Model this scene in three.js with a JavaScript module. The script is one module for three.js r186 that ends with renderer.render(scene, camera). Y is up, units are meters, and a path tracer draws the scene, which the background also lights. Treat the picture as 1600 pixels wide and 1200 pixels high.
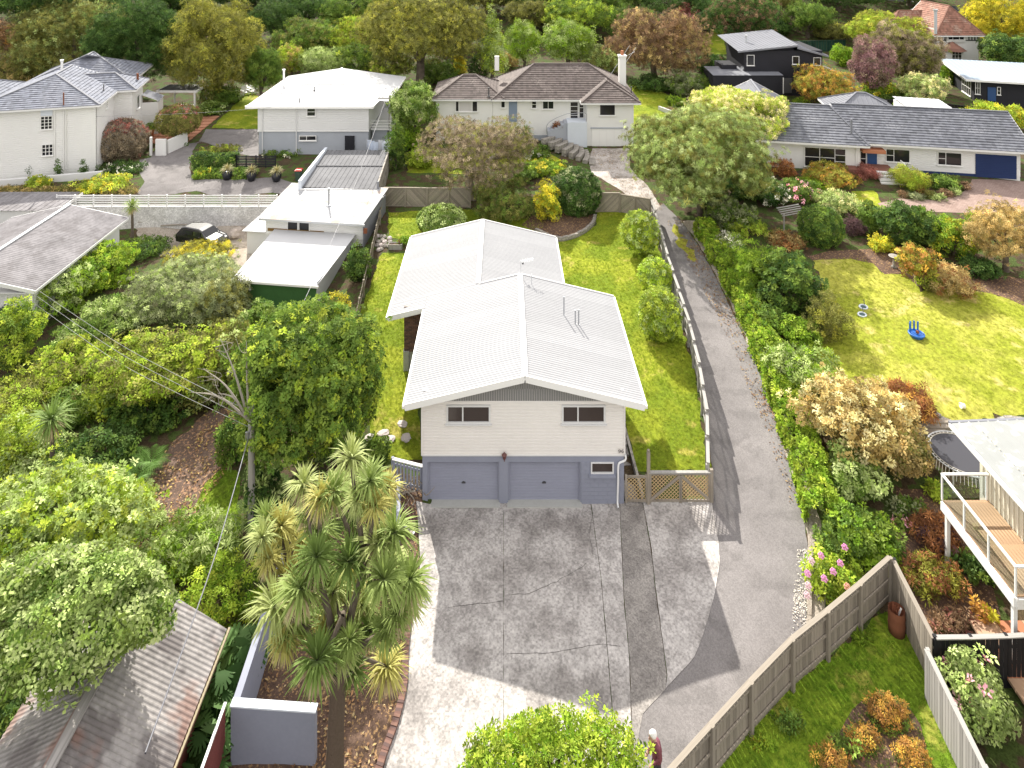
import * as THREE from 'three';
import { mergeGeometries } from 'three/addons/utils/BufferGeometryUtils.js';
import { MarchingCubes } from 'three/addons/objects/MarchingCubes.js';

// ---------------------------------------------------------------- camera, sky, sun, exposure
const scene = new THREE.Scene();
const F = 1060, CX = 787, CY = -119, EYE = 26.84, CAMZ = 31.4;       // lens of the photograph (1600 x 1200): level, shifted down
const camera = new THREE.PerspectiveCamera(2 * Math.atan(600 / F) * 180 / Math.PI, 4 / 3, 0.5, 1500);
camera.position.set(0, EYE, CAMZ);
camera.setViewOffset(1600, 1200, 800 - CX, 600 - CY, 1600, 1200);
camera.updateProjectionMatrix();

const renderer = new THREE.WebGLRenderer({ antialias: true });
renderer.toneMapping = THREE.LinearToneMapping;
renderer.toneMappingExposure = 2.2;
renderer.shadowMap.enabled = true;

const SUN = new THREE.Vector3(-0.252, 0.609, -0.752).normalize();
const sun = new THREE.DirectionalLight(new THREE.Color(1, 0.955, 0.86), 4.4);
sun.position.copy(SUN).multiplyScalar(150);
sun.castShadow = true;
sun.shadow.mapSize.set(4096, 4096);
Object.assign(sun.shadow.camera, { left: -80, right: 80, top: 80, bottom: -80, near: 1, far: 400 });
scene.add(sun, sun.target);
{ // bright sky with thin high cloud
  const w = 128, h = 64, d = new Float32Array(w * h * 4);
  for (let j = 0; j < h; j++) {
    const el = Math.max(0, Math.sin(((j + 0.5) / h - 0.5) * Math.PI)), t = Math.pow(el, 0.6);
    for (let i = 0; i < w; i++) {
      const k = (j * w + i) * 4;
      d[k] = 0.78 - 0.06 * t; d[k + 1] = 0.76 - 0.055 * t; d[k + 2] = 0.745 - 0.035 * t; d[k + 3] = 1;
    }
  }
  const sky = new THREE.DataTexture(d, w, h, THREE.RGBAFormat, THREE.FloatType);
  sky.mapping = THREE.EquirectangularReflectionMapping;
  sky.magFilter = sky.minFilter = THREE.LinearFilter; sky.needsUpdate = true;
  scene.background = sky; scene.environment = sky;
}

// ---------------------------------------------------------------- helpers
let seed = 12345;
const rnd = () => { seed |= 0; seed = seed + 0x6D2B79F5 | 0; let t = Math.imul(seed ^ seed >>> 15, 1 | seed); t = t + Math.imul(t ^ t >>> 7, 61 | t) ^ t; return ((t ^ t >>> 14) >>> 0) / 4294967296; };
const rr = (a, b) => a + (b - a) * rnd();
const V = (x, y, z) => new THREE.Vector3(x, y, z);
const lerp = (a, b, t) => a + (b - a) * t;
const clamp = (x, a, b) => Math.min(b, Math.max(a, x));
const smooth = (a, b, x) => { const t = clamp((x - a) / (b - a), 0, 1); return t * t * (3 - 2 * t); };
// a pixel of the photograph gives a direction; its height or depth gives the place
const P = (px, py, y = 0) => { const t = (EYE - y) / (py - CY); return V((px - CX) * t, y, CAMZ - F * t); };
const PZ = (px, py, z) => { const t = (CAMZ - z) / F; return V((px - CX) * t, EYE - (py - CY) * t, z); };

const used = {};
const numbered = (n) => { if (!(n in used)) { used[n] = 0; return n; } return n + '_' + String(++used[n]).padStart(3, '0'); };
function tag(o, label, category, group, kind) {
  if (label) o.userData.label = label; if (category) o.userData.category = category;
  if (group) o.userData.group = group; if (kind) o.userData.kind = kind; return o;
}
function thing(name, label, category, pos = [0, 0, 0], turn = 0, group) {
  const o = new THREE.Group(); o.name = numbered(name); o.position.set(...pos); o.rotation.y = turn; scene.add(o);
  return tag(o, label, category, group);
}
function mesh(name, geo, mat, parent = scene) {
  const g = Array.isArray(geo) ? merge(geo) : geo;
  const m = new THREE.Mesh(g, mat); m.name = parent === scene ? numbered(name) : name; m.castShadow = m.receiveShadow = true; parent.add(m); return m;
}
function merge(list) { return list.length === 1 ? list[0] : mergeGeometries(list.map((g) => { const q = g.index ? g.toNonIndexed() : g; for (const k of Object.keys(q.attributes)) if (!['position', 'normal', 'uv'].includes(k)) q.deleteAttribute(k); return q; })); }
function bx(w, h, d, x = 0, y = 0, z = 0, ry = 0, rx = 0, rz = 0) {     // box, centred in x and z, from y upwards; uv in metres
  const g = new THREE.BoxGeometry(w, h, d), p = g.attributes.position, n = g.attributes.normal, u = g.attributes.uv;
  for (let i = 0; i < p.count; i++) {
    const X = p.getX(i), Y = p.getY(i), Z = p.getZ(i);
    if (Math.abs(n.getY(i)) > 0.5) u.setXY(i, X, Z); else if (Math.abs(n.getX(i)) > 0.5) u.setXY(i, Z, Y); else u.setXY(i, X, Y);
  }
  if (rx || rz) { g.rotateX(rx); g.rotateZ(rz); }
  if (ry) g.rotateY(ry);
  return g.translate(x, y + h / 2, z);
}
const bxc = (w, h, d, x, y, z, ry, rx, rz) => bx(w, h, d, x, y - h / 2, z, ry, rx, rz);
function bar(a, b, w, h = w) {                                          // square bar from a to b
  const v = V().subVectors(b, a), L = v.length(), g = new THREE.BoxGeometry(w, h, L);
  g.applyMatrix4(new THREE.Matrix4().lookAt(V(), v.clone().negate().normalize(), Math.abs(v.y) > L * 0.99 ? V(1, 0, 0) : V(0, 1, 0)));
  return g.translate((a.x + b.x) / 2, (a.y + b.y) / 2, (a.z + b.z) / 2);
}
function tube(pts, r, seg = 6, n) { return new THREE.TubeGeometry(new THREE.CatmullRomCurve3(pts), n || Math.max(2, pts.length * 3), r, seg); }
function cyl(r0, r1, h, x = 0, y = 0, z = 0, seg = 12) { return new THREE.CylinderGeometry(r0, r1, h, seg).translate(x, y + h / 2, z); }
function taper(pts, rad, seg = 7) {                                      // tapered limb along points with radii
  const c = new THREE.CatmullRomCurve3(pts), n = pts.length * 3, g = new THREE.TubeGeometry(c, n, 1, seg), p = g.attributes.position;
  const ctr = c.getSpacedPoints(n);
  for (let i = 0; i <= n; i++) { const t = i / n * (rad.length - 1), k = Math.min(rad.length - 2, Math.floor(t)), r = lerp(rad[k], rad[k + 1], t - k);
    for (let j = 0; j <= seg; j++) { const q = i * (seg + 1) + j, C = ctr[i]; p.setXYZ(q, C.x + (p.getX(q) - C.x) * r, C.y + (p.getY(q) - C.y) * r, C.z + (p.getZ(q) - C.z) * r); } }
  g.computeVertexNormals(); return g;
}

// ---------------------------------------------------------------- noise and textures
const hash2 = (x, y, s) => { let h = Math.imul(x, 374761393) + Math.imul(y, 668265263) + Math.imul(s, 2147483647) | 0; h = Math.imul(h ^ h >>> 13, 1274126177); return ((h ^ h >>> 16) >>> 0) / 4294967296; };
function vnoise(x, y, per, s) { const xi = Math.floor(x), yi = Math.floor(y), fx = x - xi, fy = y - yi, u = fx * fx * (3 - 2 * fx), v = fy * fy * (3 - 2 * fy), m = (a) => ((a % per) + per) % per;
  const a = hash2(m(xi), m(yi), s), b = hash2(m(xi + 1), m(yi), s), c = hash2(m(xi), m(yi + 1), s), d = hash2(m(xi + 1), m(yi + 1), s); return lerp(lerp(a, b, u), lerp(c, d, u), v); }
function fbm(u, v, per, oct, s) { let a = 0, w = 0.5, t = 0; for (let o = 0; o < oct; o++) { a += w * vnoise(u * per, v * per, per, s + o); t += w; per *= 2; w *= 0.55; } return a / t; }
function tex(size, fn, srgb = false, rep = 1) {                          // fn(u, v) -> [r,g,b] linear 0..1 ; tileable
  const d = new Uint8Array(size * size * 4);
  for (let j = 0; j < size; j++) for (let i = 0; i < size; i++) { const c = fn((i + 0.5) / size, (j + 0.5) / size), k = (j * size + i) * 4;
    for (let q = 0; q < 3; q++) { let x = clamp(Array.isArray(c) ? c[q] : c, 0, 1); if (srgb) x = x <= 0.0031308 ? 12.92 * x : 1.055 * Math.pow(x, 1 / 2.4) - 0.055; d[k + q] = x * 255; } d[k + 3] = 255; }
  const t = new THREE.DataTexture(d, size, size); t.wrapS = t.wrapT = THREE.RepeatWrapping; t.magFilter = THREE.LinearFilter; t.minFilter = THREE.LinearMipmapLinearFilter; t.generateMipmaps = true;
  if (srgb) t.colorSpace = THREE.SRGBColorSpace; t.repeat.set(rep, rep); t.needsUpdate = true; return t;
}
const mix3 = (a, b, t) => [lerp(a[0], b[0], t), lerp(a[1], b[1], t), lerp(a[2], b[2], t)];
const col = (r, g, b) => new THREE.Color().setRGB(r, g, b);
function mat(c, rough = 0.8, extra = {}) { return new THREE.MeshPhysicalMaterial({ color: c ? col(...c) : 0xffffff, roughness: rough, side: THREE.DoubleSide, specularIntensity: rough >= 0.9 ? 0.3 : rough >= 0.7 ? 0.6 : 1, ...extra }); }
function texmat(size, fn, scale, rough = 0.9, extra = {}) { return mat(null, rough, { map: tex(size, fn, true, 1 / scale), ...extra }); }   // scale: metres per tile
// ---------------------------------------------------------------- terrain: heights read off the photograph, smoothly joined
const CP = [
  [660, 800, 0], [780, 790, 0], [900, 800, 0], [965, 800, 0], [700, 900, 0], [850, 1000, 0], [640, 1190, 0], [900, 1190, 0], [1050, 790, 0], [1100, 900, 0], [1000, 1180, 0], [750, 1150, 0], [1180, 950, 0], [1230, 880, 0.03], [1150, 1100, -0.03], [800, 850, 0], [1000, 1000, 0],
  [560, 1000, 0], [520, 1150, 0], [430, 1190, 0], [400, 1140, 0], [480, 1240, 0], [400, 1040, 0], [620, 810, 0.15], [635, 765, 0.65], [600, 700, 0.95], [605, 640, 1.0], [575, 560, 1.15], [590, 480, 1.5], [610, 410, 2.0], [640, 350, 2.4], [700, 325, 2.6],
  [985, 745, 0.15], [1045, 725, 0.4], [1060, 650, 0.75], [1030, 580, 1.15], [970, 440, 1.7], [920, 390, 2.0], [960, 345, 2.3], [840, 335, 2.5],
  [1190, 800, 0.1], [1160, 700, 0.4], [1125, 600, 0.9], [1100, 520, 1.3], [1070, 440, 1.8], [1040, 370, 2.2], [1000, 300, 2.6], [960, 260, 3.1], [945, 232, 3.5],
  [720, 270, 3.0], [850, 235, 3.5], [800, 250, 3.2], [760, 225, 4.0], [1000, 190, 4.2], [1030, 150, 4.7], [620, 260, 2.9],
  [1250, 700, 0.8], [1290, 800, 0.3], [1180, 480, 1.7], [1230, 560, 1.4], [1300, 450, 2.0], [1400, 440, 2.2], [1450, 520, 2.0], [1550, 600, 1.7], [1400, 600, 1.7], [1590, 480, 2.2], [1320, 400, 2.5], [1500, 400, 2.6], [1350, 310, 3.0], [1480, 320, 3.1], [1580, 310, 3.1], [1400, 283, 3.3], [1560, 283, 3.3], [1250, 283, 3.2],
  [1440, 700, 1.1], [1500, 740, 0.6], [1380, 760, 0.6], [1450, 850, 0.1], [1400, 830, 0.2], [1500, 900, 0], [1580, 960, -0.1],
  [1350, 1050, -0.35], [1400, 990, -0.3], [1250, 1120, -0.3], [1400, 1150, -0.4], [1560, 1100, -0.4],
  [400, 800, 0], [300, 700, -0.3], [230, 800, -0.5], [100, 700, -0.6], [150, 1000, -0.6], [330, 1000, -0.4], [300, 1180, -0.5], [60, 1150, -0.8], [450, 650, 0.4], [500, 500, 1.0], [545, 500, 1.4], [580, 380, 2.1], [480, 450, 0.9], [400, 440, 0.6], [350, 380, 0.5], [250, 370, 0.4], [330, 420, 0.4], [100, 500, -0.2], [200, 450, 0.2], [560, 330, 2.2], [60, 400, 0.2], [300, 348, 0.6], [180, 350, 0.5], [410, 348, 0.8], [420, 400, 0.8],
  [300, 300, 2.6], [250, 275, 2.7], [420, 298, 2.6], [180, 303, 2.55], [60, 300, 2.5], [360, 215, 3.0], [300, 225, 2.9], [200, 275, 2.6], [100, 285, 2.5], [20, 285, 2.5], [480, 250, 3.0], [560, 245, 3.0], [230, 215, 3.1], [240, 190, 3.3], [370, 185, 3.4], [380, 150, 4.0], [300, 150, 3.8],
  [1130, 150, 4.6], [1230, 165, 4.4], [1300, 160, 4.4], [1400, 170, 4.2], [1550, 165, 4.1], [1490, 105, 5.2], [1350, 100, 5.2], [1200, 90, 5.6], [1110, 80, 6.2], [1000, 110, 5.6], [850, 110, 5.2], [650, 122, 5.0], [500, 115, 4.8], [380, 110, 5.0], [200, 130, 4.6], [60, 140, 4.6],
].map(([px, py, g]) => { const p = P(px, py, g); return [p.x, p.z, g]; });
for (const p of [[-3.5, -0.5], [-2, -0.5], [0, -0.5], [2, -0.5], [4, -0.5], [5.3, -0.5], [-3.4, -2], [0, -3], [4, -2]]) CP.push([...p, -0.02]);
for (const x of [-140, -90, -45, 0, 45, 90, 140]) CP.push([x, -112, 13 + 3 * Math.sin(x * 0.05)], [x, -150, 30 + 4 * Math.sin(x * 0.04)], [x, -260, 62]);
for (const z of [40, 10, -20, -50]) CP.push([-75, z, 0], [80, z, 1]);
for (const x of [-40, 0, 40]) CP.push([x, 45, -0.5]);
const W = (() => {                                     // linear radial basis with a constant
  const n = CP.length, A = []; 
  for (let i = 0; i <= n; i++) { const r = new Float64Array(n + 2); for (let j = 0; j < n; j++) r[j] = i < n ? Math.hypot(CP[i][0] - CP[j][0], CP[i][1] - CP[j][1]) - (i === j ? 0.25 : 0) : 1; r[n] = i < n ? 1 : 0; r[n + 1] = i < n ? CP[i][2] : 0; A.push(r); }
  for (let c = 0; c <= n; c++) { let p = c; for (let r = c + 1; r <= n; r++) if (Math.abs(A[r][c]) > Math.abs(A[p][c])) p = r; [A[c], A[p]] = [A[p], A[c]];
    for (let r = 0; r <= n; r++) if (r !== c) { const f = A[r][c] / A[c][c]; if (f) for (let k = c; k <= n + 1; k++) A[r][k] -= f * A[c][k]; } }
  return A.map((r, i) => r[n + 1] / r[i]);
})();
function gRaw(x, z) { let s = W[CP.length]; for (let i = 0; i < CP.length; i++) s += W[i] * Math.hypot(x - CP[i][0], z - CP[i][1]); return s; }
const lines = (segs) => { const o = []; for (const [a, b, st] of segs) for (let v = a; v < b - 1e-6; v += st) o.push(v); o.push(segs[segs.length - 1][1]); return o; };
const GX = lines([[-600, -200, 100], [-200, -80, 20], [-80, -48, 4], [-48, 52, 1], [52, 80, 4], [80, 200, 20], [200, 600, 100]]);
const GZ = lines([[-700, -260, 110], [-260, -100, 10], [-100, -60, 2], [-60, 14, 1], [14, 54, 5], [54, 354, 60]]);
const GY = GZ.map((z) => GX.map((x) => gRaw(clamp(x, -150, 150), clamp(z, -270, 50))));
const cellOf = (A, v) => { let lo = 0, hi = A.length - 2; while (lo < hi) { const m = (lo + hi + 1) >> 1; if (A[m] <= v) lo = m; else hi = m - 1; } return lo; };
function g(x, z) {                                     // height of the terrain sheet itself (its triangles)
  const i = cellOf(GX, x), j = cellOf(GZ, z), u = clamp((x - GX[i]) / (GX[i + 1] - GX[i]), 0, 1), v = clamp((z - GZ[j]) / (GZ[j + 1] - GZ[j]), 0, 1);
  const a = GY[j][i], b = GY[j][i + 1], c = GY[j + 1][i], d = GY[j + 1][i + 1];
  return u + v <= 1 ? a + (b - a) * u + (c - a) * v : d + (c - d) * (1 - u) + (b - d) * (1 - v);
}
function G(px, py) { let y = 1; for (let k = 0; k < 40; k++) { const p = P(px, py, y); y = lerp(y, g(p.x, p.z), 0.6); } return P(px, py, y); }   // where a pixel's ray meets the ground

// ---------------------------------------------------------------- ground materials
const nz = (per, oct, s) => (u, v) => fbm(u, v, per, oct, s);
const grassFn = (a, b, c, s) => (u, v) => { const n = fbm(u, v, 5, 3, s), m = fbm(u, v, 90, 3, s + 7), k = smooth(0.35, 0.65, n); let q = mix3(a, b, k); q = mix3(q, c, smooth(0.62, 0.8, fbm(u, v, 11, 4, s + 20))); const f = 0.55 + 0.9 * m; return [q[0] * f, q[1] * f, q[2] * f]; };
const bumpFine = tex(512, nz(80, 4, 91));
const bumpGrain = tex(512, nz(30, 5, 92));
const M = {};
M.soil = texmat(1024, (u, v) => { const n = fbm(u, v, 8, 5, 3), m = fbm(u, v, 120, 3, 4); const q = mix3([0.05, 0.038, 0.022], [0.12, 0.085, 0.05], n); const gr = smooth(0.44, 0.56, fbm(u, v, 14, 4, 9)); const w = mix3(q, [0.07, 0.11, 0.025], gr * 0.85); const f = 0.5 + m; return [w[0] * f, w[1] * f, w[2] * f]; }, 7, 0.95, { bumpMap: bumpFine, bumpScale: 0.03 });
M.earth = texmat(1024, (u, v) => { const n = fbm(u, v, 6, 5, 13), m = fbm(u, v, 130, 3, 14), l = smooth(0.63, 0.72, fbm(u, v, 70, 2, 15)); let q = mix3([0.075, 0.045, 0.034], [0.17, 0.11, 0.08], n); q = mix3(q, [0.32, 0.2, 0.1], l); const f = 0.6 + 0.8 * m; return [q[0] * f, q[1] * f, q[2] * f]; }, 5, 0.95, { bumpMap: bumpFine, bumpScale: 0.02 });
M.lawn = texmat(1024, grassFn([0.17, 0.23, 0.016], [0.28, 0.315, 0.026], [0.4, 0.36, 0.08], 31), 9, 0.95, { bumpMap: bumpFine, bumpScale: 0.03 });
M.dryLawn = texmat(1024, grassFn([0.28, 0.31, 0.032], [0.4, 0.39, 0.07], [0.5, 0.43, 0.14], 41), 13, 0.95, { bumpMap: bumpFine, bumpScale: 0.03 });
M.deepLawn = texmat(1024, grassFn([0.13, 0.21, 0.014], [0.2, 0.28, 0.022], [0.26, 0.27, 0.045], 51), 8, 0.95, { bumpMap: bumpFine, bumpScale: 0.03 });
const concFn = (lo, hi, s, dark) => (u, v) => { const n = fbm(u, v, 6, 6, s), m = fbm(u, v, 90, 4, s + 1), b = smooth(0.4, 0.75, fbm(u, v, 13, 5, s + 2)); let q = mix3(lo, hi, smooth(0.25, 0.7, n)); q = mix3(q, dark, b * 0.42); const f = 0.45 + 1.1 * m; return [q[0] * f, q[1] * f, q[2] * f]; };
M.concrete = texmat(1024, concFn([0.27, 0.249, 0.236], [0.42, 0.394, 0.376], 61, [0.18, 0.165, 0.156]), 6.5, 0.9, { bumpMap: bumpGrain, bumpScale: 0.006 });
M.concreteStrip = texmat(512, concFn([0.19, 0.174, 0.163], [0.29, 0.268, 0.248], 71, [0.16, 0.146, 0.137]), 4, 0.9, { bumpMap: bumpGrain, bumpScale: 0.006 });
M.asphalt = texmat(1024, (u, v) => { const n = fbm(u, v, 5, 5, 81), m = fbm(u, v, 190, 2, 82), st = smooth(0.55, 0.7, fbm(u, v, 9, 4, 83)); const q = mix3([0.16, 0.148, 0.145], [0.235, 0.218, 0.214], n), w = mix3(q, [0.125, 0.116, 0.113], st * 0.4), f = 0.75 + 0.5 * m; return [w[0] * f, w[1] * f, w[2] * f]; }, 7, 0.9, { bumpMap: bumpFine, bumpScale: 0.008 });
M.paleDrive = texmat(512, concFn([0.3, 0.265, 0.24], [0.45, 0.41, 0.38], 101, [0.2, 0.17, 0.13]), 6, 0.9);
M.gravel = texmat(512, (u, v) => { const n = fbm(u, v, 5, 4, 111), m = fbm(u, v, 100, 2, 112); const q = mix3([0.3, 0.25, 0.2], [0.46, 0.41, 0.35], n), f = 0.6 + 0.8 * m; return [q[0] * f, q[1] * f, q[2] * f]; }, 5, 0.95, { bumpMap: bumpFine, bumpScale: 0.02 });
M.dirtPath = texmat(512, (u, v) => { const n = fbm(u, v, 4, 5, 121), m = fbm(u, v, 110, 2, 122), l = smooth(0.6, 0.68, fbm(u, v, 60, 2, 123)); let q = mix3([0.1, 0.065, 0.05], [0.2, 0.14, 0.11], n); q = mix3(q, [0.34, 0.2, 0.12], l); const f = 0.6 + 0.8 * m; return [q[0] * f, q[1] * f, q[2] * f]; }, 5, 0.95, { bumpMap: bumpFine, bumpScale: 0.02 });
M.moss = mat([0.3, 0.3, 0.04], 0.95, { bumpMap: bumpFine, bumpScale: 0.02 });
M.crack = mat([0.05, 0.045, 0.04], 1);

// ---------------------------------------------------------------- the ground sheet
{
  const nx = GX.length, pos = [], uv = [], idx = [];
  GZ.forEach((z, j) => GX.forEach((x, i) => { pos.push(x, GY[j][i], z); uv.push(x, z); }));
  for (let j = 0; j < GZ.length - 1; j++) for (let i = 0; i < nx - 1; i++) { const a = j * nx + i, b = a + 1, c = a + nx, d = c + 1; idx.push(a, c, b, b, c, d); }
  const geo = new THREE.BufferGeometry(); geo.setAttribute('position', new THREE.Float32BufferAttribute(pos, 3)); geo.setAttribute('uv', new THREE.Float32BufferAttribute(uv, 2)); geo.setIndex(idx); geo.computeVertexNormals();
  tag(mesh('ground', geo, M.soil), 'dark garden soil and undergrowth covering the sloping neighbourhood', 'ground', null, 'structure');
}
// a sheet cut to an outline and laid on the ground sheet's own triangles
function clipHalf(poly, nx, nz, d) { const out = []; for (let i = 0; i < poly.length; i++) { const a = poly[i], b = poly[(i + 1) % poly.length], da = a[0] * nx + a[1] * nz - d, db = b[0] * nx + b[1] * nz - d; if (da >= 0) out.push(a); if ((da >= 0) !== (db >= 0)) { const t = da / (da - db); out.push([lerp(a[0], b[0], t), lerp(a[1], b[1], t)]); } } return out; }
function drape(outline, lift) {
  let x0 = 1e9, x1 = -1e9, z0 = 1e9, z1 = -1e9; for (const [x, z] of outline) { x0 = Math.min(x0, x); x1 = Math.max(x1, x); z0 = Math.min(z0, z); z1 = Math.max(z1, z); }
  const pos = [], uv = [];
  for (let j = cellOf(GZ, z0); j <= cellOf(GZ, z1); j++) for (let i = cellOf(GX, x0); i <= cellOf(GX, x1); i++) for (const up of [0, 1]) {
    const ax = GX[i], bxx = GX[i + 1], az = GZ[j], bz = GZ[j + 1];
    let q = clipHalf(outline, 1, 0, ax); q = clipHalf(q, -1, 0, -bxx); q = clipHalf(q, 0, 1, az); q = clipHalf(q, 0, -1, -bz);
    const sx = 1 / (bxx - ax), sz = 1 / (bz - az), D = ax * sx + az * sz + 1;
    q = up ? clipHalf(q, sx, sz, D) : clipHalf(q, -sx, -sz, -D);
    if (q.length < 3) continue;
    const c = q.map((p) => new THREE.Vector2(p[0], p[1]));
    for (const f of THREE.ShapeUtils.triangulateShape(c, [])) for (const k of [f[0], f[1], f[2]]) { const [x, z] = q[k]; pos.push(x, g(x, z) + lift, z); uv.push(x, z); }
  }
  const geo = new THREE.BufferGeometry(); geo.setAttribute('position', new THREE.Float32BufferAttribute(pos, 3)); geo.setAttribute('uv', new THREE.Float32BufferAttribute(uv, 2)); geo.computeVertexNormals();
  const n = geo.attributes.normal; for (let i = 0; i < n.count; i++) if (n.getY(i) < 0) n.setXYZ(i, -n.getX(i), -n.getY(i), -n.getZ(i));
  for (let i = 0; i < pos.length; i += 9) { const ab = (pos[i + 3] - pos[i]) * (pos[i + 8] - pos[i + 2]) - (pos[i + 5] - pos[i + 2]) * (pos[i + 6] - pos[i]); if (ab > 0) { const p = geo.attributes.position, t = geo.attributes.uv; const a = [p.getX(i / 3 + 1), p.getY(i / 3 + 1), p.getZ(i / 3 + 1), t.getX(i / 3 + 1), t.getY(i / 3 + 1)], k = i / 3; p.setXYZ(k + 1, p.getX(k + 2), p.getY(k + 2), p.getZ(k + 2)); t.setXY(k + 1, t.getX(k + 2), t.getY(k + 2)); p.setXYZ(k + 2, a[0], a[1], a[2]); t.setXY(k + 2, a[3], a[4]); } }
  return geo;
}
const ground = (pts) => pts.map(([px, py]) => { const p = G(px, py); return [p.x, p.z]; });
function ragged(o, amt, step = 0.5) { const out = []; for (let i = 0; i < o.length; i++) { const a = o[i], b = o[(i + 1) % o.length], L = Math.hypot(b[0] - a[0], b[1] - a[1]), n = Math.max(1, Math.round(L / step)); for (let k = 0; k < n; k++) { const t = k / n; out.push([lerp(a[0], b[0], t) + rr(-amt, amt), lerp(a[1], b[1], t) + rr(-amt, amt)]); } } return out; }
// short grass standing on a lawn: tufts of thin blades scattered over its sheet
const tuft = (() => { seed = 404; const pos = []; for (let k = 0; k < 9; k++) { const a = k * 2.4, x = Math.cos(a) * rr(0, 0.06), z = Math.sin(a) * rr(0, 0.06), h = rr(0.02, 0.045), dx = Math.cos(a) * rr(0.01, 0.05), dz = Math.sin(a) * rr(0.01, 0.05), w = 0.009; pos.push(x - w * Math.sin(a), 0, z + w * Math.cos(a), x + w * Math.sin(a), 0, z - w * Math.cos(a), x + dx, h, z + dz); } const q = new THREE.BufferGeometry(); q.setAttribute('position', new THREE.Float32BufferAttribute(pos, 3)); q.computeVertexNormals(); return q; })(), bladeMat = new THREE.MeshPhysicalMaterial({ color: 0xffffff, roughness: 0.85, transmission: 0.5, thickness: 0, specularIntensity: 0.15, side: THREE.DoubleSide });
function grassOn(lawn, perM2, cols, reach = 0.35) {
  seed = 777; const p = lawn.geometry.attributes.position, spots = [];
  for (let i = 0; i < p.count; i += 3) { const [ax, ay, az, bx_, by, bz, cx, cy, cz] = [0, 1, 2].flatMap((k) => [p.getX(i + k), p.getY(i + k), p.getZ(i + k)]), area = Math.abs((bx_ - ax) * (cz - az) - (bz - az) * (cx - ax)) / 2; let n = area * perM2; n = Math.floor(n) + (rnd() < n % 1 ? 1 : 0); for (let k = 0; k < n; k++) { let u = rnd(), v = rnd(); if (u + v > 1) { u = 1 - u; v = 1 - v; } spots.push([ax + (bx_ - ax) * u + (cx - ax) * v, ay + (by - ay) * u + (cy - ay) * v, az + (bz - az) * u + (cz - az) * v]); } }
  const im = new THREE.InstancedMesh(tuft, bladeMat, spots.length), m = new THREE.Matrix4(), q = new THREE.Quaternion(), c = new THREE.Color(); spots.forEach(([x, y, z], i) => { const s = rr(0.8, 1.7); m.compose(V(x, y, z), q.setFromAxisAngle(V(0, 1, 0), rnd() * 6.28), V(s, s * rr(0.7, 1.3), s)); im.setMatrixAt(i, m); const k = mix3(cols[0], cols[1], clamp(fbm(x * 0.05 + 5, z * 0.05 + 9, 8, 3, 88) * 1.6 - 0.4 + rr(-0.3, 0.3), 0, 1)), f = rr(0.8, 1.3) * 1.3; im.setColorAt(i, c.setRGB(k[0] * f, k[1] * f, k[2] * f)); }); im.name = 'grass_blades'; im.castShadow = im.receiveShadow = true; im.userData.kind = 'stuff'; lawn.add(im); return lawn;
}
function sheet(name, label, category, px, lift, m, rag = 0.12) { const o = ground(px); return tag(mesh(name, drape(rag ? ragged(o, rag) : o, lift), m), label, category, null, 'structure'); }

grassOn(sheet('side_lawn', 'bright green lawn between the house and the driveway fence', 'lawn', [[1000, 737], [1110, 735], [1100, 680], [1090, 610], [1074, 540], [1062, 500], [1044, 440], [1030, 390], [1016, 345], [965, 328], [932, 331], [930, 352], [906, 368], [872, 378], [860, 378], [850, 480], [950, 640], [978, 650], [986, 700]], 0.012, M.lawn), 45, [[0.2, 0.28, 0.02], [0.34, 0.36, 0.05]]);
grassOn(sheet('back_lawn', 'small lawn behind the house by the diagonal board fence', 'lawn', [[606, 333], [735, 327], [850, 347], [850, 368], [740, 372], [640, 375], [608, 372]], 0.012, M.lawn), 40, [[0.2, 0.28, 0.02], [0.32, 0.36, 0.05]]);
grassOn(sheet('narrow_lawn', 'narrow strip of lawn beside the leaning paling fence', 'lawn', [[596, 396], [645, 396], [650, 600], [662, 716], [585, 722], [572, 640], [556, 560], [560, 500], [580, 440]], 0.012, M.lawn), 45, [[0.2, 0.27, 0.02], [0.34, 0.36, 0.05]]);
grassOn(sheet('neighbour_lawn', 'wide dry lawn of the garden with the blue play pool', 'lawn', [[1272, 406], [1330, 404], [1362, 410], [1382, 428], [1412, 427], [1440, 455], [1520, 452], [1560, 462], [1640, 480], [1640, 652], [1560, 650], [1500, 664], [1462, 655], [1400, 660], [1330, 620], [1280, 560], [1290, 480]], 0.012, M.dryLawn, 0.2), 28, [[0.28, 0.33, 0.03], [0.46, 0.43, 0.11]]);
grassOn(sheet('yard_lawn', 'deep green lawn of the yard below the paling fence', 'lawn', [[1075, 1205], [1180, 1120], [1300, 1020], [1385, 950], [1405, 985], [1440, 1010], [1560, 1260], [1150, 1260]], 0.012, M.deepLawn), 55, [[0.1, 0.2, 0.012], [0.2, 0.28, 0.03]]);
sheet('lawn_by_white_house', 'bright lawn beside the house with the white roof', 'lawn', [[330, 200], [404, 201], [404, 150], [386, 143], [365, 165]], 0.012, M.lawn);
grassOn(sheet('lawn_by_brown_roof', 'lawn beside the brown tiled house with the chimney', 'lawn', [[984, 206], [984, 150], [975, 135], [1010, 128], [1046, 150], [1050, 175], [1036, 202]], 0.012, M.lawn), 15, [[0.2, 0.28, 0.02], [0.34, 0.36, 0.05]]);
sheet('front_garden_lawn', 'bright lawn under the brownish tree of the brown tiled house', 'lawn', [[636, 270], [640, 248], [700, 240], [790, 238], [860, 240], [880, 252], [800, 262], [720, 272]], 0.012, M.lawn);
sheet('hill_lawn', 'sloping lawn glimpsed between trees below the hill', 'lawn', [[1090, 85], [1100, 50], [1130, 45], [1135, 85]], 0.012, M.lawn);
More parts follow.
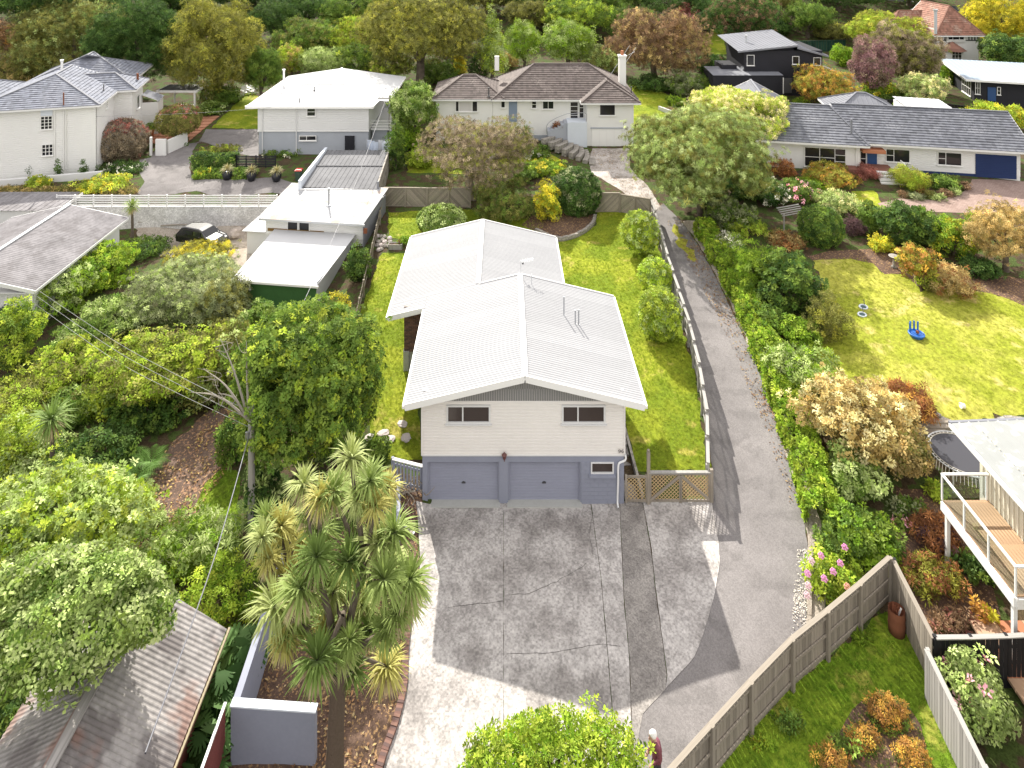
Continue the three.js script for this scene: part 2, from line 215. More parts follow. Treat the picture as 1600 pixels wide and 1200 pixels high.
sheet('hill_pasture', 'patch of pasture on the hill above the trees', 'lawn', [[530, 30], [560, 10], [590, -2], [600, 14], [560, 28]], 0.012, M.dryLawn);
sheet('path_lawn', 'small lawn beside the steps of the long white house', 'lawn', [[1330, 298], [1366, 298], [1388, 330], [1346, 336]], 0.012, M.lawn);
grassOn(sheet('rough_grass', 'rough grass beside the dirt path under the power pole', 'grass', [[348, 728], [378, 745], [376, 800], [300, 800], [318, 760]], 0.012, M.deepLawn, 0.2), 70, [[0.12, 0.2, 0.02], [0.24, 0.28, 0.05]]);
sheet('dirt_path', 'brown dirt path littered with leaves below the trees', 'path', [[330, 640], [392, 640], [360, 730], [300, 810], [250, 860], [170, 860], [215, 770], [270, 690]], 0.008, M.dirtPath, 0.2);
sheet('planting_bed', 'bare brown bed under the cabbage tree', 'soil', [[648, 800], [655, 880], [640, 960], [630, 1070], [606, 1150], [585, 1260], [335, 1260], [364, 1080], [408, 985], [560, 800]], 0.008, M.earth, 0.05);
sheet('curved_bed', 'mulched bed behind the curved stone edging', 'soil', [[815, 352], [850, 368], [872, 374], [905, 366], [926, 350], [930, 335], [880, 330], [830, 338]], 0.02, M.earth, 0.03);
sheet('shrub_bed', 'mulched bed curving around the shrubs above the dry lawn', 'soil', [[1262, 400], [1300, 392], [1400, 388], [1500, 420], [1620, 440], [1620, 486], [1560, 462], [1500, 448], [1440, 452], [1412, 427], [1382, 429], [1362, 411], [1330, 405], [1270, 407]], 0.016, M.earth, 0.06);
sheet('flower_bed', 'brown bed with a pale edge around the orange shrubs', 'soil', [[1258, 1260], [1300, 1160], [1345, 1095], [1375, 1080], [1412, 1095], [1440, 1135], [1470, 1260]], 0.02, M.earth, 0.05);
sheet('lower_garden_bed', 'bare brown garden bed below the deck', 'soil', [[1400, 760], [1470, 770], [1560, 940], [1570, 975], [1440, 980], [1400, 905]], 0.012, M.earth, 0.1);
sheet('house_side_ground', 'bare ground in front of the grey picket gate', 'soil', [[610, 760], [660, 760], [660, 812], [612, 815]], 0.014, M.earth, 0.05);
sheet('upper_driveway', 'asphalt driveway above the white railing', 'driveway', [[214, 303], [438, 303], [468, 290], [440, 280], [432, 277], [302, 282], [296, 262], [301, 236], [322, 202], [404, 202], [404, 246], [372, 240], [318, 222], [246, 228], [236, 246], [218, 250], [216, 268], [226, 284]], 0.014, M.asphalt, 0.04);
sheet('car_yard', 'gravel yard where the black car is parked', 'gravel', [[212, 350], [300, 350], [420, 347], [425, 380], [405, 420], [395, 490], [330, 490], [350, 430], [260, 400], [215, 385]], 0.012, M.gravel, 0.2);
sheet('garage_drive', 'pale weathered driveway leading up to the white garage', 'driveway', [[926, 232], [984, 232], [984, 262], [1012, 290], [1036, 328], [1018, 332], [968, 296], [924, 270], [920, 250]], 0.014, M.paleDrive, 0.05);
sheet('driveway_asphalt', 'long grey asphalt driveway curving past the fence', 'driveway', [[1104, 789], [1117, 850], [1119, 880], [1112, 925], [1093, 990], [1080, 1025], [1056, 1050], [998, 1112], [984, 1260], [1010, 1260], [1170, 1147], [1238, 1072], [1256, 1040], [1260, 960], [1258, 900], [1262, 850], [1252, 790], [1230, 720], [1206, 640], [1182, 570], [1150, 500], [1122, 440], [1092, 385], [1064, 345], [1036, 318], [1018, 334], [1034, 385], [1050, 440], [1068, 500], [1082, 560], [1095, 620], [1106, 680], [1114, 735]], 0.014, M.asphalt, 0.03);
sheet('roadside_soil', 'leaf littered soil strip between the driveway and the hedge', 'soil', [[1256, 1040], [1262, 950], [1260, 900], [1264, 850], [1254, 790], [1232, 720], [1208, 640], [1184, 570], [1152, 500], [1124, 440], [1094, 385], [1066, 345], [1086, 345], [1112, 385], [1142, 440], [1172, 505], [1200, 570], [1224, 640], [1252, 720], [1280, 800], [1285, 880], [1290, 960]], 0.01, M.gravel, 0.1);
sheet('moss_patch', 'yellow moss growing on the asphalt driveway', 'moss', [[1050, 352], [1056, 352], [1066, 372], [1076, 384], [1086, 402], [1081, 410], [1070, 396], [1060, 380]], 0.02, M.moss, 0.3);
{ // concrete slabs in front of the garage, with real gaps between them
  const label = 'weathered concrete forecourt slabs in front of the garage doors', drive = thing('concrete_forecourt', label, 'driveway'); drive.userData.kind = 'structure';
  const slab = (name, px, lift, m) => mesh(name, drape(ragged(ground(px), 0.01, 0.4), lift), m, drive);
  slab('slab', [[650, 784], [786.7, 784], [786.7, 1260], [586, 1260], [612, 1150], [634, 1070], [644, 960], [657, 880], [652, 800]], 0.03, M.concrete);
  slab('slab', [[787.3, 784], [922.4, 784], [938.4, 900], [954.4, 1085], [966.6, 1260], [787.3, 1260]], 0.03, M.concrete);
  slab('slab', [[923.2, 784], [968, 784], [971, 860], [974, 930], [983, 1030], [985, 1086], [988, 1260], [967.6, 1260], [955.2, 1085], [939.2, 900]], 0.03, M.concrete);
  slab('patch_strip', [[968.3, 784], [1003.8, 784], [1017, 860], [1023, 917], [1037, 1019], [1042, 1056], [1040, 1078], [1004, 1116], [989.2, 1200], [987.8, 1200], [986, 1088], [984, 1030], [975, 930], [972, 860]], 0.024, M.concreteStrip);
  slab('slab', [[1004.4, 784], [1112, 784], [1123, 850], [1125, 880], [1118, 925], [1099, 992], [1085, 1028], [1061, 1054], [1040.6, 1077], [1042.8, 1056], [1037.8, 1019], [1024.4, 917], [1018.4, 860]], 0.031, M.concrete);
  const crack = (px, w = 0.009) => { const p = ground(px), q = ragged(p, 0.03, 0.25).slice(0, -Math.round(Math.hypot(p[0][0] - p[p.length - 1][0], p[0][1] - p[p.length - 1][1]) / 0.25)), L = [], R = []; q.forEach((a, i) => { const b = q[Math.min(i + 1, q.length - 1)], c = q[Math.max(0, i - 1)], dx = b[0] - c[0], dz = b[1] - c[1], l = Math.hypot(dx, dz) || 1, ww = w * rr(0.4, 1.2); L.push([a[0] + dz / l * ww, a[1] - dx / l * ww]); R.unshift([a[0] - dz / l * ww, a[1] + dx / l * ww]); }); mesh('crack', drape([...L, ...R], 0.036), M.crack, drive); };
  crack([[790, 932], [830, 928], [870, 910], [925, 877]]); crack([[790, 1023], [860, 1021], [940, 1007], [978, 1012]], 0.007); crack([[786, 941], [740, 945], [690, 951]]); crack([[926, 800], [921, 840], [929, 880]], 0.007); crack([[640, 950], [690, 951]], 0.007);
}

// fallen leaves and grit lying about
function litter(name, label, px, n, cols, size = 0.06) {
  seed = 555 + n; const o = ground(px), q = new THREE.BufferGeometry(); q.setAttribute('position', new THREE.Float32BufferAttribute([-1, 0, 0, 0, 0.25, 0.45, 1, 0.1, 0, -1, 0, 0, 1, 0.1, 0, 0, 0.2, -0.45], 3)); q.computeVertexNormals();
  let x0 = 1e9, x1 = -1e9, z0 = 1e9, z1 = -1e9; for (const [x, z] of o) { x0 = Math.min(x0, x); x1 = Math.max(x1, x); z0 = Math.min(z0, z); z1 = Math.max(z1, z); }
  const inside = (x, z) => { let c = false; for (let i = 0, j = o.length - 1; i < o.length; j = i++) if ((o[i][1] > z) !== (o[j][1] > z) && x < (o[j][0] - o[i][0]) * (z - o[i][1]) / (o[j][1] - o[i][1]) + o[i][0]) c = !c; return c; };
  const im = new THREE.InstancedMesh(q, mat(null, 0.95), n), m = new THREE.Matrix4(), c = new THREE.Color(); let k = 0, tries = 0;
  while (k < n && tries++ < n * 60) { const x = rr(x0, x1), z = rr(z0, z1); if (!inside(x, z) || vnoise(x * 0.9 + 300, z * 0.9 + 300, 1024, 9) < rr(0.1, 0.7)) continue; const s = size * rr(0.5, 1.3); m.compose(V(x, g(x, z) + 0.045, z), new THREE.Quaternion().setFromEuler(new THREE.Euler(rr(-0.3, 0.3), rr(0, 6.3), rr(-0.3, 0.3))), V(s, s, s)); im.setMatrixAt(k, m); const t = cols[Math.floor(rnd() * cols.length)], f = rr(0.7, 1.3); im.setColorAt(k++, c.setRGB(t[0] * f, t[1] * f, t[2] * f)); }
  im.count = k; im.name = numbered(name); im.castShadow = im.receiveShadow = true; scene.add(im); return tag(im, label, 'litter', null, 'stuff');
}
const dry = [[0.3, 0.17, 0.08], [0.2, 0.11, 0.06], [0.4, 0.28, 0.13], [0.15, 0.09, 0.06]];
litter('leaf_litter', 'fallen brown leaves along the hedge side of the driveway', [[1064, 345], [1094, 385], [1126, 440], [1154, 500], [1186, 572], [1210, 642], [1234, 722], [1250, 800], [1238, 800], [1212, 720], [1182, 640], [1150, 560], [1118, 490], [1070, 400], [1040, 345]], 1500, dry);
litter('fallen_leaves', 'dead sword leaves and litter on the bare brown bed', [[648, 820], [655, 880], [640, 960], [630, 1070], [606, 1150], [585, 1240], [420, 1240], [410, 1010], [560, 820]], 1500, [...dry, [0.45, 0.34, 0.18]], 0.07);
litter('path_leaves', 'scattered leaves on the brown dirt path', [[330, 640], [392, 640], [360, 730], [300, 810], [250, 860], [170, 860], [215, 770], [270, 690]], 1200, [...dry, [0.5, 0.36, 0.12]], 0.08);
litter('pale_grit', 'pale grit and petals along the driveway kerb', [[1246, 860], [1262, 860], [1262, 1000], [1236, 1010], [1240, 930]], 420, [[0.55, 0.5, 0.44], [0.65, 0.6, 0.52]], 0.04);
litter('upper_drive_leaves', 'brown leaf drift below the drooping olive tree', [[920, 236], [984, 236], [1012, 290], [1044, 325], [1020, 332], [968, 296]], 450, dry, 0.07);
// ---------------------------------------------------------------- building materials
M.white = mat([0.78, 0.77, 0.75], 0.6); M.whiteGloss = mat([0.8, 0.8, 0.8], 0.35); M.trim = mat([0.72, 0.71, 0.7], 0.5);
M.roofGrey = texmat(512, (u, v) => { const n = fbm(u, v, 6, 5, 201), m = fbm(u, v, 60, 3, 202); const f = (0.315 + 0.03 * (n - 0.5) + 0.03 * (m - 0.5)) * (0.965 + 0.07 * hash2(Math.floor(u * 10), 1, 77)) * ((u * 10) % 1 < 0.05 ? 0.9 : 1); return [f, f * 1.005, f * 1.035]; }, 8, 0.8);
const paint = (c, s, amt = 0.16, scale = 4) => texmat(256, (u, v) => { const f = 1 - amt * 0.5 + amt * fbm(u, v, 5, 5, s) + amt * 0.5 * (fbm(u, v, 50, 2, s + 1) - 0.5); return [c[0] * f, c[1] * f, c[2] * f]; }, scale, 0.7);
M.cream = paint([0.76, 0.725, 0.69], 211, 0.08); M.blue = paint([0.245, 0.258, 0.32], 213, 0.14); M.blueDoor = paint([0.29, 0.3, 0.37], 215, 0.1); M.gable = paint([0.26, 0.255, 0.25], 217, 0.1);
M.whiteWall = paint([0.74, 0.73, 0.71], 219, 0.06); M.offWhite = paint([0.66, 0.655, 0.65], 221, 0.06); M.greyBase = paint([0.36, 0.38, 0.42], 223, 0.1); M.paleBlue = paint([0.6, 0.64, 0.7], 225, 0.08);
M.black = paint([0.02, 0.02, 0.026], 227, 0.3); M.navy = paint([0.018, 0.035, 0.11], 229, 0.15); M.doorBlue = mat([0.02, 0.07, 0.2], 0.5); M.greyDoor = mat([0.2, 0.25, 0.34], 0.5);
M.found = paint([0.42, 0.42, 0.4], 231, 0.2);
M.glass = new THREE.MeshPhysicalMaterial({ color: col(0.02, 0.02, 0.022), roughness: 0.06, side: THREE.DoubleSide, specularIntensity: 1 });
M.brownGlass = new THREE.MeshPhysicalMaterial({ color: col(0.05, 0.037, 0.032), roughness: 0.12, side: THREE.DoubleSide });
M.curtain = mat([0.55, 0.53, 0.52], 0.9);
M.clear = new THREE.MeshPhysicalMaterial({ color: col(0.85, 0.9, 0.92), roughness: 0.05, transmission: 1, thickness: 0, side: THREE.DoubleSide });
M.metal = mat([0.35, 0.36, 0.38], 0.45, { metalness: 0.6 }); M.darkMetal = mat([0.06, 0.06, 0.065], 0.5); M.galv = mat([0.5, 0.51, 0.53], 0.5, { metalness: 0.3 });
const tileFn = (c, s, lichen, lc) => (u, v) => { const i = Math.floor(u * 24), j = Math.floor(v * 24), t = 0.75 + 0.5 * hash2(i, j, s), n = fbm(u, v, 5, 5, s + 1), m = fbm(u, v, 70, 2, s + 2); let q = [c[0] * t, c[1] * t, c[2] * t]; q = mix3(q, lc, lichen * smooth(0.45, 0.75, n) * smooth(0.35, 0.7, m)); return q; };
M.brownTile = texmat(512, tileFn([0.12, 0.098, 0.09], 241, 0.8, [0.26, 0.22, 0.2]), 7.2, 0.85);
M.greyTile = texmat(512, tileFn([0.13, 0.135, 0.155], 251, 0.6, [0.27, 0.275, 0.3]), 7.2, 0.7);
M.paleTile = texmat(512, tileFn([0.19, 0.2, 0.235], 261, 0.5, [0.3, 0.3, 0.33]), 7.2, 0.9);
M.redTile = texmat(512, tileFn([0.25, 0.125, 0.09], 271, 0.9, [0.36, 0.28, 0.22]), 7.2, 0.85);
M.slate = texmat(256, (u, v) => { const f = 0.2 + 0.05 * fbm(u, v, 5, 4, 281); return [f * 0.85, f * 0.87, f * 0.97]; }, 6, 0.8);
M.whiteRoof = texmat(256, (u, v) => { const f = 0.5 + 0.06 * fbm(u, v, 5, 4, 291); return [f, f, f * 1.01]; }, 6, 0.9);
M.shedRoof = texmat(512, (u, v) => { const n = fbm(u, v, 5, 5, 301), m = fbm(u, v, 50, 3, 302), r = smooth(0.62, 0.75, fbm(u, v, 8, 5, 303)); const f = 0.4 + 0.14 * (n - 0.5) + 0.1 * (m - 0.5); return mix3([f, f * 1.01, f * 1.03], [0.42, 0.26, 0.16], r * 0.5); }, 8, 0.9);
M.oldIron = texmat(512, (u, v) => { const n = fbm(u, v, 5, 5, 311), m = fbm(u, v, 40, 3, 312), r = smooth(0.52, 0.68, fbm(u, v, 4, 5, 313)), d = smooth(0.5, 0.7, fbm(u, v, 9, 4, 314)); const f = 0.27 + 0.16 * (n - 0.5) + 0.2 * (m - 0.5); return mix3(mix3([f, f * 0.93, f * 0.9], [0.1, 0.085, 0.085], d * 0.6), [0.24, 0.1, 0.06], r * 0.45); }, 6, 0.9);
M.agedIron = texmat(512, (u, v) => { const n = fbm(u, v, 5, 5, 321), m = fbm(u, v, 40, 3, 322), d = smooth(0.5, 0.75, fbm(u, v, 7, 4, 324)); const f = 0.21 + 0.1 * (n - 0.5) + 0.1 * (m - 0.5); return mix3([f * 1.02, f * 0.97, f], [0.11, 0.1, 0.1], d * 0.5); }, 7, 0.95);
M.ribGrey = texmat(256, (u, v) => { const f = 0.17 + 0.06 * (fbm(u, v, 5, 5, 331) - 0.5) + 0.05 * (fbm(u, v, 40, 3, 332) - 0.5); return [f, f, f * 1.04]; }, 7, 0.95);
M.woodOld = texmat(512, (u, v) => { const n = fbm(u * 1, v * 1, 4, 4, 341), gr = fbm(u, v, 4, 6, 342), st = vnoise(u * 96, v * 6, 96, 343); const f = 0.75 + 0.5 * (st * 0.5 + n * 0.5); const q = mix3([0.21, 0.18, 0.145], [0.34, 0.3, 0.25], gr); return [q[0] * f, q[1] * f, q[2] * f]; }, 2, 0.9);
M.woodGrey = texmat(256, (u, v) => { const st = vnoise(u * 64, v * 5, 64, 353), n = fbm(u, v, 5, 4, 354), f = 0.7 + 0.6 * (st * 0.5 + n * 0.5); return [0.33 * f, 0.315 * f, 0.295 * f]; }, 2, 0.9);
M.deckWood = texmat(256, (u, v) => { const st = vnoise(u * 48, v * 4, 48, 363), f = 0.7 + 0.6 * st; return [0.4 * f, 0.255 * f, 0.15 * f]; }, 2, 0.7);
M.brick = [0, 1, 2].map((k) => mat([[0.15, 0.085, 0.07], [0.2, 0.115, 0.09], [0.115, 0.075, 0.068]][k], 0.9)); M.mortar = mat([0.3, 0.27, 0.24], 0.95);
M.blackFence = paint([0.012, 0.012, 0.014], 371, 0.4); M.stone = texmat(256, concFn([0.2, 0.18, 0.16], [0.4, 0.37, 0.33], 381, [0.12, 0.11, 0.09]), 2, 0.9, { bumpMap: bumpGrain, bumpScale: 0.02 });
M.rust = mat([0.2, 0.07, 0.035], 0.85); M.terracotta = mat([0.42, 0.17, 0.09], 0.8);

// ---------------------------------------------------------------- roofs: a slope is cut into bands that carry its profile
function clipV(poly, dir, d, sgn) { const out = []; for (let i = 0; i < poly.length; i++) { const a = poly[i], b = poly[(i + 1) % poly.length], da = (a.dot(dir) - d) * sgn, db = (b.dot(dir) - d) * sgn; if (da >= -1e-9) out.push(a); if ((da > 1e-9 && db < -1e-9) || (da < -1e-9 && db > 1e-9)) out.push(a.clone().lerp(b, da / (da - db))); } return out; }
function slope(poly, type, period) {
  const n = V(); for (let i = 1; i < poly.length - 1; i++) n.add(V().crossVectors(V().subVectors(poly[i], poly[0]), V().subVectors(poly[i + 1], poly[0]))); n.normalize(); if (n.y < 0) n.negate();
  let down = V(n.x, 0, n.z); if (down.lengthSq() < 1e-6) down.set(0, 0, 1); down.addScaledVector(n, -down.dot(n)).normalize();
  if (type === 'rollz') down.set(0, 0, 1).addScaledVector(n, -n.z).normalize();
  const across = V().crossVectors(down, n).normalize(), dir = type === 'tile' ? down : across;
  let lo = 1e9, hi = -1e9; for (const p of poly) { const t = p.dot(dir); lo = Math.min(lo, t); hi = Math.max(hi, t); }
  const segs = [];                                                     // [t0, t1, offset0, offset1, riser]
  if (type === 'tile') { const N = Math.max(1, Math.round((hi - lo) / (period || 0.36))), h = (hi - lo) / N; for (let i = 0; i < N; i++) segs.push([lo + i * h, lo + (i + 1) * h, 0.005, 0.06, 1]); }
  else if (type === 'flat') segs.push([lo, hi, 0, 0, 0]);
  else { const per = period || 0.16, N = Math.ceil((hi - lo) / per), a = 0.02; for (let i = 0; i < N; i++) { const t = lo + i * per; if (type === 'corr') { segs.push([t, t + per * 0.25, 0, a, 0], [t + per * 0.25, t + per * 0.5, a, a * 0.9, 0], [t + per * 0.5, t + per * 0.75, a * 0.9, 0, 0], [t + per * 0.75, t + per, 0, 0, 0]); } else { const rh = type === 'rollz' ? 0.025 : 0.035; segs.push([t, t + per - 0.09, 0, 0, 0], [t + per - 0.09, t + per - 0.065, 0, rh, 0], [t + per - 0.065, t + per - 0.025, rh, rh, 0], [t + per - 0.025, t + per, rh, 0, 0]); } } }
  const pos = [], uv = [];
  const put = (v, o) => { pos.push(v.x + n.x * o, v.y + n.y * o, v.z + n.z * o); uv.push(v.dot(across), v.dot(down)); };
  for (const [t0, t1, o0, o1, riser] of segs) {
    let q = clipV(poly, dir, t0, 1); if (q.length > 2) q = clipV(q, dir, t1, -1); if (q.length < 3) continue;
    const off = (v) => lerp(o0, o1, clamp((v.dot(dir) - t0) / (t1 - t0), 0, 1));
    for (let i = 1; i < q.length - 1; i++) for (const v of [q[0], q[i], q[i + 1]]) put(v, off(v));
    if (riser) { const e = q.filter((v) => Math.abs(v.dot(dir) - t1) < 1e-4).sort((a, b) => a.dot(across) - b.dot(across)); if (e.length > 1) { const a = e[0], b = e[e.length - 1]; put(a, o1); put(b, o1); put(b, -0.01); put(a, o1); put(b, -0.01); put(a, -0.01); } }
  }
  const geo = new THREE.BufferGeometry(); geo.setAttribute('position', new THREE.Float32BufferAttribute(pos, 3)); geo.setAttribute('uv', new THREE.Float32BufferAttribute(uv, 2)); geo.computeVertexNormals(); return geo;
}
// hip or gable roof over a rectangle, in the local axes of its building; hips: letters of the sides that are hipped
function roof(parent, [x0, x1, z0, z1], e, r, m, { along = 'x', hips = '', type = 'tile', period, cap, ridge, edge = M.trim, inset } = {}) {
  const A = (x, z, y) => V(x, y, z), ps = [];
  if (along === 'x') {
    const zm = (z0 + z1) / 2, hw = inset || (z1 - z0) / 2, a = x0 + (hips.includes('l') ? hw : 0), b = x1 - (hips.includes('r') ? hw : 0);
    ps.push([A(x0, z1, e), A(x1, z1, e), A(b, zm, r), A(a, zm, r)], [A(x1, z0, e), A(x0, z0, e), A(a, zm, r), A(b, zm, r)]);
    if (hips.includes('l')) ps.push([A(x0, z0, e), A(x0, z1, e), A(a, zm, r)]); if (hips.includes('r')) ps.push([A(x1, z1, e), A(x1, z0, e), A(b, zm, r)]);
    ridge = [A(a, zm, r), A(b, zm, r)];
  } else {
    const xm = (x0 + x1) / 2, hw = inset || (x1 - x0) / 2, a = z0 + (hips.includes('b') ? hw : 0), b = z1 - (hips.includes('f') ? hw : 0);
    ps.push([A(x0, z0, e), A(x0, z1, e), A(xm, b, r), A(xm, a, r)], [A(x1, z1, e), A(x1, z0, e), A(xm, a, r), A(xm, b, r)]);
    if (hips.includes('b')) ps.push([A(x1, z0, e), A(x0, z0, e), A(xm, a, r)]); if (hips.includes('f')) ps.push([A(x0, z1, e), A(x1, z1, e), A(xm, b, r)]);
    ridge = [A(xm, a, r), A(xm, b, r)];
  }
  const R = mesh('roof', ps.map((p) => slope(p, type, period)), m, parent);
  const caps = [bar(ridge[0].clone().add(V(0, 0.05, 0)), ridge[1].clone().add(V(0, 0.05, 0)), 0.22, 0.1)];
  for (const p of ps.slice(2)) { caps.push(bar(p[0].clone().add(V(0, 0.05, 0)), p[2].clone().add(V(0, 0.05, 0)), 0.18, 0.1), bar(p[1].clone().add(V(0, 0.05, 0)), p[2].clone().add(V(0, 0.05, 0)), 0.18, 0.1)); }
  mesh('ridge_cap', caps, cap || m, R);
  const fas = [];                                                       // fascia and gutter just under the eaves
  const side = (a, b, gable, mid) => gable ? fas.push(bar(a.clone().add(V(0, -0.1, 0)), mid.clone().add(V(0, -0.1, 0)), 0.06, 0.24), bar(mid.clone().add(V(0, -0.1, 0)), b.clone().add(V(0, -0.1, 0)), 0.06, 0.24)) : fas.push(bar(a.clone().add(V(0, -0.1, 0)), b.clone().add(V(0, -0.1, 0)), 0.1, 0.17));
  const gx = along === 'x';
  side(A(x0, z1, e), A(x1, z1, e), !gx && !hips.includes('f'), A((x0 + x1) / 2, z1, r)); side(A(x0, z0, e), A(x1, z0, e), !gx && !hips.includes('b'), A((x0 + x1) / 2, z0, r));
  side(A(x0, z0, e), A(x0, z1, e), gx && !hips.includes('l'), A(x0, (z0 + z1) / 2, r)); side(A(x1, z0, e), A(x1, z1, e), gx && !hips.includes('r'), A(x1, (z0 + z1) / 2, r));
  mesh('fascia', fas, edge, R);
  mesh('soffit', bx(x1 - x0 - 0.02, 0.03, z1 - z0 - 0.02, (x0 + x1) / 2, e - 0.19, (z0 + z1) / 2), M.trim, R);
  return R;
}
// window on the wall plane z (facing +z of its parent); cols: relative widths, rows: number of panes high
function win(parent, x, y, w, h, z, { cols = [1], rows = 1, frame = M.white, glass = M.glass, ry = 0, name = 'window', sill = true, fw = 0.06 } = {}) {
  const holder = new THREE.Group(); holder.name = name; holder.position.set(x, y, z); holder.rotation.y = ry; parent.add(holder);
  const fr = [bxc(w + fw, fw, 0.09, 0, h / 2, 0.035), bxc(w + fw, fw, 0.09, 0, -h / 2, 0.035), bxc(fw, h - fw, 0.09, -w / 2, 0, 0.035), bxc(fw, h - fw, 0.09, w / 2, 0, 0.035)];
  const tot = cols.reduce((a, b) => a + b, 0); let cx = -w / 2;
  const rowsOf = Array.isArray(rows) ? rows : cols.map(() => rows);
  cols.forEach((c, i) => { const cw = c / tot * w; if (i) fr.push(bxc(fw * 0.8, h - fw, 0.08, cx, 0, 0.032)); for (let k = 1; k < rowsOf[i]; k++) fr.push(bxc(cw - fw * 0.8, fw * 0.7, 0.07, cx + cw / 2, -h / 2 + h * k / rowsOf[i], 0.03)); for (let k = 0; k < rowsOf[i]; k++) mesh('pane', bxc(cw - fw * 0.6, h / rowsOf[i] - fw * 0.6, 0.02, cx + cw / 2, -h / 2 + h * (k + 0.5) / rowsOf[i], 0.012), glass, holder); cx += cw; });
  mesh('frame', fr, frame, holder);
  if (sill) mesh('sill', bxc(w + fw + 0.12, 0.05, 0.16, 0, -h / 2 - fw / 2 - 0.027, 0.07), frame, holder);
  return holder;
}
// horizontal weatherboards on a wall plane facing +z, each board leaning out at its foot; holes: [x0,x1,y0,y1]
function boards(x0, x1, y0, y1, z, pitch, holes = []) {
  const out = [], N = Math.max(1, Math.round((y1 - y0) / pitch)), h = (y1 - y0) / N;
  for (let k = 0; k < N; k++) { const a = y0 + k * h, b = a + h; let spans = [[x0, x1]];
    for (const [p, q, r, s] of holes) if (b > r + 0.01 && a < s - 0.01) spans = spans.flatMap(([u, v]) => [[u, Math.min(v, p)], [Math.max(u, q), v]].filter(([i, j]) => j - i > 0.02));
    const gs = spans.map(([u, v]) => { const g = new THREE.BufferGeometry(), f = z + 0.045, t = z + 0.008, e = b - h * 0.24; g.setAttribute('position', new THREE.Float32BufferAttribute([u, a, f, v, a, f, v, e, f, u, a, f, v, e, f, u, e, f, u, e, f, v, e, f, v, b, t, u, e, f, v, b, t, u, b, t, u, a, z, v, a, z, v, a, f, u, a, z, v, a, f, u, a, f], 3)); g.setAttribute('uv', new THREE.Float32BufferAttribute([u, a, v, a, v, e, u, a, v, e, u, e, u, e, v, e, v, b, u, e, v, b, u, b, u, a, v, a, v, a, u, a, v, a, u, a], 2)); g.computeVertexNormals(); return g; });
    out.push(...gs); }
  return out;
}
function wallBoards(parent, x0, x1, y0, y1, z, pitch, m, ry = 0, ox = 0, oz = 0) { const gs = boards(x0, x1, y0, y1, z, pitch).map((q) => q.rotateY(ry).translate(ox, 0, oz)); const w = mesh('weatherboard_cladding', gs, m, parent); w.userData.kind = 'stuff'; return w; }
function pipe(parent, name, pts, r, m) { return mesh(name, tube(pts.map((p) => V(...p)), r, 8, pts.length * 6), m, parent); }
function flue(parent, x, y, z, h, r, m) { const f = mesh('flue', [cyl(r, r, h, x, y, z, 10), cyl(r * 1.6, r * 1.3, r * 1.6, x, y + h, z, 10)], m, parent); return f; }
const vent = (parent, x, y, z, h, r = 0.05, m = M.darkMetal) => mesh('vent_pipe', [cyl(r, r, h, x, y, z, 8), cyl(r * 1.5, r * 1.5, 0.05, x, y + h, z, 8), cyl(r * 2.2, r * 2.6, 0.06, x, y, z, 8)], m, parent);

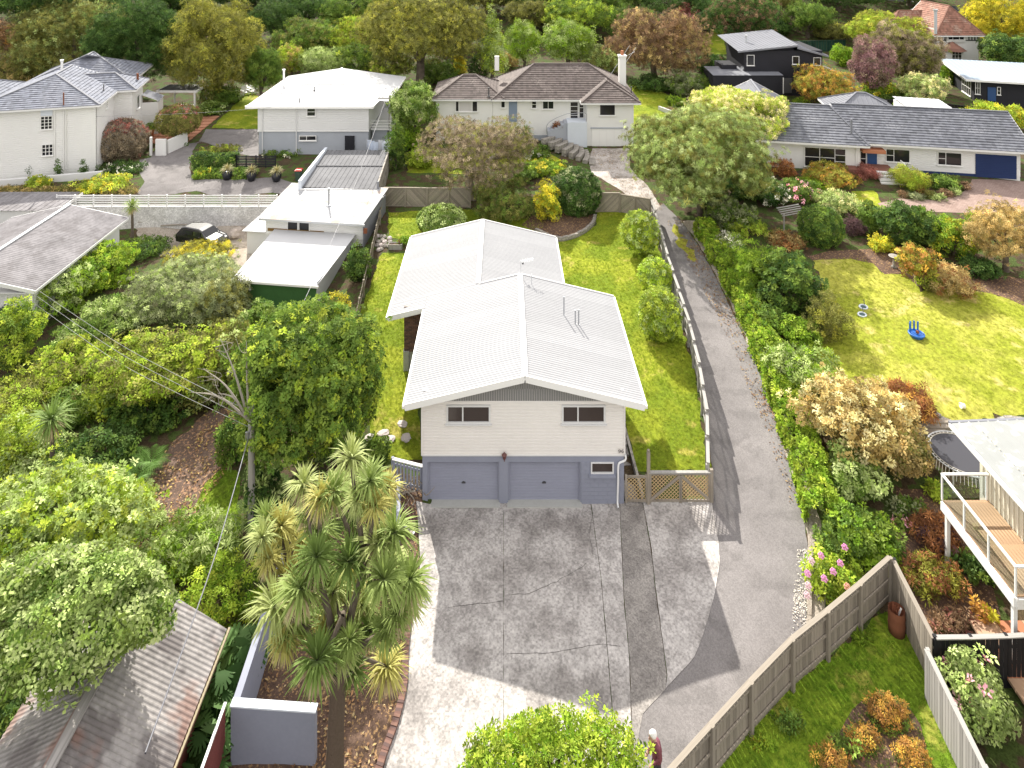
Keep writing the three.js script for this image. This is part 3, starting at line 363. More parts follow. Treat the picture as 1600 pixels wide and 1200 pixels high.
// ---------------------------------------------------------------- the house in the middle
{
  const H = thing('house', 'two storey house with pale corrugated gable roof and blue grey double garage', 'house');
  const XL = -3.76, XR = 5.57, RX = 0.97, pitch = 0.2377, RY = 6.27, roofY = (x) => RY - Math.abs(x - RX) * pitch, leftY = (x) => RY - (RX - x) * pitch;
  // garage level: blocks of painted masonry round the openings
  const garage = [[XL, -3.52, 0, 1.93], [-0.21, 0.21, 0, 1.93], [3.55, XR, 0, 1.4], [3.55, 4.03, 1.4, 1.93], [5.1, XR, 1.4, 1.93], [XL, XR, 1.93, 2.25]];
  const base = mesh('garage_wall', garage.map(([a, b, c, d]) => bx(b - a, d - c + (c ? 0 : 0.4), 0.22, (a + b) / 2, c ? c : -0.4, -0.11)).concat([bx(0.2, 2.65, 7.4, XL + 0.1, -0.4, -3.92), bx(0.2, 2.65, 7.4, XR - 0.1, -0.4, -3.92)]), M.blue, H);
  for (let r = 0; r < 10; r++) for (const [a, b] of r < 7 ? [[3.6, XR]] : [[3.6, 3.97], [5.16, XR]]) for (let x = a - (r % 2) * 0.2; x < b - 0.05; x += 0.4) { const u = Math.max(a, x) + 0.006, v = Math.min(b, x + 0.4) - 0.006; if (v - u > 0.05) mesh('block', bx(v - u, 0.188, 0.02, (u + v) / 2, r * 0.194 + 0.006, 0.008), M.blue, base); }
  for (const [a, b] of [[-3.52, -0.21], [0.21, 3.55]]) {
    const D = new THREE.Group(); D.name = 'garage_door'; H.add(D);
    const pts = [], N = 26, pos = [], uv = [], prof = []; for (let i = 0; i < N; i++) for (const [t, o] of [[0, 0], [0.1, 0.035], [0.5, 0.035], [0.85, 0]]) prof.push([0.06 + (i + t) * 1.86 / N, -0.2 + o]);
    for (let i = 0; i < prof.length - 1; i++) { const [y0, z0] = prof[i], [y1, z1] = prof[i + 1]; pos.push(a, y0, z0, b, y0, z0, b, y1, z1, a, y0, z0, b, y1, z1, a, y1, z1); uv.push(a, y0, b, y0, b, y1, a, y0, b, y1, a, y1); }
    const geo = new THREE.BufferGeometry(); geo.setAttribute('position', new THREE.Float32BufferAttribute(pos, 3)); geo.setAttribute('uv', new THREE.Float32BufferAttribute(uv, 2)); geo.computeVertexNormals(); mesh('curtain', geo, M.blueDoor, D);
    mesh('handle', [bxc(0.18, 0.05, 0.05, (a + b) / 2, 0.86, -0.15), bxc(0.06, 0.08, 0.03, (a + b) / 2, 0.86, -0.165)], M.darkMetal, D);
    mesh('bottom_rail', bx(b - a - 0.04, 0.06, 0.06, (a + b) / 2, 0.02, -0.19), M.blueDoor, D);
    for (const gx of [a + 0.036, b - 0.036]) mesh('guide', bx(0.07, 1.92, 0.06, gx, 0, -0.15), M.blueDoor, D);
    mesh('threshold', bx(b - a + 0.1, 0.05, 0.5, (a + b) / 2, 0.012, -0.0), M.found, D);
    mesh('inner_wall', bx(b - a, 2.2, 0.05, (a + b) / 2, -0.1, -0.3), M.found, D);
  }
  win(H, 4.565, 1.665, 1.0, 0.48, -0.05, { frame: M.offWhite, glass: M.brownGlass, sill: false });
  mesh('window_sill', bx(1.22, 0.12, 0.2, 4.565, 1.27, 0.03), M.blue, H);
  // upper level: single weatherboards, cut round the windows
  mesh('wall', [bx(XR - XL - 0.02, 2.95, 0.1, (XL + XR) / 2, 2.26, -0.1), bx(0.1, 2.8, 7.6, XL + 0.06, 2.26, -3.9), bx(0.1, 2.7, 7.9, XR - 0.06, 2.26, -4.1), bx(5.4, 2.6, 0.1, 2.85, 2.26, -7.95)], M.cream, H);
  const wins = [[-2.64, -0.62, 3.73, 4.56], [2.7, 4.7, 3.73, 4.56]];
  for (const q of boards(XL - 0.02, XR + 0.02, 2.26, 4.74, -0.045, 0.146, wins)) mesh('weatherboard', q, M.cream, H);
  for (const x of [XL - 0.02, XR + 0.02]) mesh('corner_board', bx(0.08, 2.5, 0.12, x, 2.25, -0.03), M.cream, H);
  for (const s of [-1, 1]) for (const q of boards(0.05, 7.7, 2.26, 4.85, 0, 0.146)) mesh('weatherboard', s > 0 ? q.rotateY(Math.PI / 2).translate(XR - 0.015, 0, 0) : q.rotateY(-Math.PI / 2).translate(XL + 0.015, 0, -7.75), M.cream, H);
  mesh('cladding_edge', bx(XR - XL + 0.06, 0.05, 0.06, (XL + XR) / 2, 2.22, 0.0), M.offWhite, H);
  for (const [a, b, c, d] of wins) win(H, (a + b) / 2, (c + d) / 2, b - a - 0.06, d - c - 0.06, -0.045, { cols: [0.92, 1.6], glass: M.brownGlass, frame: M.offWhite, fw: 0.08 });
  // gable infill of narrow upright boards
  for (let x = XL + 0.02; x < XR - 0.02; x += 0.11) { const top = roofY(x + 0.05) - 0.2; if (top > 4.78) mesh('gable_board', bx(0.098, top - 4.75, 0.03, x + 0.05, 4.75, -0.03), M.gable, H); }
  // roof: front wing and rear wing, whose left slopes lie in one plane
  const sh = (x0, x1, z0, z1, f) => [V(x0, f(x0), z0), V(x0, f(x0), z1), V(x1, f(x1), z1), V(x1, f(x1), z0)];
  const Z0 = 0.6, ZB = -8.43, EL = -4.5, ER = 6.42, E2 = -6.6, R2 = -1.5, R2Y = leftY(R2), ER2 = 3.7, ZB2 = -17.1, ZF2 = -7.2, right2 = (x) => R2Y - (x - R2) * pitch;
  const R = mesh('roof', [slope(sh(EL, RX, ZB, Z0, leftY), 'corr'), slope(sh(RX, ER, ZB, Z0, roofY), 'corr'), slope(sh(E2, R2, ZB2, ZB, leftY), 'corr'), slope(sh(E2, EL, ZB, ZF2, leftY), 'corr'), slope(sh(R2, ER2, ZB2, ZB + 0.03, right2), 'corr')], M.roofGrey, H);
  const up = (x, f, z, o = 0) => V(x, f(x) + o, z);
  mesh('ridge_cap', [bar(up(RX, roofY, Z0, 0.03), up(RX, roofY, ZB, 0.03), 0.28, 0.05), bar(V(R2, R2Y + 0.03, ZB - 0.05), V(R2, R2Y + 0.03, ZB2), 0.28, 0.05)], M.trim, R);
  const barge = [[EL, RX, Z0, leftY], [RX, ER, Z0, roofY], [R2 + 0.1, RX, ZB, leftY], [RX, ER, ZB, roofY], [E2, EL, ZF2, leftY], [E2, R2, ZB2, leftY], [R2, ER2, ZB2, right2]];
  for (const [a, b, z, f] of barge) mesh('barge_board', bar(up(a, f, z, -0.09), up(b, f, z, -0.09), 0.06, 0.3), M.white, R);
  const gut = [[EL, ZF2, Z0, leftY], [ER, ZB, Z0, roofY], [E2, ZB2, ZF2, leftY], [ER2, ZB2, ZB, right2]];
  for (const [x, a, b, f] of gut) mesh('gutter', bar(V(x + Math.sign(x) * 0.05, f(x) - 0.09, a), V(x + Math.sign(x) * 0.05, f(x) - 0.09, b), 0.13, 0.13), M.white, R);
  mesh('soffit', [bar(up(EL, leftY, -3.5, -0.2), up(RX, leftY, -3.5, -0.2), 8.2, 0.03), bar(up(RX, roofY, -3.9, -0.2), up(ER, roofY, -3.9, -0.2), 8.9, 0.03)], M.trim, R);
  // rear wing walls in brick on a pale foundation
  const brickWall = (x0, x1, y0, y1, place, small) => { const w = mesh('brick_wall', place(bx(x1 - x0, y1 - y0, 0.12, (x0 + x1) / 2, y0, -0.06)), M.mortar, H); if (!small) return; for (let r = 0, y = y0; y < y1 - 0.05; y += 0.086, r++) for (let x = x0 - (r % 2) * 0.12; x < x1 - 0.02; x += 0.24) { const u = Math.max(x0, x) + 0.005, v = Math.min(x1, x + 0.24) - 0.005; if (v - u > 0.03) mesh('brick', place(bx(v - u, 0.076, 0.02, (u + v) / 2, y + 0.005, 0.008)), M.brick[Math.floor(rnd() * 3)], w); } };
  brickWall(-5.75, XL, 2.15, 4.75, (q) => q.translate(0, 0, -7.75), true);
  brickWall(7.8, 16.5, 2.15, 4.55, (q) => q.rotateY(-Math.PI / 2).translate(-5.75, 0, -24.25), false);
  brickWall(8.0, 16.5, 2.15, 4.4, (q) => q.rotateY(Math.PI / 2).translate(3.1, 0, 0), false);
  mesh('foundation', [bx(2.1, 2.2, 0.3, -4.75, 0, -7.95), bx(0.3, 2.2, 8.9, -5.62, 0, -12.1), bx(0.3, 2.2, 8.6, 2.98, 0, -12.2), bx(8.6, 4.4, 0.3, -1.3, 0, -16.4)], M.found, H);
  // small things fixed to the house
  pipe(H, 'downpipe', [[5.62, 2.35, 0.08], [5.62, 2.1, 0.08], [5.34, 1.95, 0.08], [5.3, 1.85, 0.08], [5.28, 1.0, 0.08], [5.26, 0.06, 0.08], [5.26, 0.04, 0.3]], 0.045, M.whiteGloss);
  const lamp = mesh('wall_lantern', [cyl(0.1, 0.075, 0.17, 0.03, 2.22, 0.17, 8), cyl(0.02, 0.13, 0.09, 0.03, 2.39, 0.17, 8), cyl(0.03, 0.02, 0.12, 0.03, 2.09, 0.17, 8), bxc(0.05, 0.28, 0.04, 0.03, 2.25, 0.02), bxc(0.04, 0.04, 0.16, 0.03, 2.32, 0.1)], mat([0.12, 0.045, 0.04], 0.5), H);
  { // house number
    const cv = document.createElement('canvas'); cv.width = 128; cv.height = 128; const c = cv.getContext('2d'); c.fillStyle = '#d7d1cb'; c.fillRect(0, 0, 128, 128); c.fillStyle = '#2a2422'; c.font = 'bold 104px sans-serif'; c.textAlign = 'center'; c.textBaseline = 'middle'; c.fillText('96', 64, 68);
    const t = new THREE.CanvasTexture(cv); t.colorSpace = THREE.SRGBColorSpace; const q = new THREE.BoxGeometry(0.3, 0.27, 0.012); mesh('number_plate', q.translate(5.43, 2.45, 0.012), mat(null, 0.6, { map: t }), H);
  }
  for (const [x, z, h] of [[3.8, -4.6, 0.75], [3.98, -4.62, 0.8], [3.25, -5.2, 1.0]]) vent(H, x, roofY(x) - 0.05, z, h, 0.035, M.metal);
  vent(H, 1.6, 6.05, -7.6, 0.6, 0.02, M.galv);
  const A = thing('tv_aerial', 'small television aerial on the pale roof ridge', 'aerial', [1.0, 6.26, -8.3]);
  mesh('mast', [cyl(0.018, 0.018, 0.9, 0, 0, 0, 6)], M.galv, A); mesh('boom', bar(V(-0.05, 0.82, 0), V(0.75, 0.95, -0.1), 0.02), M.galv, A); for (let k = 0; k < 7; k++) mesh('element', bar(V(0.1 + k * 0.1, 0.84 + k * 0.016, -0.25), V(0.1 + k * 0.1, 0.84 + k * 0.016, 0.2), 0.012), M.galv, A); mesh('box', bxc(0.1, 0.1, 0.1, 0.12, 0.72, 0), M.darkMetal, A);
}
// ---------------------------------------------------------------- neighbouring buildings: places on their walls are read off the photograph
function wp(grp, zl, px, py) {                                           // pixel -> local x, y on the wall plane z = zl of a building
  grp.updateMatrix(); const inv = grp.matrix.clone().invert(), o = V(0, EYE, CAMZ).applyMatrix4(inv), d = V((px - CX) / F, -(py - CY) / F, -1).transformDirection(inv); const t = (zl - o.z) / d.z; return o.addScaledVector(d, t);
}
function hp(grp, y, px, py) { grp.updateMatrix(); return P(px, py, y + grp.position.y).applyMatrix4(grp.matrix.clone().invert()); }
function winPx(grp, zl, [x0, y0, x1, y1], opt) { const a = wp(grp, zl, x0, y0), b = wp(grp, zl, x1, y1); return win(grp, (a.x + b.x) / 2, (a.y + b.y) / 2, Math.abs(b.x - a.x), Math.abs(a.y - b.y), zl + 0.02, opt); }
function panelPx(grp, name, zl, [x0, y0, x1, y1], m, d = 0.06) { const a = wp(grp, zl, x0, y0), b = wp(grp, zl, x1, y1); return mesh(name, bxc(Math.abs(b.x - a.x), Math.abs(a.y - b.y), d, (a.x + b.x) / 2, (a.y + b.y) / 2, zl + d / 2), m, grp); }
const atPx = (px, py, y) => { const p = P(px, py, y); return [p.x, y, p.z]; };

{ // white two storey house with blue grey tiles
  const B = thing('white_house', 'large white weatherboard house with pale blue grey tiled hip roofs', 'house', atPx(150, 270, 2.5), 0.2565);
  mesh('wall', [bx(13.5, 7.6, 9, -6.76, -1, -4.51)], M.whiteWall, B); wallBoards(B, -14, 0, 0.1, 6.6, 0, 0.2, M.whiteWall); wallBoards(B, 0, 9, 0.1, 6.6, 0, 0.2, M.whiteWall, Math.PI / 2, 0, 0);
  mesh('wall', [bx(6.5, 7.6, 4.2, -1.45, -1, -7.8)], M.whiteWall, B); wallBoards(B, 0.02, 1.8, 0.1, 6.6, -5.7, 0.2, M.whiteWall); mesh('wall', bx(9, 7.6, 8, -4.6, -1, -13.9), M.whiteWall, B); mesh('wall', bx(14, 7.6, 7, -15.5, -1, -7), M.whiteWall, B);
  roof(B, [-10.9, 0.5, -9.8, 0.5], 6.72, 8.8, M.paleTile, { along: 'z', hips: 'f', cap: M.slate }); roof(B, [-6.2, 2.3, -10.6, -5.2], 6.74, 8.1, M.paleTile, { hips: 'r', cap: M.slate }); roof(B, [-10.4, 0.8, -19, -9.9], 6.76, 9.2, M.paleTile, { along: 'z', hips: 'fb', cap: M.slate }); roof(B, [-23, -8.6, -11, -2.6], 6.7, 8.5, M.paleTile, { hips: 'lr', cap: M.slate });
  winPx(B, 0.05, [64, 182, 82, 201], { cols: [1, 1, 1], rows: 4 }); winPx(B, 0.05, [66, 226, 83, 242], { cols: [1, 1, 1], rows: 3 }); panelPx(B, 'blind_panel', 0.05, [64, 169, 82, 180], M.paleBlue);
  for (const [px, a, b] of [[85.5, 168, 262], [100, 162, 266], [103, 168, 268]]) { const p = wp(B, 0.1, px, a), q = wp(B, 0.1, px, b); pipe(B, 'downpipe', [[p.x, p.y, 0.12], [q.x, (p.y + q.y) / 2, 0.12], [q.x, q.y, 0.12]], 0.05, M.white); }
  { const p = wp(B, 0.2, 100, 162); mesh('soil_pipe', cyl(0.06, 0.06, 1.2, p.x, p.y - 0.1, 0.3, 8), M.rust, B); }
  for (const [px, py, h] of [[162, 139, 0.6], [152, 148, 0.5]]) { const p = wp(B, -4, px, py); vent(B, p.x, p.y - 0.15, -4, h); }
  flue(B, -5.6, 8.4, -8, 1.2, 0.12, M.white); mesh('brick_stub', cyl(0.12, 0.12, 0.8, 1.6, 7, -8.6, 8), M.rust, B);
  win(B, 0.02, 5.8, 0.8, 0.7, -3.2, { ry: Math.PI / 2 }); win(B, 1.85, 4.9, 1.0, 1.4, -7.6, { ry: Math.PI / 2 }); win(B, 1.85, 1.8, 1.0, 1.9, -7.6, { ry: Math.PI / 2 });
  mesh('porch_roof', slope([V(1.8, 5.2, -12), V(1.8, 5.2, -9.4), V(3.6, 4.4, -9.4), V(3.6, 4.4, -12)], 'tray', 0.4), M.slate, B); mesh('porch_wall', [bx(0.1, 4.3, 2.6, 3.4, 0, -10.7), bx(1.6, 4.3, 0.1, 2.6, 0, -9.5)], M.whiteWall, B);
}
{ // house with the white hip roof
  const C = thing('white_roof_house', 'two storey house with a bright white roof and grey lower floor', 'house', [...atPx(403, 243, 3.0)]);
  const w = 11.4, d = 12.5;
  mesh('wall', bx(w, 2.6, d, w / 2, 2.55, -d / 2), M.offWhite, C); wallBoards(C, 0, w, 2.5, 5.0, 0, 0.2, M.offWhite); mesh('base_wall', bx(w - 0.1, 4, d - 0.1, w / 2, -1.5, -d / 2 - 0.05), M.greyBase, C);
  const e = 5.15, r = 6.05, A = (x, z, y) => V(x, y, z), x0 = -1.1, x1 = w + 0.55, xm = (x0 + x1) / 2, zf = 0.5, zb = -13.6, za = -5.6;
  const R = mesh('roof', [slope([A(x0, zf, e), A(x1, zf, e), A(xm + 2.2, za, r), A(xm - 2.2, za, r)], 'flat'), slope([A(x0, zb, e), A(x0, zf, e), A(xm - 2.2, za, r), A(xm, za - 0.4, r + 0.06), A(xm, zb, r + 0.06)], 'flat'), slope([A(x1 + 1.3, zb, e - 0.1), A(xm, zb, r + 0.06), A(xm, za - 0.4, r + 0.06), A(xm + 2.2, za, r), A(x1, zf, e), A(x1, -2, e), A(x1 + 1.3, -2, e - 0.12)], 'flat')], M.whiteRoof, C);
  mesh('fascia', [bar(A(x0, zf, e - 0.1), A(x1, zf, e - 0.1), 0.08, 0.2), bar(A(x0, zb, e - 0.1), A(x0, zf, e - 0.1), 0.08, 0.2), bar(A(x1, zf, e - 0.1), A(x1, -2, e - 0.1), 0.08, 0.2), bar(A(x1 + 1.3, -2, e - 0.2), A(x1 + 1.3, zb, e - 0.2), 0.08, 0.2)], M.white, R); mesh('ridge_cap', [bar(A(xm, zb, r + 0.09), A(xm, za, r + 0.09), 0.25, 0.05), bar(A(x0, zf, e + 0.04), A(xm - 2.2, za, r + 0.04), 0.2, 0.05), bar(A(x1, zf, e + 0.04), A(xm + 2.2, za, r + 0.04), 0.2, 0.05), bar(A(xm - 2.2, za, r + 0.04), A(xm + 2.2, za, r + 0.04), 0.2, 0.05)], M.white, R);
  winPx(C, 0.05, [480, 168, 493, 181], { rows: 2 }); winPx(C, 0, [468, 212, 494, 219], { cols: [1, 1.3] }); panelPx(C, 'door', 0, [539, 212, 554, 237], M.black);
  mesh('base_trim', bx(w + 0.06, 0.08, 0.12, w / 2, 2.48, 0.0), M.white, C);
  for (const px of [410, 463]) { const p = wp(C, 0.1, px, 168), q = wp(C, 0.1, px, 238); pipe(C, 'downpipe', [[p.x, p.y, 0.12], [p.x, (p.y + q.y) / 2, 0.12], [p.x, q.y, 0.12]], 0.045, M.offWhite); }
  flue(C, 0.4, 5.3, -7, 1.9, 0.11, M.white); vent(C, 4.1, 5.2, -0.6, 0.5, 0.05); vent(C, 4.8, 5.8, -3.6, 0.4); 
  const dk = new THREE.Group(); dk.name = 'balcony'; C.add(dk); mesh('deck', bx(2.2, 0.16, 8, w + 1.1, 2.3, -5), M.offWhite, dk); for (let k = 0; k < 4; k++) mesh('post', bx(0.1, 4.6, 0.1, w + 2.1, -0.2, -1.1 - k * 2.4), M.white, dk); for (let k = 0; k < 4; k++) mesh('rail', bxc(0.06, 0.05, 7.9, w + 2.1, 2.65 + k * 0.25, -5), M.white, dk); for (let k = 0; k < 3; k++) mesh('rail', bxc(2.1, 0.05, 0.06, w + 1.05, 2.7 + k * 0.28, -1.05), M.white, dk);
  mesh('grey_screen', bx(1.6, 2.2, 0.06, w + 0.9, 0, -1.4), M.greyBase, C);
}
{ // brown tiled house
  const D = thing('brown_tile_house', 'white plaster house with brown tiled hip roofs, chimney and white garage', 'house', atPx(917, 229, 3.5));
  const z1 = -1.3;
  mesh('wall', bx(4.9, 6.2, 9.5, 2.45, -1.5, -4.75), M.whiteWall, D); mesh('wall', bx(9.9, 6.4, 8.2, -4.93, -1.7, z1 - 4.1), M.whiteWall, D); mesh('wall', bx(6, 6.4, 7, -12.9, -1.7, -4.75), M.whiteWall, D);
  roof(D, [-10, 5.55, -10.6, -0.75], 4.72, 7.5, M.brownTile, { hips: 'lr', inset: 4.7 }); roof(D, [-0.65, 5.53, -6, 0.55], 4.7, 6.3, M.brownTile, { along: 'z', hips: 'f' }); roof(D, [-16.4, -8.6, -8.3, -0.8], 4.74, 6.5, M.brownTile, { hips: 'lr', inset: 3.2 });
  mesh('base_band', bx(9.88, 1.1, 0.05, -4.95, -0.3, z1 + 0.027), M.greyBase, D);
  winPx(D, 0, [937, 162, 961, 180]); panelPx(D, 'garage_door', 0, [925, 201, 971, 229], M.white); { const a = wp(D, 0.06, 925, 201), b = wp(D, 0.06, 971, 229); for (let k = 1; k < 4; k++) mesh('door_batten', bxc(0.03, a.y - b.y, 0.03, lerp(a.x, b.x, k / 4), (a.y + b.y) / 2, 0.075), M.trim, D); mesh('lintel', bxc(b.x - a.x + 0.3, 0.12, 0.12, (a.x + b.x) / 2, a.y + 0.06, 0.06), M.greyBase, D); }
  winPx(D, z1, [831, 157, 838, 169], { rows: 2 }); winPx(D, z1, [848, 157, 865, 170], { cols: [1, 1] }); winPx(D, z1, [891, 159, 903, 187], { rows: 4, name: 'glazed_door', sill: false }); winPx(D, z1, [905, 160, 912, 184], { rows: 3 }); panelPx(D, 'door', z1, [795, 158, 808, 190], M.greyDoor); winPx(D, z1, [783, 158, 789, 168]); winPx(D, -1.25, [712, 158, 746, 174], { cols: [0.5, 2, 1], glass: M.curtain }); for (const q of [[712, 158, 717, 174], [738, 158, 746, 174]]) winPx(D, -1.2, q, { sill: false });
  { const a = wp(D, -0.4, 886, 188), b = wp(D, -0.4, 916, 228); mesh('porch', bx(b.x - a.x, a.y + 1.5, 1.9, (a.x + b.x) / 2, -1.5, -0.6), M.paleBlue, D); for (let k = 0; k < 6; k++) mesh('step', bx(0.34, a.y - 0.17 * (k + 1) + 1.5, 1.5, a.x - 0.17 - 0.34 * k, -1.5, -0.7), M.greyBase, D); pipe(D, 'handrail', [[a.x + 0.4, a.y + 0.9, 0.3], [a.x, a.y + 0.9, 0.3], [a.x - 2.1, a.y - 0.2, 0.3], [a.x - 2.2, a.y - 1.2, 0.3]], 0.03, M.metal); pipe(D, 'handrail', [[b.x - 0.1, a.y, 0.3], [b.x - 0.1, a.y + 0.9, 0.3], [a.x + 0.3, a.y + 0.9, 0.3]], 0.03, M.metal); }
  { const c = wp(D, -5, 974, 125); const ch = mesh('chimney', [bx(0.75, 4.2, 0.75, 4.6, 4.2, -5.2), bx(0.9, 0.2, 0.9, 4.6, 8.4, -5.2)], M.whiteWall, D); mesh('chimney_pot', cyl(0.16, 0.2, 0.5, 4.6, 8.6, -5.2, 8), M.terracotta, ch); mesh('aerial', [bar(V(4.2, 6.6, -5.2), V(6.2, 9.4, -5.4), 0.03), bar(V(3.0, 6.0, -5.0), V(5.4, 9.7, -5.0), 0.03), bar(V(4.9, 8.4, -5.2), V(6, 9.0, -5), 0.03)], M.galv, ch); }
  vent(D, -10.3, 5.0, -1.0, 0.9, 0.06); vent(D, 5.0, 4.9, -1.8, 0.9, 0.06); mesh('chimney', bx(0.5, 1.6, 0.5, -9.5, 6.6, -6.5), M.whiteWall, D);
  const ST = thing('curved_steps', 'fan of dark curved garden steps below the brown tiled house', 'steps', [0, 0, 0]);
  for (let k = 0; k < 8; k++) { const a = G(868 + k * 7.5, 214 + k * 2.5), b = G(848 + k * 11, 234 + k * 3.6), m = G(866 + k * 8.6, 226 + k * 3.2); const y = lerp(4.6, 3.3, k / 7); const pts = [a, m, b].map((p) => V(p.x, y, p.z)), c = new THREE.CatmullRomCurve3(pts).getPoints(8); for (let i = 0; i < 8; i++) mesh('step_block', bar(V(c[i].x, y - 0.35, c[i].z), V(c[i + 1].x, y - 0.35, c[i + 1].z), 0.5, 0.7), M.stone, ST); }
}
{ // long white house with dark tiles and blue garage door
  const E = thing('long_white_house', 'long white house with dark grey tiled roof and blue garage door', 'house', atPx(1594, 281, 3.3), -0.19);
  const L = 21.4;
  mesh('wall', bx(L - 7.4, 3.9, 7.5, -(L - 7.4) / 2, -1, -3.76), M.whiteWall, E); wallBoards(E, -(L - 7.4), 0, 0.3, 2.75, 0, 0.19, M.whiteWall); mesh('wall', bx(8.2, 3.9, 8, -(L - 3.4), -1, -3.1), M.whiteWall, E);
  mesh('base_band', bx(11.0, 0.5, 0.05, -8.6, -0.2, 0.03), M.navy, E);
  roof(E, [-15.2, 0.9, -8.6, 0.75], 2.78, 5.2, M.greyTile, { hips: '', inset: 4 }); roof(E, [-23.4, -13.3, -8.4, 1.7], 2.8, 5.15, M.greyTile, { hips: 'r', inset: 2.2 });
  winPx(E, 0.03, [1384, 232, 1421, 254], { cols: [0.5, 1], rows: [2, 1] }); winPx(E, 0.03, [1465, 237, 1502, 259], { cols: [0.5, 1], rows: [2, 1] }); panelPx(E, 'garage_door', 0.03, [1524, 240, 1588, 280], M.navy); { const a = wp(E, 0.1, 1524, 240), b = wp(E, 0.1, 1588, 276); for (let k = 1; k < 12; k++) mesh('door_slat', bxc(b.x - a.x, 0.05, 0.03, (a.x + b.x) / 2, lerp(b.y, a.y, k / 12), 0.1), M.navy, E); }
  winPx(E, 0.93, [1257, 229, 1321, 263], { cols: [0.37, 0.37, 0.26], rows: [2, 2, 3] }); winPx(E, 0.05, [1344, 236, 1353, 259], { rows: 2, sill: false }); panelPx(E, 'front_door', 0.05, [1355, 237, 1370, 263], M.doorBlue);
  { const a = wp(E, 0.5, 1345, 232), b = wp(E, 0.5, 1381, 237); mesh('door_canopy', bxc(b.x - a.x, 0.28, 1.2, (a.x + b.x) / 2, (a.y + b.y) / 2, 0.5), M.terracotta, E); const p = wp(E, 0.4, 1330, 264), q = wp(E, 0.4, 1384, 276); mesh('porch', bx(q.x - p.x + 1.4, 0.6, 2, (p.x + q.x) / 2 - 0.4, 0.05, 1.0), mat([0.22, 0.1, 0.075], 0.9), E); for (let k = 0; k < 5; k++) mesh('step', bx(2.3, 0.16, 0.36, q.x - 0.2, 0.5 - k * 0.2, 2.1 + k * 0.36), M.trim, E); pipe(E, 'handrail', [[q.x + 1, 1.5, 1.2], [q.x + 1.05, 1.45, 2.0], [q.x + 1.1, 0.6, 3.4], [q.x + 1.1, -0.3, 3.5]], 0.04, M.white); for (const z of [1.2, 2]) mesh('rail_post', cyl(0.03, 0.03, 0.9, q.x + 1.02, 0.6, z, 6), M.white, E); }
  { const p = wp(E, 1.2, 1335, 220); mesh('flue', cyl(0.1, 0.1, 1.5, p.x, 3.4, 0.3, 8), M.slate, E); const q = wp(E, 0.1, 1333, 234); pipe(E, 'downpipe', [[q.x, 2.6, 1.05], [q.x, 1.3, 1.05], [q.x, 0, 1.05]], 0.05, M.white); }
  roof(E, [-13.6, -6.2, -15.2, -8.8], 3.0, 4.6, M.slate, { hips: 'lr', type: 'tray', period: 0.5 }); mesh('wall', bx(6.4, 3.6, 5.2, -9.9, -0.6, -12), M.whiteWall, E); roof(E, [-24.8, -17.6, -15, -8.6], 3.0, 4.9, M.slate, { along: 'z', type: 'tray', period: 0.5 });
  mesh('lean_to_roof', slope([V(-6.0, 3.9, -14), V(-6.0, 3.7, -8.7), V(-1.2, 3.6, -8.7), V(-1.2, 3.8, -14)], 'tray', 0.5), M.whiteRoof, E); mesh('lean_to_wall', bx(4.6, 4.2, 5, -3.6, -0.6, -11.4), M.whiteWall, E);
}
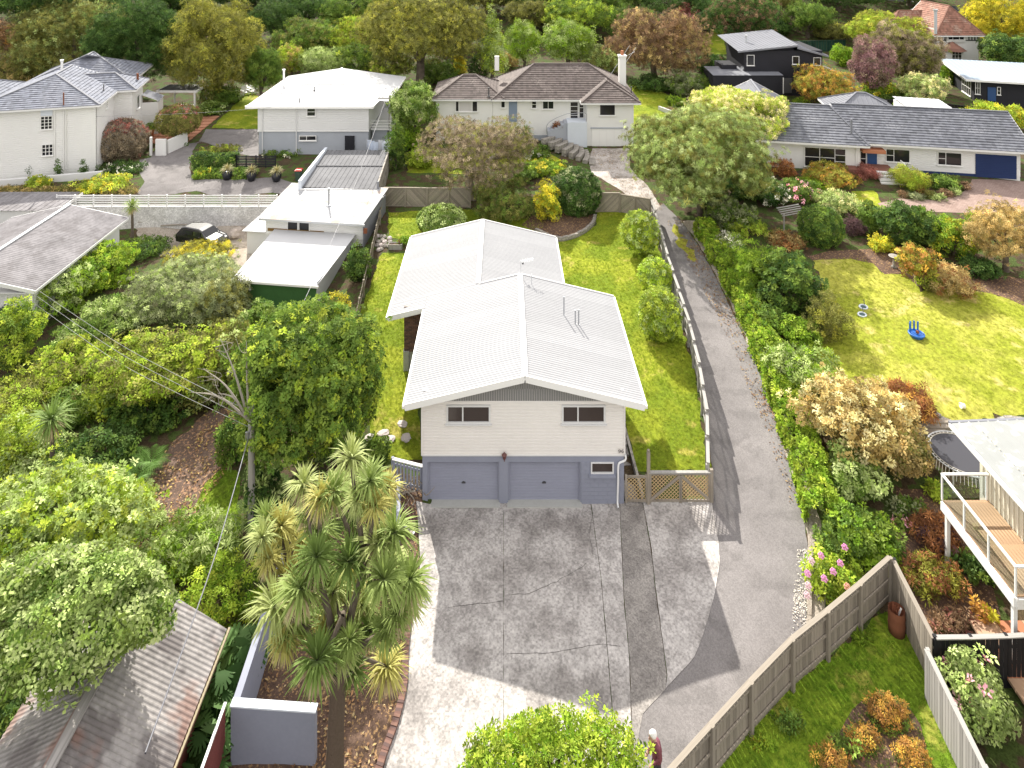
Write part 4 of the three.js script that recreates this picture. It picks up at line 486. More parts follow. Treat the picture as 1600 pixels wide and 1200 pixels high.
{ // black house
  const o = atPx(1235, 150, 4.5), K = thing('black_house', 'black timber house with white windows and grey skillion roofs', 'house', [o[0], 4.5, o[2]]);
  const a = wp(K, 0, 1163, 80), b = wp(K, 0, 1285, 80), c = wp(K, 0, 1222, 150);
  mesh('wall', bx(b.x - a.x, 6.5, 7, (a.x + b.x) / 2, -0.6, -3.5), M.black, K);
  const r1 = [[1153, 80], [1247, 71]].map(([x, y]) => wp(K, 0.5, x, y)); mesh('roof', [slope([V(r1[0].x, r1[0].y, 0.5), V(r1[1].x, r1[1].y + 0.05, 0.5), V(r1[1].x, r1[1].y + 0.75, -8), V(r1[0].x, r1[0].y + 0.7, -8)], 'tray', 0.45)], M.slate, K); mesh('fascia', [bar(V(r1[0].x, r1[0].y - 0.1, 0.5), V(r1[1].x, r1[1].y - 0.05, 0.5), 0.08, 0.22)], M.slate, K);
  const r2 = [[1246, 74], [1295, 87]].map(([x, y]) => wp(K, 0.5, x, y)); mesh('roof', slope([V(r2[0].x, r2[0].y, 0.5), V(r2[1].x, r2[1].y, 0.5), V(r2[1].x, r2[1].y + 0.2, -7.5), V(r2[0].x, r2[0].y + 0.2, -7.5)], 'tray', 0.45), M.slate, K); mesh('fascia', bar(V(r2[0].x, r2[0].y - 0.1, 0.5), V(r2[1].x, r2[1].y - 0.1, 0.5), 0.08, 0.2), M.slate, K); mesh('wall', bx(r1[1].x - a.x - 0.4, 7.4 - 4.5 + 3.0, 6, (a.x + r1[1].x) / 2, 0.2, -3.4), M.black, K);
  winPx(K, 0.01, [1167, 86, 1178, 102], {}); winPx(K, 0.01, [1238, 88, 1248, 100], {}); winPx(K, 0.01, [1271, 90, 1282, 102], {});
  const lw = [[1114, 119], [1224, 122]].map(([x, y]) => wp(K, 1.6, x, y)); mesh('lower_wall', bx(lw[1].x - lw[0].x, 3.6, 4, (lw[0].x + lw[1].x) / 2, -0.6, -0.4), M.black, K); mesh('lower_roof', slope([V(lw[0].x, 3.05, 1.7), V(lw[1].x, 3.05, 1.7), V(lw[1].x, 3.35, -2.5), V(lw[0].x, 3.35, -2.5)], 'flat'), M.slate, K); mesh('wall', bx(2, 4.3, 3, a.x - 1.6, -0.5, -2.6), M.black, K);
  panelPx(K, 'door', 1.62, [1224, 122, 1237, 145], M.darkMetal); { const p = wp(K, 1.62, 1223.5, 121), q = wp(K, 1.62, 1223.5, 146); mesh('door_frame', bxc(0.08, p.y - q.y, 0.1, p.x, (p.y + q.y) / 2, 1.68), M.white, K); }
  mesh('side_roof', slope([V(b.x, 3.6, 0), V(b.x + 2.6, 2.9, 0), V(b.x + 2.6, 2.9, -5), V(b.x, 3.6, -5)], 'flat'), M.slate, K); mesh('side_wall', bx(2.3, 3.4, 4.6, b.x + 1.2, -0.6, -2.5), M.black, K);
  flue(K, wp(K, -3, 1166, 60).x, 6.3, -3, 0.9, 0.13, M.galv); const dish = mesh('satellite_dish', new THREE.SphereGeometry(0.35, 12, 6, 0, Math.PI * 2, 0, 0.9).rotateX(-1.2).translate(wp(K, 1, 1160, 113).x, 3.7, 1.0), M.galv, K);
}
{ // blue roofed house
  const o = atPx(1522, 158, 4.1), K = thing('blue_roof_house', 'dark house with flat pale blue roof, white windows and blue door', 'house', [o[0], 4.1, o[2]], -0.3);
  mesh('wall', bx(12, 3.6, 9, 6, -0.8, -4.5), M.black, K); mesh('roof', slope([V(-1.2, 2.9, 0.9), V(2.6, 2.9, 0.9), V(13, 2.9, 0.9), V(13, 3.5, -10), V(-1.2, 3.5, -10)], 'tray', 0.6), mat([0.27, 0.33, 0.4], 0.5), K); mesh('fascia', [bar(V(-1.2, 2.8, 0.9), V(13, 2.8, 0.9), 0.08, 0.25), bar(V(-1.2, 2.8, 0.9), V(-1.2, 3.4, -10), 0.08, 0.25)], M.white, K);
  winPx(K, 0.02, [1524, 128, 1531, 147], { cols: [1, 1], rows: 2 }); panelPx(K, 'door', 0.02, [1543, 136, 1556, 158], M.doorBlue); winPx(K, 0.02, [1558, 136, 1563, 148], { rows: 2 }); win(K, -0.02, 1.3, 3.2, 1.9, -2.6, { ry: -Math.PI / 2, cols: [1, 1, 1, 1], rows: 2 });
}
{ // gabled house with black and white timbering
  const o = atPx(1495, 101, 5.2), K = thing('timbered_house', 'cream house with red tiled gable roof and black timbered upper wall', 'house', [o[0], 5.2, o[2]], 0);
  const a = wp(K, 0, 1461, 62), b = wp(K, 0, 1529, 62); const w = b.x - a.x, xm = (a.x + b.x) / 2;
  mesh('wall', bx(w, a.y + 1.5, 8, xm, -1, -4), M.whiteWall, K); mesh('gable_wall', bx(w - 0.3, 1.2, 7.6, xm, a.y + 0.4, -4), M.white, K);
  roof(K, [xm - w / 2 - 0.5, xm + w / 2 + 0.6, -9, 0.8], a.y + 0.75, a.y + 5.0, M.redTile, { along: 'z', hips: 'f', inset: 2.6 }); roof(K, [xm - w / 2 - 4.5, xm - 0.5, -9.5, -4], a.y + 0.7, a.y + 3.6, M.redTile, { hips: 'l' });
  for (let k = 0; k < 15; k++) { const x = a.x + 0.12 + k * (w - 0.24) / 14, q = wp(K, 0, 1494, 60); if (Math.abs(x - q.x) < 1.5) continue; mesh('timber', bx(0.14, 0.75, 0.06, x, a.y - 0.05, 0.03), M.black, K); } mesh('timber_rail', bxc(w, 0.12, 0.08, xm, a.y - 0.1, 0.04), M.black, K);
  winPx(K, 0.3, [1481, 51, 1506, 62], { cols: [1, 1.4, 1], rows: 2 }); { const p = wp(K, 0.2, 1480, 50), q = wp(K, 0.2, 1507, 64); mesh('window_bay', bxc(q.x - p.x + 0.2, p.y - q.y + 0.3, 0.3, (p.x + q.x) / 2, (p.y + q.y) / 2, 0.15), M.white, K); }
  const p = wp(K, 0.9, 1479, 80), q = wp(K, 0.9, 1505, 98), bay = mesh('bay_window', bx(q.x - p.x, p.y + 1, 1, (p.x + q.x) / 2, -1, 0.45), M.whiteWall, K); winPx(K, 0.96, [1487, 80, 1502, 96], { cols: [1, 1, 1], rows: 3 }); win(K, p.x - 0.01, (p.y + q.y) / 2, 0.7, 1.5, 0.5, { ry: -Math.PI / 2, cols: [1, 1], rows: 3 });
  const c = new THREE.ConeGeometry(2.0, 1.4, 6, 1).translate((p.x + q.x) / 2, p.y + 0.75, 0.2); mesh('bay_roof', c, M.redTile, K); flue(K, a.x - 0.3, a.y + 1, 0.6, 3.4, 0.22, M.galv);
}
{ // distant roofs
  const far = (name, label, px0, px1, py, y, d, m, hgt = 3) => { const a = P(px0, py, y), b = P(px1, py, y), K = thing(name, label, 'house', [(a.x + b.x) / 2, y - hgt, a.z]); const w = b.x - a.x; mesh('wall', bx(w - 0.8, hgt + 1.5, d - 1, 0, -1.5, -d / 2), M.whiteWall, K); roof(K, [-w / 2, w / 2, -d, 0.2], hgt, hgt + d * 0.22, m, { type: 'tray', period: 0.5 }); };
  far('far_house', 'distant house with pale grey metal roof behind the yellow trees', 1352, 1440, 15, 9.5, 8, M.ribGrey); far('far_house', 'distant pale metal roof behind the timbered gable house', 1448, 1540, 26, 9, 7, M.slate, 4);
}
{ // carport with ribbed roof
  const K = thing('carport', 'carport with grey ribbed iron roof and pale side wall', 'carport', [-17.2, 2.8, -34.8]);
  mesh('roof', slope([V(0, 1.95, 0), V(0, 1.55, 8.3), V(6.5, 1.55, 8.6), V(5.9, 1.95, 0)], 'tray', 0.42), M.ribGrey, K); mesh('side_wall', bx(0.25, 2.9, 8.6, -0.15, -0.7, 4.2), M.paleBlue, K); mesh('back_wall', bx(6, 2.4, 0.1, 3, -0.6, 0.05), M.greyBase, K); mesh('front_beam', bxc(6.6, 0.2, 0.1, 3.2, 1.42, 8.5), M.white, K); mesh('seam', bxc(6.2, 0.06, 0.12, 3.05, 1.83, 3.9), M.ribGrey, K);
  mesh('side_panel', bx(0.12, 2.9, 8.4, 6.25, -0.9, 4.3, 0.06), M.stone, K); mesh('post', bx(0.16, 2.9, 0.16, 6.5, -0.8, 8.45), M.slate, K);
}
{ // workshop with two white iron roofs
  const K = thing('workshop', 'old workshop with two patched white iron roofs and green front wall', 'workshop', [-18.97, 0.9, -21.8], -0.13), w = 8.35;
  mesh('wall', bx(w - 0.4, 3.6, 5.2, w / 2, -0.8, -2.9), M.offWhite, K); wallBoards(K, 0.2, w - 0.2, 1.5, 2.85, -0.28, 0.22, M.whiteWall);
  mesh('upper_roof', slope([V(-0.25, 2.98, 0.35), V(w, 2.98, 0.35), V(w + 0.1, 3.4, -5.9), V(-0.25, 3.4, -5.9)], 'flat'), M.shedRoof, K); mesh('fascia', bxc(w + 0.2, 0.14, 0.06, w / 2, 2.9, 0.3), M.galv, K); for (const [x, a, b] of [[5.4, 0.1, 1], [6.9, 0, 1], [3.2, 0.35, 0.9], [1.6, 0.5, 1]]) mesh('roof_seam', bar(V(x, lerp(2.99, 3.41, a) + 0.005, lerp(0.35, -5.9, a)), V(x, lerp(2.99, 3.41, b) + 0.005, lerp(0.35, -5.9, b)), 0.04, 0.02), M.galv, K); for (const z of [-2.4, -4.2]) mesh('roof_seam', bar(V(0.3, 2.99 + 0.42 * (0.35 - z) / 6.25, z), V(4.6, 2.99 + 0.42 * (0.35 - z) / 6.25, z), 0.04, 0.03), M.galv, K); mesh('side_cladding', bx(0.06, 3.6, 5.6, w - 0.1, -0.7, -2.8), M.slate, K);
  win(K, 2.45, 2.28, 0.85, 0.75, -0.25, { sill: false }); win(K, 3.4, 2.28, 0.85, 0.75, -0.25, { sill: false }); mesh('flashing', bxc(4.6, 0.2, 0.08, 2.7, 1.92, -0.2), mat([0.2, 0.12, 0.04], 0.9), K);
  mesh('lower_roof', slope([V(0.95, 1.98, -0.2), V(7.6, 1.98, -0.2), V(7.3, 1.55, 6.6), V(1.15, 1.55, 6.6)], 'flat'), M.whiteRoof, K); mesh('front_wall', bx(5.7, 1.9, 0.1, 4.3, -0.4, 6.3), paint([0.05, 0.13, 0.04], 391, 0.3), K); mesh('front_fascia', bxc(6.3, 0.14, 0.08, 4.25, 1.46, 6.6), M.white, K); mesh('wall', [bx(0.08, 2.6, 6.3, 7.2, -0.9, 3.2)], M.galv, K); mesh('wall', bx(0.08, 2.6, 6.3, 1.3, -0.9, 3.2), M.offWhite, K); win(K, 2.0, 1.15, 0.8, 0.45, 6.36, { cols: [1, 1] });
  mesh('flue', [cyl(0.07, 0.07, 1.5, 4.6, 3.1, -2.2, 10), cyl(0.16, 0.2, 0.08, 4.6, 3.15, -2.2, 10)], M.metal, K); mesh('annex', bx(1.6, 2.3, 2.2, -0.7, -0.7, -1.6), M.offWhite, K); mesh('annex_roof', bx(1.9, 0.06, 2.6, -0.8, 1.62, -1.5), M.whiteRoof, K); mesh('meter_box', bxc(0.25, 0.35, 0.2, w + 0.1, 2.4, 0.1), M.rust, K);
}
{ // old house with corrugated iron gable roof
  const K = thing('iron_roof_house', 'old white house with weathered corrugated iron gable roof', 'house', [-35.3, 0, -13.2]);
  mesh('wall', bx(8.4, 3.2, 10, 0, -0.6, -5.3), M.offWhite, K); wallBoards(K, -4.2, 4.2, -0.4, 2.6, -0.3, 0.2, M.offWhite); mesh('gable_wall', new THREE.ExtrudeGeometry(new THREE.Shape([[-4.2, 2.6], [4.2, 2.6], [0, 3.65]].map((p) => new THREE.Vector2(...p))), { depth: 0.1, bevelEnabled: false }).translate(0, 0, -0.38), M.offWhite, K);
  roof(K, [-4.8, 4.7, -10.7, 0.35], 2.9, 3.95, M.agedIron, { along: 'z', type: 'corr', period: 0.2, cap: M.galv, edge: M.offWhite }); win(K, 3.1, 1.6, 1.3, 1.3, -0.28, { cols: [1, 1], glass: M.curtain });
  const S = thing('flat_roof_shed', 'low shed with flat pale iron roof behind the old white house', 'shed', [-42.6, 0.4, -26.4]); mesh('wall', bx(10.6, 3, 3, 0, -0.4, 0), M.offWhite, S); mesh('roof', slope([V(-5.6, 2.85, -1.9), V(5.4, 2.85, -1.9), V(5.6, 2.75, 1.8), V(-5.6, 2.75, 1.8)], 'tray', 0.5), M.agedIron, S); mesh('trim', bar(V(5.55, 2.7, -1.9), V(5.65, 2.6, 1.8), 0.06, 0.25), M.white, S);
}
{ // rusty shed
  const K = thing('rusty_shed', 'shed with rusty corrugated iron roof beside the broad leaved plants', 'shed', [-12.6, -0.5, 7.2]);
  mesh('roof', [slope([V(0, 3.9, 0), V(0, 3.9, 7.5), V(2.85, 2.5, 7.5), V(2.85, 2.5, 0.3)], 'corr', 0.16), slope([V(0, 3.9, 0), V(-2.6, 2.7, 0), V(-2.6, 2.7, 7.5), V(0, 3.9, 7.5)], 'corr', 0.16)], M.oldIron, K); mesh('ridge_cap', bar(V(0, 3.95, 0), V(0, 3.95, 7.5), 0.36, 0.05), M.oldIron, K); mesh('gutter', bar(V(2.9, 2.42, 0.2), V(2.9, 2.42, 7.6), 0.07, 0.08), mat([0.3, 0.25, 0.16], 0.8), K); mesh('wall', bx(4.8, 3.0, 7, 0.1, -0.4, 3.8), paint([0.22, 0.08, 0.06], 395, 0.3), K);
}
{ // house with timber deck
  const K = thing('deck_house', 'pale house with lichened iron roof above a glass sided timber deck', 'house', [20.4, -0.1, 2.0]);
  mesh('wall', bx(8, 5.2, 11, 4.02, -0.3, 5.8), paint([0.66, 0.62, 0.5], 397, 0.06), K); for (let k = 0; k < 22; k++) mesh('batten', bx(0.03, 2.7, 0.05, -0.005, 2.65, 0.5 + k * 0.25), mat([0.68, 0.64, 0.53], 0.7), K);
  mesh('roof', slope([V(-0.95, 5.25, -0.1), V(-0.95, 5.25, 12), V(9, 5.7, 12), V(9, 5.7, -0.1)], 'rollz', 0.42), texmat(512, (u, v) => { const l = smooth(0.55, 0.68, fbm(u, v, 14, 4, 401)), f = 0.26 + 0.06 * (fbm(u, v, 4, 4, 402) - 0.5); return mix3([f, f * 1.03, f], [0.42, 0.43, 0.4], l * 0.7); }, 5, 0.7), K);
  mesh('gutter', bar(V(-1.0, 5.15, -0.1), V(-1.0, 5.15, 12), 0.12, 0.14), M.white, K); mesh('gutter', bar(V(-1.0, 5.2, -0.15), V(9, 5.6, -0.15), 0.12, 0.14), M.slate, K); win(K, -0.01, 3.7, 2.2, 2.0, 4.6, { ry: -Math.PI / 2, cols: [1, 1, 1], rows: 2 });
  const D = new THREE.Group(); D.name = 'deck'; K.add(D); const x0 = -1.95, z0 = 0.85, z1 = 4.95, y = 2.7;
  for (let k = 0; k < 14; k++) mesh('plank', bx(0.125, 0.04, z1 - z0 - 0.02, x0 + 0.1 + k * 0.137, y - 0.04, (z0 + z1) / 2), M.deckWood, D);
  mesh('frame_beam', bx(0.1, 0.35, z1 - z0, x0 - 0.02, y - 0.4, (z0 + z1) / 2), M.white, D); mesh('frame_beam', bx(2, 0.35, 0.1, x0 + 1, y - 0.4, z1 + 0.03), M.white, D); for (const z of [z0 + 0.2, z1 - 0.2]) mesh('post', bx(0.14, 3, 0.14, x0 + 0.1, -0.4, z), M.white, D);
  for (let k = 0; k < 4; k++) mesh('rail_post', bx(0.06, 1.05, 0.06, x0, y, lerp(z0, z1, k / 3)), M.white, D); mesh('rail_post', bx(0.06, 1.05, 0.06, -0.08, y, z0), M.white, D); mesh('top_rail', bx(0.09, 0.06, z1 - z0 + 0.06, x0, y + 1.05, (z0 + z1) / 2), M.white, D); mesh('top_rail', bx(1.9, 0.06, 0.09, x0 + 1, y + 1.05, z0), M.white, D); mesh('top_rail', bx(1.9, 0.06, 0.09, x0 + 1, y + 1.05, z1), M.white, D);
  for (let k = 0; k < 3; k++) mesh('glass_panel', bx(0.012, 0.9, (z1 - z0) / 3 - 0.1, x0, y + 0.1, lerp(z0, z1, (k + 0.5) / 3)), M.clear, D); for (const z of [z0, z1]) mesh('glass_panel', bx(1.8, 0.9, 0.012, x0 + 0.95, y + 0.1, z), M.clear, D);
  const T = thing('terrace', 'terracotta paved terrace under the timber deck', 'paving', [19.3, -0.05, 7.6]); for (let i = 0; i < 4; i++) for (let j = 0; j < 4; j++) mesh('paver', bx(0.98, 0.1, 0.98, -0.9 + i, 0, -1.8 + j), i + j & 1 ? M.terracotta : mat([0.46, 0.3, 0.2], 0.8), T);
}
{ // pergola
  const a = P(247, 178, 3.5), K = thing('pergola', 'white garden pergola with dark slatted top beside the white house', 'pergola', [a.x, 3.5, a.z]);
  for (const [x, z] of [[0, 0], [4.5, 0], [0.6, -3], [4.6, -3]]) mesh('post', bx(0.18, 3, 0.18, x, -0.3, z), M.white, K); for (const z of [0, -3]) mesh('beam', bxc(5.1, 0.25, 0.12, 2.3, 2.75, z), M.white, K); for (const x of [-0.1, 4.7]) mesh('beam', bxc(0.12, 0.25, 3.4, x, 2.77, -1.5), M.white, K); for (let k = 0; k < 14; k++) mesh('slat', bxc(4.6, 0.04, 0.14, 2.3, 2.9, -0.15 - k * 0.21), M.darkMetal, K); mesh('bench_box', bx(1.8, 0.8, 0.8, 3, 0, -1.2), M.white, K);
}
// ---------------------------------------------------------------- foliage
const leafMat = new THREE.MeshPhysicalMaterial({ color: 0xffffff, roughness: 0.8, transmission: 0.4, thickness: 0, side: THREE.DoubleSide, specularIntensity: 0.2 });
const barkMat = texmat(256, (u, v) => { const s = vnoise(u * 40, v * 6, 40, 411), n = fbm(u, v, 6, 4, 412), f = 0.6 + 0.8 * (s * 0.5 + n * 0.5); return [0.13 * f, 0.105 * f, 0.082 * f]; }, 1, 0.95), paleBark = mat([0.3, 0.27, 0.23], 0.95);
function spray(count, len, wid, droop, spread, s) {            // a tuft of leaves of about unit radius, growing towards +y
  seed = s; const pos = [];
  for (let k = 0; k < count; k++) {
    const th = rr(0, 6.283), ph = Math.acos(rr(1 - spread, 1)), d = V(Math.sin(ph) * Math.cos(th), Math.cos(ph), Math.sin(ph) * Math.sin(th)), a = d.clone().multiplyScalar(rr(0.05, 0.75)), l = len * rr(0.7, 1.25), w = wid * rr(0.75, 1.2);
    const dir = d.clone().add(V(rr(-0.6, 0.6), rr(-0.5, 0.4) - droop, rr(-0.6, 0.6))).normalize(), side = V().crossVectors(dir, V(rr(-0.5, 0.5), 1, rr(-0.5, 0.5))).normalize().multiplyScalar(w / 2);
    const m = a.clone().addScaledVector(dir, l * 0.45), e = a.clone().addScaledVector(dir, l).add(V(0, -l * 0.12, 0));
    const p = m.clone().add(side), q = m.clone().sub(side); for (const t of [a, p, e, a, e, q]) pos.push(t.x, t.y, t.z);
  }
  const geo = new THREE.BufferGeometry(); geo.setAttribute('position', new THREE.Float32BufferAttribute(pos, 3)); geo.computeVertexNormals(); return geo;
}
const SPR = {
  broad: [0, 1, 2].map((k) => spray(18, 0.7, 0.4, 0.1, 1.0, 900 + k)), fine: [0, 1, 2].map((k) => spray(30, 0.5, 0.22, 0.05, 1.1, 920 + k)), feather: [0, 1, 2].map((k) => spray(28, 0.8, 0.17, 0.25, 1.0, 940 + k)), weep: [0, 1, 2].map((k) => spray(28, 0.95, 0.18, 0.9, 1.2, 960 + k)),
};
const PAL = {
  deep: [[0.028, 0.06, 0.014], [0.05, 0.095, 0.02], [0.075, 0.12, 0.03]], mid: [[0.065, 0.115, 0.02], [0.1, 0.155, 0.028], [0.14, 0.19, 0.035]], bright: [[0.1, 0.18, 0.015], [0.16, 0.235, 0.022], [0.21, 0.28, 0.03]], lime: [[0.17, 0.24, 0.025], [0.24, 0.3, 0.035], [0.31, 0.35, 0.05]],
  yellow: [[0.24, 0.24, 0.025], [0.36, 0.33, 0.03], [0.45, 0.38, 0.04]], gold: [[0.13, 0.14, 0.025], [0.2, 0.205, 0.035], [0.3, 0.28, 0.05]], olive: [[0.1, 0.105, 0.03], [0.15, 0.15, 0.04], [0.2, 0.195, 0.055]], pale: [[0.15, 0.2, 0.06], [0.23, 0.285, 0.095], [0.34, 0.385, 0.18]],
  grey: [[0.11, 0.13, 0.065], [0.17, 0.19, 0.1], [0.25, 0.265, 0.15]], tan: [[0.2, 0.16, 0.06], [0.3, 0.225, 0.09], [0.39, 0.3, 0.14]], rust: [[0.13, 0.055, 0.025], [0.2, 0.085, 0.035], [0.28, 0.13, 0.05]], copper: [[0.095, 0.06, 0.036], [0.15, 0.095, 0.056], [0.22, 0.145, 0.085]],
  purple: [[0.13, 0.07, 0.08], [0.21, 0.12, 0.125], [0.3, 0.19, 0.19]], plum: [[0.045, 0.025, 0.03], [0.08, 0.045, 0.05], [0.12, 0.07, 0.075]], red: [[0.17, 0.06, 0.05], [0.26, 0.1, 0.08], [0.36, 0.17, 0.14]], orange: [[0.22, 0.115, 0.035], [0.32, 0.18, 0.045], [0.42, 0.28, 0.055]], brown: [[0.13, 0.1, 0.07], [0.19, 0.155, 0.11], [0.26, 0.21, 0.15]], white: [[0.5, 0.5, 0.42], [0.65, 0.62, 0.55], [0.75, 0.72, 0.68]], pink: [[0.6, 0.25, 0.36], [0.7, 0.35, 0.45], [0.78, 0.5, 0.55]], cream: [[0.34, 0.31, 0.16], [0.45, 0.41, 0.22], [0.55, 0.5, 0.3]],
};
const pick = (p) => { const a = p[Math.floor(rnd() * 3)], b = p[Math.floor(rnd() * 3)], f = rr(0.5, 1.5) * 1.75; const q = mix3(a, b, rnd()); return [q[0] * f, q[1] * f, q[2] * f * 0.95]; };
let sprayTotal = 0;
function foliage(name, spots, kind, parent) {                 // spots: [x,y,z, nx,ny,nz, size, [r,g,b]]
  const im = new THREE.InstancedMesh(SPR[kind][spots.length % 3], leafMat, spots.length), m = new THREE.Matrix4(), q = new THREE.Quaternion(), up = V(0, 1, 0), c = new THREE.Color();
  spots.forEach(([x, y, z, nx, ny, nz, s, k], i) => { q.setFromUnitVectors(up, V(nx, ny, nz).normalize()).multiply(new THREE.Quaternion().setFromAxisAngle(up, i * 2.4)); m.compose(V(x, y, z), q, V(s, s, s)); im.setMatrixAt(i, m); im.setColorAt(i, c.setRGB(...k)); });
  im.name = name; im.castShadow = im.receiveShadow = true; im.userData.kind = 'stuff'; parent.add(im); sprayTotal += spots.length; return im;
}
function crownSpots(c, rx, ry, rz, { shape = 'bush', pal = 'mid', acc, accP = 0.12, accTop, sr = 0.2, dens = 1, lobes, rough }) {
  const L = [];
  if (shape === 'ball') L.push([0, 0, 0, 1]);
  else if (shape === 'cone') for (let k = 0; k < 9; k++) { const t = k / 8, r = lerp(0.62, 0.16, t), a = k * 2.4; L.push([Math.cos(a) * (1 - r) * 0.45 * (1 - t), lerp(-0.55, 0.82, t), Math.sin(a) * (1 - r) * 0.45 * (1 - t), r]); }
  else { const n = lobes || (shape === 'tree' ? 13 : 8), inner = shape === 'tree' ? 0.42 : 0.5; L.push([0, -0.05, 0, 0.74]); for (let k = 0; k < n; k++) { const y = shape === 'layer' ? rr(-0.6, 0.8) : lerp(-0.55, 0.92, (k + 0.5) / n) , a = k * 2.39996 + rr(-0.4, 0.4), h = Math.sqrt(Math.max(0, 1 - y * y)), r = rr(inner * 0.62, inner * 1.0), d = 1 - r * 0.8; L.push([Math.cos(a) * h * d, y * d, Math.sin(a) * h * d, r]); } }
  rough = rough ?? (shape === 'ball' ? 0.06 : shape === 'tree' ? 0.2 : 0.18); const out = [], salt = Math.floor(rnd() * 1000), R = Math.cbrt(rx * ry * rz), P3 = PAL[pal], PA = acc && PAL[acc];
  L.forEach(([lx, ly, lz, lr], li) => {
    const n = Math.round(dens * 8.5 * Math.pow(lr * R / sr, 2) * (shape === 'ball' ? 1.35 : 1)), tone = rr(0.86, 1.14);
    for (let k = 0; k < n; k++) {
      const y = 1 - 2 * (k + 0.5) / n, a = k * 2.39996 + li, h = Math.sqrt(1 - y * y), deep = rnd() < 0.2 ? rr(0.5, 0.85) : 1 + rr(-rough, rough) ; let nx = Math.cos(a) * h, ny = y, nz = Math.sin(a) * h;
      const px = lx + nx * lr * deep, py = ly + ny * lr * deep * (shape === 'layer' ? 0.45 : 1), pz = lz + nz * lr * deep;
      if (deep > 0.9 && L.some(([ox, oy, oz, or], j) => j !== li && (px - ox) ** 2 + (py - oy) ** 2 + (pz - oz) ** 2 < (or * 0.86) ** 2)) continue;
      if (py < -0.93 && shape !== 'ball') continue;
      let grow = 1; if (shape !== 'ball') { const q = vnoise(px * 3.3 + pz * 1.7 + 40, py * 3.3 - pz * 2.1 + 40, 256, salt); if (deep > 0.8 && q < 0.34) continue; if (q > 0.62 && rnd() < 0.5) grow = 1 + (q - 0.62) * 0.9 * (ny > -0.2 ? 1 : 0); }
      let col = pick(P3).map((v) => v * tone); if (PA && rnd() < accP * (accTop ? (py > accTop + rr(-0.18, 0.18) ? 1 : 0.04) : 1)) col = pick(PA);
      out.push([c.x + px * grow * rx, c.y + py * grow * ry, c.z + pz * grow * rz, nx / rx, ny / ry + 0.35 / R, nz / rz, sr * rr(0.75, 1.35), col]);
    }
  });
  return { spots: out, L };
}
// a plant by its outline in the photograph: centre, half width and half height in pixels, standing on the ground
function plant(name, label, category, px, py, rw, rh, o = {}) {
  seed = Math.round(px * 7919 + py * 104729 + rw * 13);
  let a = 1, yc = 2, s = 20, dep = 50, R = 1, rz = 1; const clear = o.clear ?? null;
  for (let k = 0; k < 30; k++) {
    const t = (EYE - yc) / (py - CY); dep = F * t; s = F / dep; R = rw / s; const m = (EYE - yc) / dep, v = rh / s;
    a = Math.max(Math.sqrt(Math.max(0, v * v - (m * R * (o.dz || 1)) ** 2)), (o.flat || 0.55) * v); rz = Math.min(R * (o.dz || 1), Math.max(0.35 * R, Math.sqrt(Math.max(0, v * v - a * a)) / Math.max(m, 0.05)));
    const x = (px - CX) * t, z = CAMZ - dep, gy = g(clamp(x, -300, 300), clamp(z, -300, 60)); yc = lerp(yc, gy + (clear === null ? a * 0.8 : clear + a), 0.5);
  }
  const c = P(px, py, yc), gy = g(c.x, c.z), T = thing(name, label, category, [c.x, gy, c.z], 0, o.group), h = yc - gy;
  const sr = Math.max(o.sr || 0.2, dep * 0.0036 * (o.sk || 1));
  const { spots, L } = crownSpots(V(0, h, 0), R, a, rz, { ...o, sr });
  foliage('crown', spots, o.spray || 'broad', T);
  const tr = o.tr || clamp(R * 0.075, 0.04, 0.35), bm = o.paleBark ? paleBark : barkMat;
  mesh('trunk', taper([V(0, -0.3, 0), V(rr(-0.1, 0.1) * R, h * 0.4, rr(-0.1, 0.1) * R), V(rr(-0.08, 0.08) * R, h * 0.95 + a * 0.2, 0)], [tr * 1.3, tr, tr * 0.5]), bm, T);
  if (h > 1.2) for (const [lx, ly, lz] of L.slice(1, o.limbs || 6)) mesh('limb', taper([V(0, Math.max(h * 0.35, h - a * 0.9), 0), V(lx * R * 0.45, h + ly * a * 0.35 - a * 0.2, lz * rz * 0.45), V(lx * R * 0.95, h + ly * a * 0.9, lz * rz * 0.95)], [tr * 0.6, tr * 0.4, tr * 0.12], 5), bm, T);
  return T;
}
const shrub = (label, px, py, rw, rh, pal, o = {}) => plant(o.name || 'shrub', label, 'shrub', px, py, rw, rh, { pal, ...o });
const tree = (label, px, py, rw, rh, pal, o = {}) => plant(o.name || 'tree', label, 'tree', px, py, rw, rh, { pal, shape: 'tree', clear: 1, ...o });

